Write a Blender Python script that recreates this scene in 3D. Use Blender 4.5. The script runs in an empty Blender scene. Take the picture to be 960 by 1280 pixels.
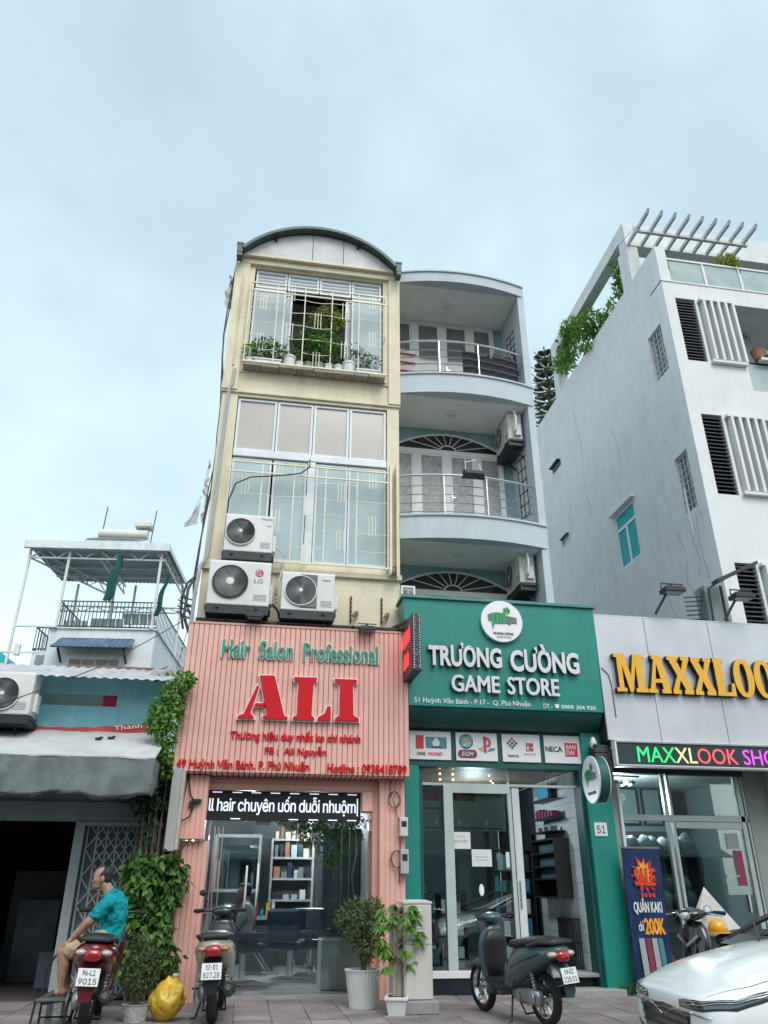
import bpy, bmesh, math, random
from mathutils import Vector, Matrix, Euler
rad = math.radians
random.seed(7)
S = bpy.context.scene
C = S.collection

# ------------------------------------------------------------------ camera
cam_data = bpy.data.cameras.new('camera')
cam = bpy.data.objects.new('camera', cam_data)
C.objects.link(cam)
pitch, yaw, roll = 0.460925, 0.164987, 0.0024
cy, sy, cp, sp = math.cos(yaw), math.sin(yaw), math.cos(pitch), math.sin(pitch)
fw = Vector((sy * cp, cy * cp, sp))
rt = Vector((cy, -sy, 0))
up = rt.cross(fw)
r2 = math.cos(roll) * rt + math.sin(roll) * up
u2 = -math.sin(roll) * rt + math.cos(roll) * up
m3 = Matrix((r2, u2, -fw)).transposed()
cam.matrix_world = Matrix.Translation((0, 0, 1.2)) @ m3.to_4x4()
cam_data.sensor_fit = 'HORIZONTAL'
cam_data.sensor_width = 36
cam_data.lens = 957.9 / 960 * 36
cam_data.clip_end = 3000
S.camera = cam

# ------------------------------------------------------------------ sky
W = bpy.data.worlds.new('World')
S.world = W
W.use_nodes = True
nt = W.node_tree
nt.nodes.clear()
def wn(t, **k):
    n = nt.nodes.new(t)
    for a, b in k.items(): setattr(n, a, b)
    return n
out = wn('ShaderNodeOutputWorld')
sky = wn('ShaderNodeTexSky', sky_type='NISHITA', sun_disc=False, sun_elevation=rad(50), sun_rotation=rad(168), air_density=1.5, dust_density=2.5)
b1 = wn('ShaderNodeBackground'); b1.inputs['Strength'].default_value = 0.05
nt.links.new(sky.outputs[0], b1.inputs['Color'])
tc = wn('ShaderNodeTexCoord')
mp = wn('ShaderNodeMapping'); mp.inputs['Scale'].default_value = (1.0, 1.0, 1.25); mp.inputs['Location'].default_value = (0.35, 0.1, 0.55)
nt.links.new(tc.outputs['Generated'], mp.inputs['Vector'])
n1 = wn('ShaderNodeTexNoise'); n1.inputs['Scale'].default_value = 1.7; n1.inputs['Detail'].default_value = 7; n1.inputs['Roughness'].default_value = 0.54; n1.inputs['Distortion'].default_value = 0.15
nt.links.new(mp.outputs[0], n1.inputs['Vector'])
cr = wn('ShaderNodeValToRGB')
e = cr.color_ramp.elements
e[0].position = 0.34; e[0].color = (0.37, 0.475, 0.505, 1)
e[1].position = 0.66; e[1].color = (0.58, 0.705, 0.72, 1)
k = e.new(0.42); k.color = (0.40, 0.525, 0.56, 1)
k = e.new(0.54); k.color = (0.49, 0.625, 0.645, 1)
nt.links.new(n1.outputs['Fac'], cr.inputs[0])
# the cloud deck thins to a white band low over the horizon
sep = wn('ShaderNodeSeparateXYZ'); nt.links.new(tc.outputs['Generated'], sep.inputs[0])
mr = wn('ShaderNodeMapRange'); mr.inputs['From Min'].default_value = 0.06; mr.inputs['From Max'].default_value = 0.40; mr.inputs['To Min'].default_value = 0.85; mr.inputs['To Max'].default_value = 0.0
nt.links.new(sep.outputs['Z'], mr.inputs['Value'])
mx = wn('ShaderNodeMixRGB'); mx.inputs['Color2'].default_value = (0.80, 0.86, 0.88, 1)
nt.links.new(mr.outputs[0], mx.inputs['Fac']); nt.links.new(cr.outputs[0], mx.inputs['Color1'])
b2 = wn('ShaderNodeBackground'); b2.inputs['Strength'].default_value = 1.0
nt.links.new(mx.outputs[0], b2.inputs['Color'])
ms = wn('ShaderNodeAddShader')
nt.links.new(b1.outputs[0], ms.inputs[0]); nt.links.new(b2.outputs[0], ms.inputs[1]); nt.links.new(ms.outputs[0], out.inputs['Surface'])
# ------------------------------------------------------------------ sun (through cloud)
sun_d = bpy.data.lights.new('sun', 'SUN'); sun_d.energy = 1.4; sun_d.angle = rad(35); sun_d.color = (1, 0.975, 0.94)
sun = bpy.data.objects.new('sun', sun_d); C.objects.link(sun)
az, el = rad(168), rad(50)           # measured from +Y towards +X : behind the camera, a little right
sun.rotation_euler = Vector((math.sin(az) * math.cos(el), math.cos(az) * math.cos(el), math.sin(el))).to_track_quat('Z', 'Y').to_euler()
S.view_settings.view_transform = 'Standard'; S.view_settings.look = 'None'
S.view_settings.exposure = 0.38; S.view_settings.gamma = 1
S.cycles.max_bounces = 8; S.cycles.transparent_max_bounces = 16
S.cycles.caustics_reflective = False; S.cycles.caustics_refractive = False

# ------------------------------------------------------------------ materials
MT = {}
def M(name, col=(.5, .5, .5), rough=.6, metal=0., var=.12, scale=2.5, bump=0., bscale=40., streak=0., dirt=(.10, .095, .085), emit=0., spec=.5, coat=0., orand=0., fine=0., alpha=None, island=0.):
    if name in MT: return MT[name]
    m = bpy.data.materials.new(name); m.use_nodes = True; MT[name] = m
    t = m.node_tree; N = t.nodes; L = t.links; p = N['Principled BSDF']
    p.inputs['Roughness'].default_value = rough; p.inputs['Metallic'].default_value = metal
    p.inputs['Specular IOR Level'].default_value = spec; p.inputs['Coat Weight'].default_value = coat
    g = N.new('ShaderNodeNewGeometry')
    rgb = N.new('ShaderNodeRGB'); rgb.outputs[0].default_value = (*col, 1)
    cur = rgb.outputs[0]
    def mult(cur, val):
        v = N.new('ShaderNodeVectorMath'); v.operation = 'SCALE'
        L.new(cur, v.inputs[0]); L.new(val, v.inputs['Scale']); return v.outputs[0]
    def rng(src, a, b, lo=0, hi=1):
        r = N.new('ShaderNodeMapRange'); L.new(src, r.inputs['Value'])
        r.inputs['From Min'].default_value = lo; r.inputs['From Max'].default_value = hi
        r.inputs['To Min'].default_value = a; r.inputs['To Max'].default_value = b; return r.outputs[0]
    if var:
        n = N.new('ShaderNodeTexNoise'); n.inputs['Scale'].default_value = scale; n.inputs['Detail'].default_value = 5; n.inputs['Roughness'].default_value = .6
        L.new(g.outputs['Position'], n.inputs['Vector'])
        cur = mult(cur, rng(n.outputs['Fac'], 1 - var, 1 + var, .3, .7))
    if fine:
        n = N.new('ShaderNodeTexNoise'); n.inputs['Scale'].default_value = 45; n.inputs['Detail'].default_value = 3
        L.new(g.outputs['Position'], n.inputs['Vector'])
        cur = mult(cur, rng(n.outputs['Fac'], 1 - fine, 1 + fine, .3, .7))
    if orand:
        oi = N.new('ShaderNodeObjectInfo'); cur = mult(cur, rng(oi.outputs['Random'], 1 - orand, 1 + orand))
    if island:
        cur = mult(cur, rng(g.outputs['Random Per Island'], 1 - island, 1 + island))
    if streak:
        mpn = N.new('ShaderNodeMapping'); mpn.inputs['Scale'].default_value = (3.2, 3.2, .5); L.new(g.outputs['Position'], mpn.inputs['Vector'])
        n = N.new('ShaderNodeTexNoise'); n.inputs['Scale'].default_value = 1.6; n.inputs['Detail'].default_value = 7; n.inputs['Roughness'].default_value = .65
        L.new(mpn.outputs[0], n.inputs['Vector'])
        n3 = N.new('ShaderNodeTexNoise'); n3.inputs['Scale'].default_value = .9; n3.inputs['Detail'].default_value = 4; L.new(g.outputs['Position'], n3.inputs['Vector'])
        mm = N.new('ShaderNodeMath'); mm.operation = 'MULTIPLY'
        L.new(rng(n.outputs['Fac'], 0, 1, .45, .78), mm.inputs[0]); L.new(rng(n3.outputs['Fac'], 0, streak, .35, .65), mm.inputs[1])
        x = N.new('ShaderNodeMixRGB'); x.inputs['Color2'].default_value = (*dirt, 1)
        L.new(mm.outputs[0], x.inputs['Fac']); L.new(cur, x.inputs['Color1']); cur = x.outputs[0]
    L.new(cur, p.inputs['Base Color'])
    if bump:
        n = N.new('ShaderNodeTexNoise'); n.inputs['Scale'].default_value = bscale; n.inputs['Detail'].default_value = 4
        L.new(g.outputs['Position'], n.inputs['Vector'])
        b = N.new('ShaderNodeBump'); b.inputs['Strength'].default_value = bump; b.inputs['Distance'].default_value = .02
        L.new(n.outputs['Fac'], b.inputs['Height']); L.new(b.outputs[0], p.inputs['Normal'])
    if emit:
        L.new(cur, p.inputs['Emission Color']); p.inputs['Emission Strength'].default_value = emit
    return m
def glass(name, tint=(.8, .9, .9), refl=1.0, rough=.0):
    m = bpy.data.materials.new(name); m.use_nodes = True; MT[name] = m
    t = m.node_tree; N = t.nodes; L = t.links; N.clear()
    o = N.new('ShaderNodeOutputMaterial'); mix = N.new('ShaderNodeMixShader')
    tr = N.new('ShaderNodeBsdfTransparent'); tr.inputs[0].default_value = (*tint, 1)
    gl = N.new('ShaderNodeBsdfGlossy'); gl.inputs['Roughness'].default_value = rough; gl.inputs[0].default_value = (.93, .97, 1, 1)
    fr = N.new('ShaderNodeFresnel'); fr.inputs['IOR'].default_value = 1.55
    mu = N.new('ShaderNodeMath'); mu.operation = 'MULTIPLY'; mu.inputs[1].default_value = refl; mu.use_clamp = True
    L.new(fr.outputs[0], mu.inputs[0]); L.new(mu.outputs[0], mix.inputs[0]); L.new(tr.outputs[0], mix.inputs[1]); L.new(gl.outputs[0], mix.inputs[2]); L.new(mix.outputs[0], o.inputs['Surface'])
    return m
# leaves: per-leaf tint, a little light passes through
def leafmat(name, col, isl=.35):
    m = M(name, col, rough=.5, var=.2, scale=3, island=isl)
    p = m.node_tree.nodes['Principled BSDF']
    t = m.node_tree; tr = t.nodes.new('ShaderNodeBsdfTranslucent'); tr.inputs[0].default_value = (col[0] * 1.3, col[1] * 1.3, col[2] * .8, 1)
    mx = t.nodes.new('ShaderNodeMixShader'); mx.inputs[0].default_value = .22
    t.links.new(p.outputs[0], mx.inputs[1]); t.links.new(tr.outputs[0], mx.inputs[2]); t.links.new(mx.outputs[0], t.nodes['Material Output'].inputs['Surface'])
    return m

yellow = M('yellow_plaster', (.74, .67, .50), .85, streak=.5, var=.07, bump=.15, bscale=25, fine=.03, dirt=(.22, .19, .14))
yellow_trim = M('yellow_trim', (.68, .62, .47), .8, streak=.6, var=.1, dirt=(.12, .1, .08))
cream_metal = M('cream_paint_metal', (.74, .70, .55), .5, streak=.35, dirt=(.25, .14, .08))
white_alu = M('white_alu', (.68, .72, .76), .4, var=.06, streak=.2)
roof_green = M('dark_green_metal', (.035, .07, .065), .45, var=.2)
white_board = M('white_board', (.62, .62, .63), .7, streak=.3)
blue_plaster = M('pale_blue_plaster', (.50, .56, .60), .8, streak=.25, var=.05, bump=.1, fine=.02, dirt=(.2, .22, .23))
teal_plaster = M('teal_blue_plaster', (.28, .43, .47), .8, streak=.2, var=.08)
soffit = M('soffit_plaster', (.84, .85, .83), .85, var=.05, streak=.15)
white_paint = M('white_painted', (.72, .73, .73), .5, var=.05, streak=.15)
white_wall = M('white_render', (.68, .70, .705), .85, streak=.26, var=.06, bump=.12, bscale=20, fine=.02, dirt=(.26, .27, .27))
white_front = M('white_render_front', (.72, .735, .74), .85, streak=.28, var=.04, dirt=(.33, .33, .32))
louvre_dark = M('dark_louvre', (.03, .032, .04), .5)
steel = M('brushed_steel', (.62, .63, .64), .25, metal=1, var=.1)
grey_metal = M('grey_metal', (.30, .32, .33), .45, metal=.6, var=.15)
black = M('black_plastic', (.018, .019, .021), .45, var=.2)
rubber = M('rubber', (.016, .016, .017), .85, var=.25, bump=.2)
dark_metal = M('dark_metal', (.04, .045, .05), .5, metal=.4, var=.2)
pink = M('salmon_ribbed_metal', (.76, .43, .36), .5, var=.07, streak=.3, dirt=(.42, .22, .18), coat=.1)
pink_dark = M('salmon_trim', (.60, .30, .24), .55, var=.08, streak=.3, dirt=(.2, .09, .07))
red_letter = M('red_acrylic', (.58, .006, .012), .5, spec=.25, var=.06)
green_letter = M('green_acrylic', (.03, .27, .17), .4, var=.05)
white_letter = M('white_acrylic', (.80, .80, .82), .35, var=.03)
silver_letter = M('silver_letters', (.66, .66, .69), .35, var=.06)
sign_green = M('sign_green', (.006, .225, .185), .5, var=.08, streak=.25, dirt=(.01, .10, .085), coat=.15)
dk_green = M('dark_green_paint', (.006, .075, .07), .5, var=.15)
panel_white = M('poster_white', (.72, .72, .74), .5, var=.03)
silver_panel = M('aluminium_composite', (.55, .56, .59), .38, metal=.35, var=.10, scale=1.2, streak=.15)
gold = M('gold_letters', (.80, .42, .035), .4, var=.06, scale=6)
gold_side = M('gold_letter_return', (.03, .028, .02), .6)
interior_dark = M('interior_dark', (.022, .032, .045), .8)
interior_wall = M('interior_wall', (.33, .34, .34), .7)
tile_white = M('white_tiles', (.62, .66, .66), .25, var=.05, orand=.05)
tile_floor = M('interior_floor_tiles', (.36, .37, .36), .22, var=.06)
concrete = M('concrete', (.30, .30, .29), .9, var=.18, bump=.35, bscale=18, streak=.2, fine=.08)
turq = M('turquoise_plaster', (.30, .68, .77), .85, streak=.6, var=.12, bump=.2, fine=.03, dirt=(.16, .25, .25))
white_old = M('old_white_plaster', (.70, .76, .79), .9, streak=.6, var=.08, fine=.03, dirt=(.22, .24, .25))
zinc = M('weathered_zinc', (.50, .51, .52), .6, metal=.3, var=.2, scale=6, streak=.4)
awn_top = M('awning_top_sheet', (.50, .50, .51), .7, var=.12, streak=.3, scale=3)
awn_cloth = M('grey_awning_cloth', (.15, .18, .18), .8, var=.28, scale=5, streak=.55, dirt=(.04, .05, .045), bump=.3, bscale=9)
gate_m = M('gate_blue_grey', (.33, .38, .40), .55, var=.1, streak=.3, metal=.2)
beam_m = M('beam_grey', (.25, .31, .33), .7, var=.12, streak=.4, dirt=(.1, .13, .13))
solar_m = M('solar_glass', (.20, .25, .25), .2, var=.2)
blue_tile = M('blue_roof_tile', (.10, .16, .24), .5, var=.2, orand=.15)
green_cloth = M('green_net', (.01, .10, .085), .9, var=.25)
ac_white = M('ac_casing', (.70, .70, .68), .45, var=.06, streak=.3, dirt=(.3, .27, .22))
ac_grey = M('ac_grille', (.26, .275, .28), .5, var=.1)
pot_white = M('white_pot', (.70, .71, .71), .5, var=.07, streak=.2, dirt=(.3, .27, .22))
pot_terr = M('terracotta_pot', (.35, .15, .09), .8, var=.15)
soil = M('soil', (.06, .04, .025), .95, var=.4, scale=30, bump=.6)
bark = M('bark', (.13, .10, .075), .9, var=.3, scale=12, bump=.5)
cab_m = M('cabinet_paint', (.58, .57, .53), .5, var=.06, streak=.3, dirt=(.25, .2, .15))
yellow_bag = M('yellow_plastic_bag', (.72, .47, .05), .38, var=.15, scale=8, bump=1., bscale=9)
tile_m = M('pavement_tile', (.25, .215, .21), .8, var=.3, scale=2.2, bump=.3, bscale=60, orand=.2, fine=.18, streak=.6)
joint_m = M('pavement_bed', (.10, .09, .085), .95, var=.2, bump=.3)
asphalt = M('asphalt', (.075, .076, .08), .9, var=.2, bump=.5, bscale=120, fine=.2)
leaf_a = leafmat('leaf_mid_green', (.075, .175, .032), .5)
leaf_b = leafmat('leaf_bright_green', (.11, .25, .03))
leaf_c = leafmat('leaf_dusty_green', (.085, .13, .045))
leaf_d = leafmat('leaf_yellow_green', (.26, .30, .06))
leaf_e = leafmat('leaf_dark_green', (.025, .065, .028))
skin = M('skin', (.40, .225, .155), .6, var=.2, scale=14, fine=.12, bump=.25, bscale=120)
skin2 = M('skin_arm', (.36, .19, .13), .5, var=.08, scale=10)
hair_m = M('black_hair', (.02, .018, .018), .6, var=.3, scale=40, bump=.4, bscale=90)
shirt_m = M('teal_polo_cloth', (.012, .30, .33), .95, var=.16, scale=9, bump=.5, bscale=160, fine=.1, spec=.15)
khaki = M('khaki_cloth', (.46, .35, .21), .85, var=.10, scale=8, bump=.25, bscale=14)
chrome = M('chrome', (.75, .76, .78), .12, metal=1, var=.03)
shop_glass = glass('shop_glass', (.90, .96, .96), 1.9)
win_glass = glass('window_glass', (.75, .85, .86), 2.2)
rail_glass = M('reflection_tint_rail_glass', (.33, .43, .42), .08, var=.15, scale=2, spec=.9)  # opaque pale green stands in for reflections in the rail glass
pane_beige = M('curtain_behind_pane', (.50, .46, .44), .12, var=.06, scale=1.5, spec=.5)
pane_mint = M('frosted_mint_pane', (.42, .53, .55), .10, var=.10, scale=1.2, spec=.5)
pane_grey = M('grey_door_pane', (.17, .18, .19), .10, var=.15, scale=3)
pane_blue = M('blue_grey_pane', (.36, .44, .48), .45, var=.12, scale=2)
cyan_glass = M('cyan_patterned_pane', (.01, .36, .43), .5, var=.45, scale=16, spec=.2)

# ------------------------------------------------------------------ geometry helpers
WM = {}
def setp(o, label=None, cat=None, group=None, kind=None):
    if label: o['label'] = label
    if cat: o['category'] = cat
    if group: o['group'] = group
    if kind: o['kind'] = kind
    return o
def T(name, label, cat, loc=(0, 0, 0), rz=0, group=None, rx=0, ry=0):
    o = bpy.data.objects.new(name, None); C.objects.link(o); o.empty_display_size = .1
    o.location = loc; o.rotation_euler = (rx, ry, rz)
    WM[o] = Matrix.Translation(loc) @ Euler((rx, ry, rz)).to_matrix().to_4x4()
    return setp(o, label, cat, group)
def link(name, me, parent=None, mats=None, loc=None):
    o = bpy.data.objects.new(name, me); C.objects.link(o)
    if parent is not None:
        o.parent = parent; WM[o] = WM[parent]
    if loc is not None: o.location = loc
    return o
class MB:
    def __init__(s): s.v = []; s.f = []; s.m = []; s.mi = 0
    def add(s, vs, fs):
        b = len(s.v); s.v += [tuple(v) for v in vs]; s.f += [tuple(i + b for i in f) for f in fs]; s.m += [s.mi] * len(fs); return s
    def box(s, x0, x1, y0, y1, z0, z1):
        return s.add([(x0, y0, z0), (x1, y0, z0), (x1, y1, z0), (x0, y1, z0), (x0, y0, z1), (x1, y0, z1), (x1, y1, z1), (x0, y1, z1)],
                     [(0, 3, 2, 1), (4, 5, 6, 7), (0, 1, 5, 4), (1, 2, 6, 5), (2, 3, 7, 6), (3, 0, 4, 7)])
    def hexa(s, p): return s.add(p, [(0, 3, 2, 1), (4, 5, 6, 7), (0, 1, 5, 4), (1, 2, 6, 5), (2, 3, 7, 6), (3, 0, 4, 7)])
    def quad(s, a, b, c, d): return s.add([a, b, c, d], [(0, 1, 2, 3)])
    def tube(s, pts, r, n=6, cap=True, flat=1.0):
        pts = [Vector(p) for p in pts]; rs = r if isinstance(r, (list, tuple)) else [r] * len(pts)
        b = []; prev = None
        for i, p in enumerate(pts):
            d = (pts[min(i + 1, len(pts) - 1)] - pts[max(i - 1, 0)]).normalized()
            if prev is None:
                a = Vector((0, 0, 1)) if abs(d.z) < .9 else Vector((0, 1, 0))
                u = d.cross(a).normalized()
            else:
                u = (prev - d * prev.dot(d)).normalized()
            prev = u; w = d.cross(u)
            off = math.pi / 4 if n == 4 else 0
            for j in range(n):
                t = 2 * math.pi * j / n + off
                b.append(p + u * math.cos(t) * rs[i] + w * math.sin(t) * rs[i] * flat)
        f = [(i * n + j, i * n + (j + 1) % n, (i + 1) * n + (j + 1) % n, (i + 1) * n + j) for i in range(len(pts) - 1) for j in range(n)]
        if cap: f += [tuple(range(n))[::-1], tuple((len(pts) - 1) * n + j for j in range(n))]
        return s.add(b, f)
    def bar(s, a, b, w=.02): return s.tube([a, b], w * .7071, 4)
    def lathe(s, prof, c=(0, 0, 0), n=20, axis='z', rib=0, capb=True, capt=True):
        vs = []
        for r, z in prof:
            for j in range(n):
                t = 2 * math.pi * j / n; rr = r * (1 - (rib if j % 2 else 0))
                x, y = rr * math.cos(t), rr * math.sin(t)
                if axis == 'z': p = (x, y, z)
                elif axis == 'y': p = (x, z, -y)
                else: p = (z, x, y)
                vs.append((p[0] + c[0], p[1] + c[1], p[2] + c[2]))
        f = [(i * n + j, i * n + (j + 1) % n, (i + 1) * n + (j + 1) % n, (i + 1) * n + j) for i in range(len(prof) - 1) for j in range(n)]
        if capb: f.append(tuple(range(n))[::-1])
        if capt: f.append(tuple((len(prof) - 1) * n + j for j in range(n)))
        return s.add(vs, f)
    def ball(s, c, r, nu=12, nv=8, rot=None):
        if not isinstance(r, (tuple, list)): r = (r, r, r)
        vs = []
        for i in range(1, nv):
            a = math.pi * i / nv
            for j in range(nu):
                t = 2 * math.pi * j / nu
                vs.append(Vector((r[0] * math.sin(a) * math.cos(t), r[1] * math.sin(a) * math.sin(t), r[2] * math.cos(a))))
        vs += [Vector((0, 0, r[2])), Vector((0, 0, -r[2]))]
        if rot: vs = [rot @ v for v in vs]
        c = Vector(c); vs = [v + c for v in vs]
        f = [(i * nu + j, (i + 1) * nu + j, (i + 1) * nu + (j + 1) % nu, i * nu + (j + 1) % nu) for i in range(nv - 2) for j in range(nu)]
        T0 = (nv - 1) * nu
        f += [(T0, j, (j + 1) % nu) for j in range(nu)] + [(T0 + 1, (nv - 2) * nu + (j + 1) % nu, (nv - 2) * nu + j) for j in range(nu)]
        return s.add(vs, f)
    def prism(s, poly, y0, y1, fn=None):
        fn = fn or (lambda x, z, y: (x, y, z))
        n = len(poly)
        vs = [fn(x, z, y0) for x, z in poly] + [fn(x, z, y1) for x, z in poly]
        return s.add(vs, [tuple(range(n)), tuple(range(2 * n - 1, n - 1, -1))] + [(i, i + n, (i + 1) % n + n, (i + 1) % n) for i in range(n)])
    def loft(s, secs, cap=True, closed=True):
        n = len(secs[0]); vs = [p for c in secs for p in c]
        rr = n if closed else n - 1
        f = [(i * n + j, i * n + (j + 1) % n, (i + 1) * n + (j + 1) % n, (i + 1) * n + j) for i in range(len(secs) - 1) for j in range(rr)]
        if cap: f += [tuple(range(n))[::-1], tuple((len(secs) - 1) * n + j for j in range(n))]
        return s.add(vs, f)
    def wall(s, x0, x1, z0, z1, y0, y1, holes=(), fn=None):
        """slab with rectangular openings (hx0,hx1,hz0,hz1), reveals included"""
        fn = fn or (lambda x, y, z: (x, y, z))
        xs = sorted({x0, x1, *[h[0] for h in holes], *[h[1] for h in holes]}); xs = [x for x in xs if x0 <= x <= x1]
        zs = sorted({z0, z1, *[h[2] for h in holes], *[h[3] for h in holes]}); zs = [z for z in zs if z0 <= z <= z1]
        def solid(i, j):
            if i < 0 or j < 0 or i >= len(xs) - 1 or j >= len(zs) - 1: return False
            cx, cz = (xs[i] + xs[i + 1]) / 2, (zs[j] + zs[j + 1]) / 2
            return not any(h[0] < cx < h[1] and h[2] < cz < h[3] for h in holes)
        for i in range(len(xs) - 1):
            for j in range(len(zs) - 1):
                if not solid(i, j): continue
                a, b, c, d = xs[i], xs[i + 1], zs[j], zs[j + 1]
                s.quad(fn(a, y0, c), fn(b, y0, c), fn(b, y0, d), fn(a, y0, d)); s.quad(fn(b, y1, c), fn(a, y1, c), fn(a, y1, d), fn(b, y1, d))
                if not solid(i - 1, j): s.quad(fn(a, y1, c), fn(a, y0, c), fn(a, y0, d), fn(a, y1, d))
                if not solid(i + 1, j): s.quad(fn(b, y0, c), fn(b, y1, c), fn(b, y1, d), fn(b, y0, d))
                if not solid(i, j - 1): s.quad(fn(a, y1, c), fn(b, y1, c), fn(b, y0, c), fn(a, y0, c))
                if not solid(i, j + 1): s.quad(fn(a, y0, d), fn(b, y0, d), fn(b, y1, d), fn(a, y1, d))
        return s
    def build(s, name, mats, parent=None, smooth=False, local=False, bevel=0, label=None, cat=None, group=None, kind=None, sub=0, fixn=False):
        if not isinstance(mats, (list, tuple)): mats = [mats]
        vs = s.v; org = None
        if parent is not None and not local:
            inv = WM[parent].inverted(); vs = [inv @ Vector(v) for v in vs]
        elif parent is None:
            xs = [v[0] for v in vs]; ys = [v[1] for v in vs]; zs = [v[2] for v in vs]
            org = Vector(((min(xs) + max(xs)) / 2, (min(ys) + max(ys)) / 2, min(zs)))
            vs = [Vector(v) - org for v in vs]
        me = bpy.data.meshes.new(name); me.from_pydata([tuple(v) for v in vs], [], s.f)
        for m in mats: me.materials.append(m)
        if len(mats) > 1: me.polygons.foreach_set('material_index', s.m)
        if fixn:
            bm = bmesh.new(); bm.from_mesh(me); bmesh.ops.recalc_face_normals(bm, faces=bm.faces); bm.to_mesh(me); bm.free()
        if smooth:
            me.polygons.foreach_set('use_smooth', [True] * len(me.polygons))
            if smooth != 'all':
                try: me.set_sharp_from_angle(angle=rad(40))
                except Exception: pass
        me.update()
        o = link(name, me, parent)
        if org is not None: o.location = org; WM[o] = Matrix.Translation(org)
        if bevel:
            b = o.modifiers.new('bevel', 'BEVEL'); b.width = bevel; b.segments = 2; b.limit_method = 'ANGLE'; b.angle_limit = rad(40); b.harden_normals = False
        if sub:
            b = o.modifiers.new('sub', 'SUBSURF'); b.levels = sub; b.render_levels = sub
        return setp(o, label, cat, group, kind)
def B(name, mat, parent, x0, x1, y0, y1, z0, z1, **k): return MB().box(x0, x1, y0, y1, z0, z1).build(name, mat, parent, **k)
def child_copy(o, parent, loc=None):
    c = o.copy(); C.objects.link(c); c.parent = parent; WM[c] = WM[parent]
    if loc is not None: c.location = loc
    return c
def copy_tree(root, loc, rz=0, label=None):
    r = root.copy(); C.objects.link(r); r.location = loc; r.rotation_euler = (0, 0, rz)
    WM[r] = Matrix.Translation(loc) @ Euler((0, 0, rz)).to_matrix().to_4x4()
    if label: r['label'] = label
    for ch in list(root.children):
        c = ch.copy(); C.objects.link(c); c.parent = r; WM[c] = WM[r]
        for g in list(ch.children):
            d = g.copy(); C.objects.link(d); d.parent = c; WM[d] = WM[r]
    return r
def apply_mods(o):
    dg = bpy.context.evaluated_depsgraph_get(); dg.update()
    me = bpy.data.meshes.new_from_object(o.evaluated_get(dg)); o.modifiers.clear(); o.data = me
    return o
# ---- lettering: flat front faces -Y (or any 4x4 frame: x right, y up, z out)
FRONT = Matrix(((1, 0, 0, 0), (0, 0, -1, 0), (0, 1, 0, 0), (0, 0, 0, 1)))
import os
try:                                                   # the sans face shipped inside Blender; its built-in face otherwise
    FNT = bpy.data.fonts.load(os.path.join(bpy.utils.resource_path('LOCAL'), 'datafiles', 'fonts', 'Inter.woff2'))
except Exception: FNT = None
def text_mesh(body, bold=0., shear=0., depth=.0, spacing=1., res=3):
    cu = bpy.data.curves.new('t', 'FONT'); cu.body = body
    if FNT and body in ('51', '9015', 'll hair chuyên uốn duỗi nhuộm', '53-D1', '827.28', '228.51'): cu.font = FNT
    horn = any(c in body for c in 'ƠỜơờ'); heavy = 0 if horn else bold; cu.offset = bold * 1.25 if horn else 0; cu.shear = shear; cu.extrude = depth; cu.space_character = spacing; cu.resolution_u = res
    cu.align_x = 'LEFT'
    o = bpy.data.objects.new('t', cu); C.objects.link(o)
    dg = bpy.context.evaluated_depsgraph_get(); dg.update()
    me = bpy.data.meshes.new_from_object(o.evaluated_get(dg))
    V = [tuple(v.co) for v in me.vertices]; F = [tuple(p.vertices) for p in me.polygons]
    if heavy:                                          # heavier strokes: slightly shifted copies, each a hair behind the last
        V0, F0 = list(V), list(F)
        for q, (dx, dy) in enumerate(((-heavy, 0), (heavy, 0), (0, heavy * .6), (0, -heavy * .6), (-heavy * .6, heavy * .4), (heavy * .6, -heavy * .4), (-heavy * .6, -heavy * .4), (heavy * .6, heavy * .4))):
            b = len(V); V += [(x + dx, y + dy, z - .012 * (q + 1)) for x, y, z in V0]; F += [tuple(i + b for i in f) for f in F0]
    bpy.data.objects.remove(o); bpy.data.curves.remove(cu); bpy.data.meshes.remove(me)
    return V, F
def islands(V, F):
    par = list(range(len(V)))
    def find(a):
        while par[a] != a: par[a] = par[par[a]]; a = par[a]
        return a
    # weld by position first (front, back and rim of a glyph are separate shells)
    seen = {}
    for i, v in enumerate(V):
        k = (round(v[0], 5), round(v[1], 5))
        if k in seen: par[find(i)] = find(seen[k])
        else: seen[k] = i
    for f in F:
        a = find(f[0])
        for b in f[1:]: par[find(b)] = a
    g = {}
    for fi, f in enumerate(F): g.setdefault(find(f[0]), []).append(fi)
    out = []
    for fs in g.values():
        xs = [V[i][0] for fi in fs for i in F[fi]]; out.append([min(xs), max(xs), fs])
    out.sort()
    res = []
    for a, b, fs in out:
        if res:
            ra, rb, rf = res[-1]; ov = min(b, rb) - max(a, ra)
            if ov > .5 * min(b - a, rb - ra): res[-1] = [min(a, ra), max(b, rb), rf + fs]; continue
        res.append([a, b, fs])
    return res
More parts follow.
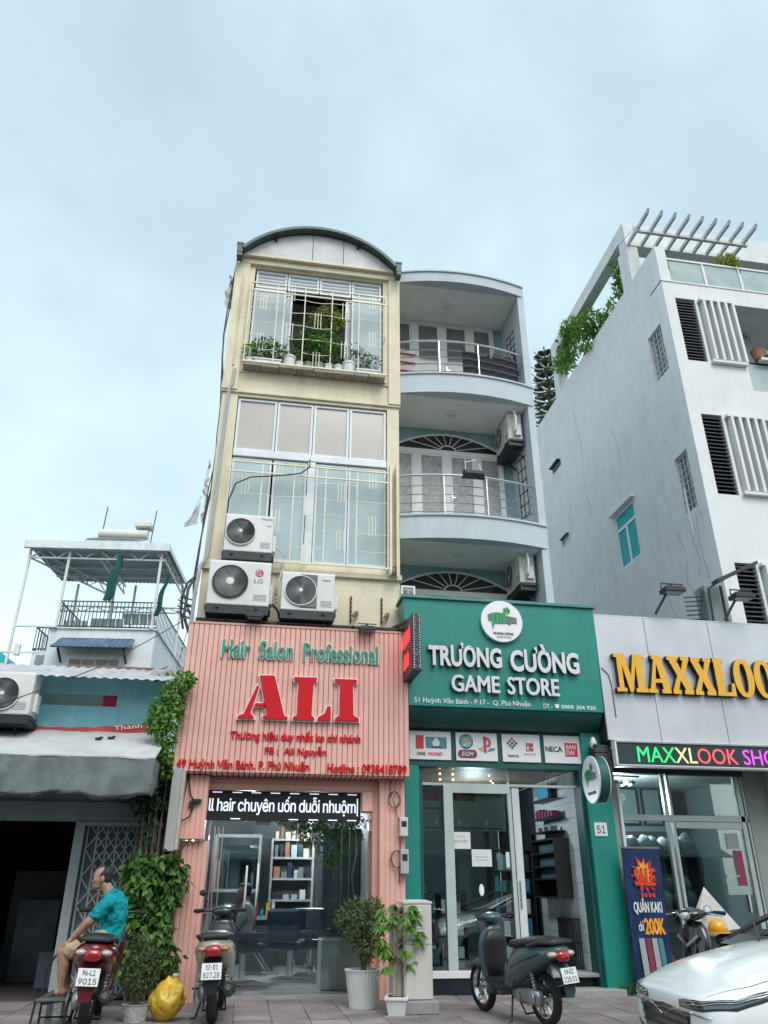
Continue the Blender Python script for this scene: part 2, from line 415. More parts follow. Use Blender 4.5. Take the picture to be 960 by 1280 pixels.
def text(body, x0, x1, z0, z1, y, mat, parent, depth=.02, bold=0., shear=0., split='letter', frame=None, spacing=1., name='lettering', local=False, backmat=None, label=None, xf=None):
    """lettering fitted to the box x0..x1, z0..z1, front face at y - depth (or in a 4x4 frame)"""
    V, F = text_mesh(body, bold, shear, 0.5, spacing)
    xa, xb = min(v[0] for v in V), max(v[0] for v in V); za, zb = min(v[1] for v in V), max(v[1] for v in V)
    sx, sz = (x1 - x0) / (xb - xa), (z1 - z0) / (zb - za)
    fr = frame or (Matrix.Translation((0, y, 0)) @ FRONT)
    P = [fr @ Vector((x0 + (v[0] - xa) * sx, z0 + (v[1] - za) * sz, (v[2] + .5) * depth)) for v in V]
    if split:
        for a, b, fs in islands(V, F):
            mb = MB(); idx = {}
            for fi in fs:
                ff = []
                for i in F[fi]:
                    if i not in idx: idx[i] = len(mb.v); mb.v.append(tuple(P[i]))
                    ff.append(idx[i])
                mb.f.append(tuple(ff)); mb.m.append(0 if (backmat is None or min(V[i][2] for i in F[fi]) > .39) else 1)
            mb.build(split, [mat, backmat] if backmat else mat, parent, local=local)
    else:
        mb = MB(); mb.v = [tuple(p) for p in P]; mb.f = F
        mb.m = [0 if (backmat is None or min(V[i][2] for i in f) > .39) else 1 for f in F]
        return mb.build(name, [mat, backmat] if backmat else mat, parent, local=local, label=label)
# ---- leaves
def leaf(mb, c, d, n, L, w):
    d = d.normalized(); s = d.cross(n)
    if s.length < 1e-4: s = Vector((1, 0, 0))
    s.normalize(); n = s.cross(d).normalized()
    c = Vector(c)
    p = [c, c + d * L * .35 + s * w * .5 + n * L * .05, c + d * L - n * L * .12, c + d * L * .35 - s * w * .5 + n * L * .05, c + d * L * .45 - n * L * .03]
    mb.add(p, [(0, 1, 4), (0, 4, 3), (1, 2, 4), (4, 2, 3)])
def rv():
    while True:
        v = Vector((random.uniform(-1, 1), random.uniform(-1, 1), random.uniform(-1, 1)))
        if .05 < v.length < 1: return v.normalized()
def foliage(blobs, n, L, w, droop=.3, mb=None, shell=.55):
    """blobs = [(centre, (rx,ry,rz))]; leaves thicker towards the surface of each lump"""
    mb = mb or MB(); tot = sum(b[1][0] * b[1][1] + b[1][2] * b[1][0] for b in blobs)
    for c, r in blobs:
        k = max(4, int(n * (r[0] * r[1] + r[2] * r[0]) / tot))
        for _ in range(k):
            u = rv(); q = shell + (1 - shell) * random.random() ** .6
            if random.random() < .12: q *= 1.18
            p = Vector((c[0] + u.x * r[0] * q, c[1] + u.y * r[1] * q, c[2] + u.z * r[2] * q))
            d = (u * .6 + rv() * .7 + Vector((0, 0, -droop))); nn = (u + rv() * .6 + Vector((0, 0, .5)))
            s = random.uniform(.7, 1.25)
            leaf(mb, p, d, nn, L * s, w * s)
    return mb
def lumps(c, r, k, rr):
    out = []
    for _ in range(k):
        u = rv(); q = random.uniform(.25, .8)
        s = rr * random.uniform(.65, 1.25)
        out.append(((c[0] + u.x * r[0] * q, c[1] + u.y * r[1] * q, c[2] + u.z * r[2] * q), (s, s, s * .85)))
    return out
def rect_frame(mb, x0, x1, z0, z1, y0, y1, t):
    mb.box(x0, x1, y0, y1, z0, z0 + t); mb.box(x0, x1, y0, y1, z1 - t, z1); mb.box(x0, x0 + t, y0, y1, z0 + t, z1 - t); mb.box(x1 - t, x1, y0, y1, z0 + t, z1 - t)
    return mb

# ================================================================== GROUND
def structure(o): o['kind'] = 'structure'; return o
road = MB(); road.quad((-900, -900, -.2), (900, -900, -.2), (900, 900, -.2), (-900, 900, -.2))
structure(road.build('road', asphalt))
# pavement bed with its tiles
pave = B('pavement', joint_m, None, -14, 16, 7.98, 12.6, -.195, -.012); structure(pave)
kerbs = MB()
for i in range(30):
    x = -14 + i
    kerbs.box(x + .004, x + .996, 7.84, 7.975, -.196, .004)
structure(kerbs.build('kerb', concrete, bevel=.012))
tile_me = None; TS = .40
for j in range(9):
    for i in range(27):
        x = -4.4 + i * TS + .02; y = 7.985 + j * TS
        if x > 5.6: continue
        dz = random.uniform(-.0025, .0025)
        if tile_me is None:
            o = MB().box(-TS / 2 + .004, TS / 2 - .004, -TS / 2 + .004, TS / 2 - .004, -.014, 0).build('paving_tile', tile_m, pave, local=True)
            tile_me = o.data
        else: o = link('paving_tile', tile_me, pave)
        l = WM[pave].inverted() @ Vector((x + TS / 2, y + TS / 2, dz)); o.location = l
        o.rotation_euler = (random.uniform(-.004, .004), random.uniform(-.004, .004), random.uniform(-.004, .004))
far = MB()
for x0, x1 in ((-14, -4.39), (5.62, 16)):
    far.box(x0, x1, 7.985, 11.57, -.014, -.001)
far.build('outer_paving', tile_m, pave)
# opposite side of the street, only ever seen mirrored in the shop glass
structure(B('far_pavement', concrete, None, -30, 34, -9.5, -5.2, -.195, -.01))

# ================================================================== SALON HOUSE (narrow yellow building)
Hs = T('narrow_house', 'narrow tall cream yellow building with arched roof and two grilled windows', 'building', (.6, 11.4, 0))
w1 = (-.62, 1.87, 9.6, 12.0); w2 = (-.70, 1.95, 5.92, 9.0)
mb = MB().wall(-.97, 2.165, 2.72, 12.02, 11.4, 11.62, [w1, w2]); mb.build('front_wall', yellow, Hs)
mb = MB(); mb.box(-.97, -.85, 11.621, 21, 0, 12.0); mb.box(2.04, 2.16, 11.621, 21, 0, 12.0); mb.box(-.849, 2.039, 20.8, 21, 0, 12.0)
mb.build('side_walls', yellow, Hs)
mb = MB()
for z in (2.75, 5.72, 9.3): mb.box(-.849, 2.039, 11.623, 20.79, z - .16, z)
mb.box(-.849, 2.039, 14.2, 14.3, 2.76, 12.0); mb.build('floors', interior_dark, Hs); B('added_backing_board', M('backing_board_grey', (.34, .37, .36), .8, var=.15), Hs, -.84, 2.03, 12.3, 12.35, 9.31, 11.99)  # pale board added behind the open window so it looks less black
# cornice lines and cracks
B('cornice', yellow_trim, Hs, -1.0, 2.19, 11.36, 11.405, 9.055, 9.095, bevel=.006)
B('cornice', yellow_trim, Hs, -.98, 2.18, 11.375, 11.405, 9.505, 9.53)
B('top_beam', yellow_trim, Hs, -.93, 2.12, 11.33, 11.62, 12.025, 12.15, bevel=.01)
B('top_trim', yellow, Hs, -.88, 2.07, 11.25, 11.6, 12.151, 12.2, bevel=.005)
B('corner_pilaster', yellow, Hs, 1.97, 2.185, 11.34, 11.4, 9.1, 12.02)
B('corner_pilaster', yellow, Hs, -.99, -.72, 11.34, 11.4, 9.1, 12.02)
B('window_hood', yellow_trim, Hs, -.99, 2.185, 11.335, 11.4, 5.70, 5.79, bevel=.008)
# arch
Rr, zc, xc = 1.855, 12.2 + .73 - 1.855, .6
def arc(r, a0=-53.4, a1=53.4, n=22): return [(xc + r * math.sin(rad(a0 + (a1 - a0) * i / n)), zc + r * math.cos(rad(a0 + (a1 - a0) * i / n))) for i in range(n + 1)]
top = arc(Rr - .05)
for a, b in ((0, 10), (10, 14), (14, 22)):                 # three boards with a joint between
    seg = top[a:b + 1]
    xs0, xs1 = seg[0][0] + (.006 if a else 0), seg[-1][0] - (.006 if b < 22 else 0)
    poly = [(xs0, 12.2)] + [(min(max(x, xs0), xs1), z) for x, z in seg if z > 12.2] + [(xs1, 12.2)]
    MB().prism(poly, 11.26, 11.3).build('gable_board', white_board, Hs, fixn=True)
def shellarc(ro, ri, y0, y1, name, mat):
    o, i = arc(ro), arc(ri); mb = MB()
    for k in range(len(o) - 1):
        p = [(i[k][0], y0, i[k][1]), (i[k + 1][0], y0, i[k + 1][1]), (i[k + 1][0], y1, i[k + 1][1]), (i[k][0], y1, i[k][1]), (o[k][0], y0, o[k][1]), (o[k + 1][0], y0, o[k + 1][1]), (o[k + 1][0], y1, o[k + 1][1]), (o[k][0], y1, o[k][1])]
        mb.hexa(p)
    return mb.build(name, mat, Hs)
shellarc(Rr + .0, Rr - .04, 11.12, 20.8, 'barrel_roof', roof_green)
shellarc(Rr + .012, Rr - .048, 11.08, 11.12, 'roof_rim', roof_green)
for x in (-.93, 2.13):
    mb = MB().box(x - .055, x + .055, 11.1, 11.3, 12.06, 12.28); mb.box(x - .065, x + .065, 11.09, 11.31, 12.25, 12.30); mb.box(x - .05, x + .05, 11.08, 11.25, 11.95, 12.04)
    mb.build('gutter_box', roof_green, Hs, bevel=.008)
for k in (5, 16):
    x, z = arc(Rr - .07)[k]; MB().box(x - .025, x + .025, 11.2, 11.26, z - .06, z).build('roof_clip', dark_metal, Hs)

# windows ---------------------------------------------------------------
def win(parent, x0, x1, z0, z1, y, pane, fm=white_alu, t=.035, inset=.02, name='window'):
    f = rect_frame(MB(), x0, x1, z0, z1, y, y + .05, t).build(name, fm, parent)
    MB().box(x0 + t, x1 - t, y + inset, y + inset + .012, z0 + t, z1 - t).build('pane', pane, f)
    return f
xs = [-.60, .01, .625, 1.255, 1.85]
for i in range(4): win(Hs, xs[i] + .01, xs[i + 1] - .01, 11.57, 11.98, 11.46, pane_blue)
win(Hs, -.60, -.0, 9.62, 11.54, 11.46, pane_blue); win(Hs, -.46, .13, 9.64, 11.52, 11.515, pane_blue)
win(Hs, 1.27, 1.85, 9.62, 11.54, 11.46, pane_blue); win(Hs, 1.16, 1.7, 9.64, 11.52, 11.515, pane_blue)
mb = MB()
for z in (11.68, 11.76, 11.84, 11.92): mb.box(-.55, 1.8, 11.452, 11.458, z, z + .012)
mb.build('blind_cord', white_alu, Hs)
B('window_sill', yellow_trim, Hs, -.66, 1.93, 11.36, 11.42, 9.56, 9.6)
for i, (a, b) in enumerate(((-.69, .0), (.0, .64), (.64, 1.28), (1.28, 1.94))):
    win(Hs, a + .006, b - .006, 7.93, 8.98, 11.44, pane_beige, t=.04, inset=.03)
B('transom', white_alu, Hs, -.69, 1.94, 11.40, 11.5, 7.80, 7.92, bevel=.006)
B('blind_shadow_strip', interior_dark, Hs, -.66, 1.9, 11.50, 11.52, 7.62, 7.80)  # dark strip painted for the shadow of the blind
for i, (a, b) in enumerate(((-.69, -.02), (.0, .58), (.72, 1.28), (1.28, 1.94))):
    win(Hs, a + .006, b - .006, 5.94, 7.78, 11.44, pane_mint, t=.035, inset=.03)
B('window_post', white_alu, Hs, .585, .715, 11.41, 11.5, 5.93, 7.79, bevel=.005)
# grilles
def grille(x0, x1, z0, z1, y, top2, rows, seed, wall_y=11.4, r=.008):
    rnd = random.Random(seed); mb = MB(); cw = (x1 - x0) / 5
    cols = [x0 + cw * k for k in range(6)]; ch = (z1 - z0) / rows
    mb.box(x0 - .02, x1 + .02, y - .012, y + .012, z1 - .015, z1 + .015); mb.box(x0 - .02, x1 + .02, y - .012, y + .012, z0 - .015, z0 + .015)
    if top2: mb.box(x0 - .03, x1 + .03, y - .012, y + .012, z1 - .20, z1 - .175)
    for k, x in enumerate(cols): mb.box(x - .009, x + .009, y - .01, y + .01, z0, z1 - .0)
    for j in range(1, rows):
        z = z0 + ch * j
        for k in range(5):
            if rnd.random() < .16: continue
            a, b = cols[k], cols[k + 1]; sag = -.03 if (j + k) % 2 else .0
            mb.tube([(a, y, z), ((a * 3 + b) / 4, y, z + sag * .75), ((a + b) / 2, y, z + sag), ((a + 3 * b) / 4, y, z + sag * .75), (b, y, z)], r * .8, 4)
    for k in range(5):
        for j in range(rows):
            if (k * 2 + j) % 3 == seed % 3:
                xm = (cols[k] + cols[k + 1]) / 2; zz = z0 + ch * (j + .5)
                for d in (-.055, 0, .055): mb.box(xm + d - .006, xm + d + .006, y - .006, y + .006, zz - ch * .62, zz + ch * .62)
    for x in (x0, x1):
        for z in (z0, (z0 + z1) / 2, z1): mb.box(x - .008, x + .008, y, wall_y, z - .008, z + .008)
    return mb.build('window_grille', cream_metal, Hs)
grille(-.66, 1.89, 9.62, 11.44, 11.2, True, 6, 4)
grille(-.69, 1.94, 5.85, 7.6, 11.24, True, 6, 7)
MB().box(1.965, 2.0, 11.2, 11.4, 5.75, 7.75).box(2.08, 2.10, 11.22, 11.4, 5.72, 7.8).build('grille_post', cream_metal, Hs)
mb = MB()
x = -.66
while x < 1.84:
    w = random.uniform(.24, .42); mb.box(x, min(x + w, 1.88), 11.17 + random.uniform(0, .03), 11.4, 9.535, 9.585 + random.uniform(0, .01)); x += w + .012
mb.build('plant_shelf', M('old_shelf', (.30, .27, .22), .9, var=.25, scale=8, streak=.4), Hs)
# dangling cable across the lower grille, rusty strips, wooden wedges
MB().tube([(.60, 11.2, 7.72), (.60, 11.18, 7.55), (.45, 11.18, 7.42), (.05, 11.18, 7.34), (-.35, 11.18, 7.28), (-.58, 11.18, 7.14), (-.66, 11.2, 6.85), (-.67, 11.2, 6.5)], .012, 5).build('cable', black, Hs, smooth=True)
for x in (1.37, 1.86):
    mb = MB().box(x - .010, x + .010, 11.38, 11.399, 4.96, 5.40)
    for k in range(6): mb.box(x - .018, x + .018, 11.365, 11.38, 5.0 + k * .07, 5.02 + k * .07)
    mb.build('wall_bracket', M('rusty_iron', (.10, .06, .045), .8, var=.4, scale=20), Hs)
    MB().hexa([(x, 11.2, 4.99), (x + .05, 11.2, 4.99), (x + .12, 11.38, 5.1), (x + .07, 11.38, 5.1), (x, 11.2, 5.03), (x + .05, 11.2, 5.03), (x + .12, 11.38, 5.16), (x + .07, 11.38, 5.16)]).build('bracket_arm', M('old_wood', (.20, .13, .08), .85, var=.3, scale=9), Hs)
MB().hexa([(1.98, 11.1, 5.72), (2.03, 11.1, 5.72), (2.10, 11.39, 5.9), (2.05, 11.39, 5.9), (1.98, 11.1, 5.77), (2.03, 11.1, 5.77), (2.10, 11.39, 5.96), (2.05, 11.39, 5.96)]).build('bracket_arm', MT['old_wood'], Hs)
# down pipe and patches on the left corner
pipe_m = M('grey_pvc', (.36, .39, .40), .5, var=.08)
MB().tube([(-.80, 11.3, 9.5), (-.81, 11.3, 9.2), (-.86, 11.3, 9.05), (-.88, 11.3, 7.0), (-.90, 11.3, 5.9), (-.99, 11.25, 5.7), (-1.02, 11.2, 5.2), (-1.02, 11.2, 4.6)], .028, 8).build('drain_pipe', pipe_m, Hs, smooth=True)
MB().tube([(-.83, 11.33, 11.8), (-.84, 11.33, 9.6)], .02, 6).build('drain_pipe', yellow_trim, Hs, smooth=True)
mb = MB()
for k in range(3):
    x = -1.0 - .012 * k; pts = []
    for i in range(16):
        z = 4.5 + i * .53; pts.append((x + random.uniform(-.02, .02) - .05 * math.sin(i * .7), 11.42 + .03 * k, z))
    mb.tube(pts, random.uniform(.007, .012), 5)
mb.tube([(-1.05, 11.42, 5.6), (-1.17, 11.38, 5.45), (-1.21, 11.35, 5.2), (-1.2, 11.3, 4.95), (-1.14, 11.3, 4.7)], .018, 6)
mb.tube([(-1.03, 11.42, 5.7), (-1.14, 11.36, 5.35), (-1.15, 11.3, 4.9), (-1.05, 11.3, 4.65)], .022, 6)
setp(mb.build('cable_bundle', black, None, smooth=True), 'bundle of dark cables running up the left edge of the yellow building', 'cable')
# torn flashing sheets hanging on the party edge
rag_m = M('torn_sheet', (.52, .53, .52), .8, var=.25, scale=8, streak=.4)
mb = MB()
def rag(mb, x, z0, z1, w, y=11.5, n=8):
    prev = None
    for i in range(n + 1):
        z = z0 + (z1 - z0) * i / n; a = x + random.uniform(-.03, .03); b = a - w * (.4 + .6 * math.sin(math.pi * (i + .5) / (n + 1))) * random.uniform(.6, 1.1)
        c = [(a, y, z), (b, y + random.uniform(-.05, .05), z + random.uniform(-.05, .05)), (b, y + .01 + random.uniform(-.05, .05), z), (a, y + .012, z)]
        if prev: mb.add(prev + c, [(0, 1, 5, 4), (1, 2, 6, 5), (2, 3, 7, 6), (3, 0, 4, 7)])
        prev = c
rag(mb, -1.0, 11.0, 11.75, .2)
mb.build('torn_flashing', rag_m, Hs)
mb = MB(); rag(mb, -1.03, 6.5, 7.7, .07, n=14)
mb.tube([(-1.12, 11.45, 7.0), (-1.25, 11.4, 6.55), (-1.33, 11.4, 6.45)], .01, 4); mb.add([(-1.12, 11.45, 6.9), (-1.34, 11.45, 6.42), (-1.14, 11.47, 6.5), (-1.12, 11.47, 6.9)], [(0, 1, 2), (3, 2, 1)])
mb.build('torn_flashing', rag_m, Hs)
# dark strip on the wall above the shop sign
B('dark_wall_strip', interior_dark, Hs, -.98, 2.16, 11.37, 11.4, 4.5, 4.86)

# ------------------------------------------------------------------ window garden
def pot(label, x, y, z, r, h, mat=pot_white, plant=None, name='plant_pot', group='pots on the grille shelf of the top window', taper=.78, sq=None):
    t = T(name, label, 'potted plant' if plant else 'pot', (x, y, z), 0, group)
    mb = MB()
    if sq:
        a, b = sq; mb.hexa([(-a * .92, -b * .85, 0), (a * .92, -b * .85, 0), (a * .92, b * .85, 0), (-a * .92, b * .85, 0), (-a, -b, h), (a, -b, h), (a, b, h), (-a, b, h)])
        mb.box(-a - .012, a + .012, -b - .012, b + .012, h - .03, h - .005)
        MB().box(-a + .012, a - .012, -b + .012, b - .012, h - .006, h - .001).build('soil', soil, t, local=True)
    else:
        mb.lathe([(r * taper, 0), (r * .97, h * .86), (r * 1.06, h * .86), (r * 1.06, h), (r * .95, h), (r * .9, h * .8)], n=18, capt=False)
        MB().lathe([(r * .94, h * .9), (r * .5, h * .93)], n=14).build('soil', soil, t, local=True)
    mb.build('pot', mat, t, local=True, smooth=True)
    if plant: plant(t, x, y, z + h)
    return t
def bushy(mat, blobs, n, L, w, droop=.2, stems=4, name='foliage'):
    def f(t, x, y, z):
        mb = MB()
        bl = [((x + c[0], y + c[1], z + c[2]), r) for c, r in blobs]
        foliage(bl, n, L, w, droop, mb).build(name, mat, t, kind='stuff')
        s = MB()
        for c, r in bl[:stems + 3]: s.tube([(x, y, z - .03), ((x * .6 + c[0] * .4), y, z + (c[2] - z) * .5), c], [.008, .006, .003], 4)
        s.build('stem', bark, t)
    return f
Yp_ = 11.29; zs = 9.597
pot('small white pot with bushy green herb at the left end of the shelf', -.56, Yp_, zs, .075, .13, plant=bushy(leaf_b, [((.0, 0, .18), (.12, .1, .14)), ((.08, -.03, .3), (.1, .08, .1))], 130, .09, .03))
pot('long white planter at the left of the shelf with leafy green plants', -.24, Yp_, zs, .1, .13, sq=(.24, .08), plant=bushy(leaf_a, [((-.12, 0, .25), (.16, .1, .22)), ((.1, 0, .2), (.15, .1, .18)), ((-.02, 0, .4), (.12, .08, .1)), ((.22, 0, .15), (.12, .1, .12))], 420, .10, .03))
pot('large white round pot between the long planter and the centre with a thin dark shrub', .14, Yp_, zs, .12, .24, plant=bushy(leaf_e, [((0, 0, .2), (.12, .1, .18)), ((.05, 0, .42), (.08, .07, .12))], 120, .07, .025))
pot('small white pot just right of the large left pot', .33, Yp_, zs, .075, .15, plant=bushy(leaf_a, [((.0, 0, .16), (.07, .06, .12))], 50, .07, .02))
pot('grey pot left of the leafy young tree', .49, Yp_, zs, .085, .15, mat=concrete, plant=bushy(leaf_e, [((.0, 0, .25), (.14, .1, .2)), ((-.05, 0, .5), (.1, .08, .12))], 190, .08, .03))
pot('grey pot holding the tall young tree in the middle of the window', .68, Yp_, zs, .09, .16, mat=concrete, plant=bushy(leaf_b, [((.05, .0, .35), (.24, .12, .2)), ((.1, .05, .65), (.16, .12, .18)), ((-.06, .05, .55), (.14, .1, .14)), ((.12, .05, .95), (.13, .1, .12)), ((.25, .05, .5), (.14, .1, .18))], 520, .12, .035, stems=5))
pot('small white pot under the tall young tree', .85, Yp_, zs, .08, .16, plant=bushy(leaf_a, [((.0, 0, .2), (.12, .08, .14))], 80, .08, .025))
pot('small white pot beside the large right pot', 1.03, Yp_, zs, .085, .16, plant=bushy(leaf_e, [((.0, 0, .2), (.1, .08, .14)), ((.05, 0, .4), (.08, .06, .1))], 100, .08, .02))
pot('large white round pot at the right of the shelf with thin twigs', 1.22, Yp_, zs, .12, .24, plant=bushy(leaf_c, [((.0, 0, .22), (.14, .1, .16)), ((.1, 0, .35), (.12, .1, .1))], 120, .07, .02))
pot('long white planter at the right end of the shelf with grey green herbs', 1.57, Yp_, zs, .1, .12, sq=(.21, .08), plant=bushy(leaf_c, [((-.1, 0, .22), (.14, .1, .18)), ((.1, 0, .2), (.13, .1, .17)), ((-.12, 0, .4), (.12, .08, .1))], 330, .07, .02))
hb = T('hanging_basket', 'round hanging basket of yellow green trailing leaves in the top window', 'plant', (.80, 11.35, 10.75))
foliage([((.80, 11.35, 10.92), (.34, .16, .13)), ((.62, 11.35, 10.82), (.15, .12, .14)), ((.98, 11.35, 10.84), (.15, .12, .14)), ((.8, 11.35, 11.08), (.2, .12, .12))], 700, .075, .028, .5).build('foliage', leaf_d, hb, kind='stuff')
MB().lathe([(.05, 0), (.16, .1), (.17, .13)], c=(.8, 11.35, 10.78), n=14, capt=False).build('basket', bark, hb)
MB().bar((.7, 11.35, 10.9), (.8, 11.35, 11.5), .006).bar((.9, 11.35, 10.9), (.8, 11.35, 11.5), .006).build('hanger', black, hb)
ft = T('indoor_plant', 'dark green climbing plant inside the open top window', 'plant', (.65, 11.7, 9.6))
foliage(lumps((.65, 11.72, 10.4), (.55, .1, .85), 22, .24), 1900, .09, .035).build('foliage', leaf_a, ft, kind='stuff')
MB().tube([(.65, 11.7, 9.6), (.7, 11.75, 10.3), (.6, 11.75, 11.0)], .012, 5).build('stem', bark, ft)

# ------------------------------------------------------------------ air conditioners
logo_cyan = M('logo_cyan', (.02, .30, .42), .5); logo_red = M('logo_crimson', (.50, .03, .10), .5); logo_grey = M('logo_grey', (.20, .20, .21), .5)
def ac_unit(label, loc, w, h, d, style, rz=0, group='outdoor air conditioner units on the yellow wall', fx=None):
    """origin at bottom left front corner; local X width, front faces -Y"""
    t = T('air_conditioner', label, 'air conditioner', loc, rz, group)
    MB().box(0, w, 0, d, 0, h).build('casing', ac_white, t, local=True, bevel=.018)
    MB().box(-.004, w + .004, .01, d - .01, h - .03, h + .012).build('top_lid', ac_white, t, local=True, bevel=.006)
    cx, cz, R = fx or (w * .35, h * .5, h * .42)
    MB().lathe([(R, -.012), (R * .98, -.03), (R * .93, -.03), (R * .93, -.006)], c=(cx, 0, cz), n=36, axis='y', capb=False, capt=False).build('grille_ring', ac_white if style != 'lg' else dark_metal, t, local=True, smooth=True)
    MB().lathe([(R * .94, -.004), (.01, -.004)], c=(cx, 0, cz), n=32, axis='y').build('fan_opening', black, t, local=True)
    fan = MB()
    for k in range(3):
        a = k * 2 * math.pi / 3 + .4
        pts = []
        for q in range(6):
            r = R * (.18 + .14 * q); da = .13 * q
            pts.append((r, a + da))
        v = []
        for r, an in pts: v.append((cx + r * math.cos(an), -.010, cz + r * math.sin(an)))
        for r, an in reversed(pts): v.append((cx + r * math.cos(an + .95), -.006, cz + r * math.sin(an + .95)))
        fan.add(v, [(i, i + 1, 10 - i, 11 - i) for i in range(5)])
    fan.build('fan_blade', M('fan_blade_m', (.06, .065, .07), .5), t, local=True)
    g = MB()
    for k in range(1, 9 if style == 'round' else 10):
        r = R * k / 9.5
        pts = [(cx + r * math.cos(2 * math.pi * i / 24), -.026, cz + r * math.sin(2 * math.pi * i / 24)) for i in range(25)]
        g.tube(pts, .0022, 3, cap=False)
    ns = 44
    for k in range(ns):
        a = 2 * math.pi * k / ns
        g.tube([(cx + R * .14 * math.cos(a), -.03, cz + R * .14 * math.sin(a)), (cx + R * .55 * math.cos(a + .22), -.034, cz + R * .55 * math.sin(a + .22)), (cx + R * .96 * math.cos(a + .35), -.026, cz + R * .96 * math.sin(a + .35))], .0032, 3, cap=False)
    g.build('fan_guard', ac_grey if style != 'lg' else M('guard_pale', (.45, .46, .46), .5), t, local=True)
    MB().lathe([(R * (.22 if style == 'lg' else .13), -.03), (R * (.21 if style == 'lg' else .12), -.04), (R * .04, -.044)], c=(cx, 0, cz), n=16, axis='y').build('fan_hub', ac_white, t, local=True, smooth=True)
    # pipe cover on the right side and louvres in the casing side
    MB().box(w + .001, w + .05, d * .35, d * .85, h * .12, h * .55).build('valve_cover', ac_white, t, local=True, bevel=.01)
    s = MB()
    for k in range(5): s.box(w * .74, w * .95, -.004, -.001, h * .12 + k * .022, h * .12 + k * .022 + .006)
    s.build('vent_slots', ac_grey, t, local=True)
    # wall bracket
    br = MB()
    for x in (w * .18, w * .80):
        br.box(x - .02, x + .02, -.03, d + .08, -.055, -.012); br.box(x - .02, x + .02, d + .06, d + .1, -.35, .2)
        br.bar((x, .02, -.04), (x, d + .07, -.32), .03)
        br.box(x - .022, x + .022, .0, .05, -.012, .0)
    br.build('bracket', dark_metal, t, local=True)
    MB().box(.0, w - .0, .0, d - .01, -.13, -.006).box(-.02, w + .03, .03, d, -.05, -.001).build('drain_tray', dark_metal, t, local=True)
    return t
a = ac_unit('highest air conditioner on the yellow wall with round guard and cyan lettering', (-.66, 10.98, 5.87), .74, .62, .30, 'round', fx=(.24, .33, .235))
text('Panasonic', .55, .72, .55, .59, 0, logo_cyan, a, depth=.002, bold=.01, split=None, frame=Matrix.Translation((0, -.001, 0)) @ FRONT, local=True, name='brand_lettering')
text('inverter', .63, .70, .44, .47, 0, logo_cyan, a, depth=.002, split=None, frame=Matrix.Translation((0, -.001, 0)) @ FRONT, local=True, name='small_lettering')
MB().tube([(.8, .2, .2), (.95, .3, .1), (.9, .35, -.2), (.85, .4, -.5)], .015, 6).build('refrigerant_pipe', pot_white, a, local=True, smooth=True)
a = ac_unit('lower left air conditioner on the yellow wall, black ringed fan and round red logo', (-.82, 10.88, 4.97), .91, .69, .33, 'lg', fx=(.32, .36, .265))
MB().lathe([(.062, -.003), (.058, -.005)], c=(.74, 0, .52), n=20, axis='y').build('logo_disc', logo_red, a, local=True)
lw = MB()
for p in ([(-.03 + .0, .03), (-.01, .03)],): pass
pts = [(.74 + .042 * math.cos(rad(t)), -.007, .52 + .042 * math.sin(rad(t))) for t in range(60, 340, 20)]
lw.tube(pts + [(.755, -.007, .505), (.755, -.007, .52)], .004, 3); lw.box(.735, .74, -.008, -.005, .50, .545); lw.box(.735, .755, -.008, -.005, .50, .506); lw.box(.718, .728, -.008, -.005, .535, .545)
lw.build('logo_face', white_letter, a, local=True)
text('LG', .67, .80, .36, .425, 0, logo_grey, a, depth=.003, bold=.02, split=None, frame=Matrix.Translation((0, -.001, 0)) @ FRONT, local=True, name='brand_lettering')
mb = MB()
for k in range(12): mb.tube([(.93 + random.uniform(0, .05), .05, .35 - k * .03), (1.0 + random.uniform(0, .05), .02, .3 - k * .03), (.95 + random.uniform(0, .08), .02, .26 - k * .03)], .004, 3)
mb.tube([(.92, .2, .15), (1.04, .25, .05), (1.1, .3, -.1), (1.6, .4, -.13)], .016, 6)
mb.build('loose_cable', dark_metal, a, local=True)
a = ac_unit('lower right air conditioner on the yellow wall with a fully meshed fan side', (.26, 10.90, 4.95), .80, .60, .30, 'round', fx=(.29, .31, .245))
MB().box(.29, .535, -.008, -.002, .045, .575).build('mesh_panel', M('ac_mesh', (.12, .125, .125), .6, var=.15), a, local=True)
mb = MB()
for k in range(24):
    mb.box(.30, .53, -.016, -.012, .055 + k * .022, .062 + k * .022); mb.box(.30 + k * .0098, .303 + k * .0098, -.015, -.013, .055, .565)
mb.build('mesh_slats', ac_grey, a, local=True)
MB().box(.60, .74, -.004, -.001, .495, .503).box(.62, .72, -.004, -.001, .485, .489).build('brand_line', logo_grey, a, local=True)
MB().box(.812, .86, .1, .25, .08, .28).build('pipe_cap', ac_white, a, local=True, bevel=.015)

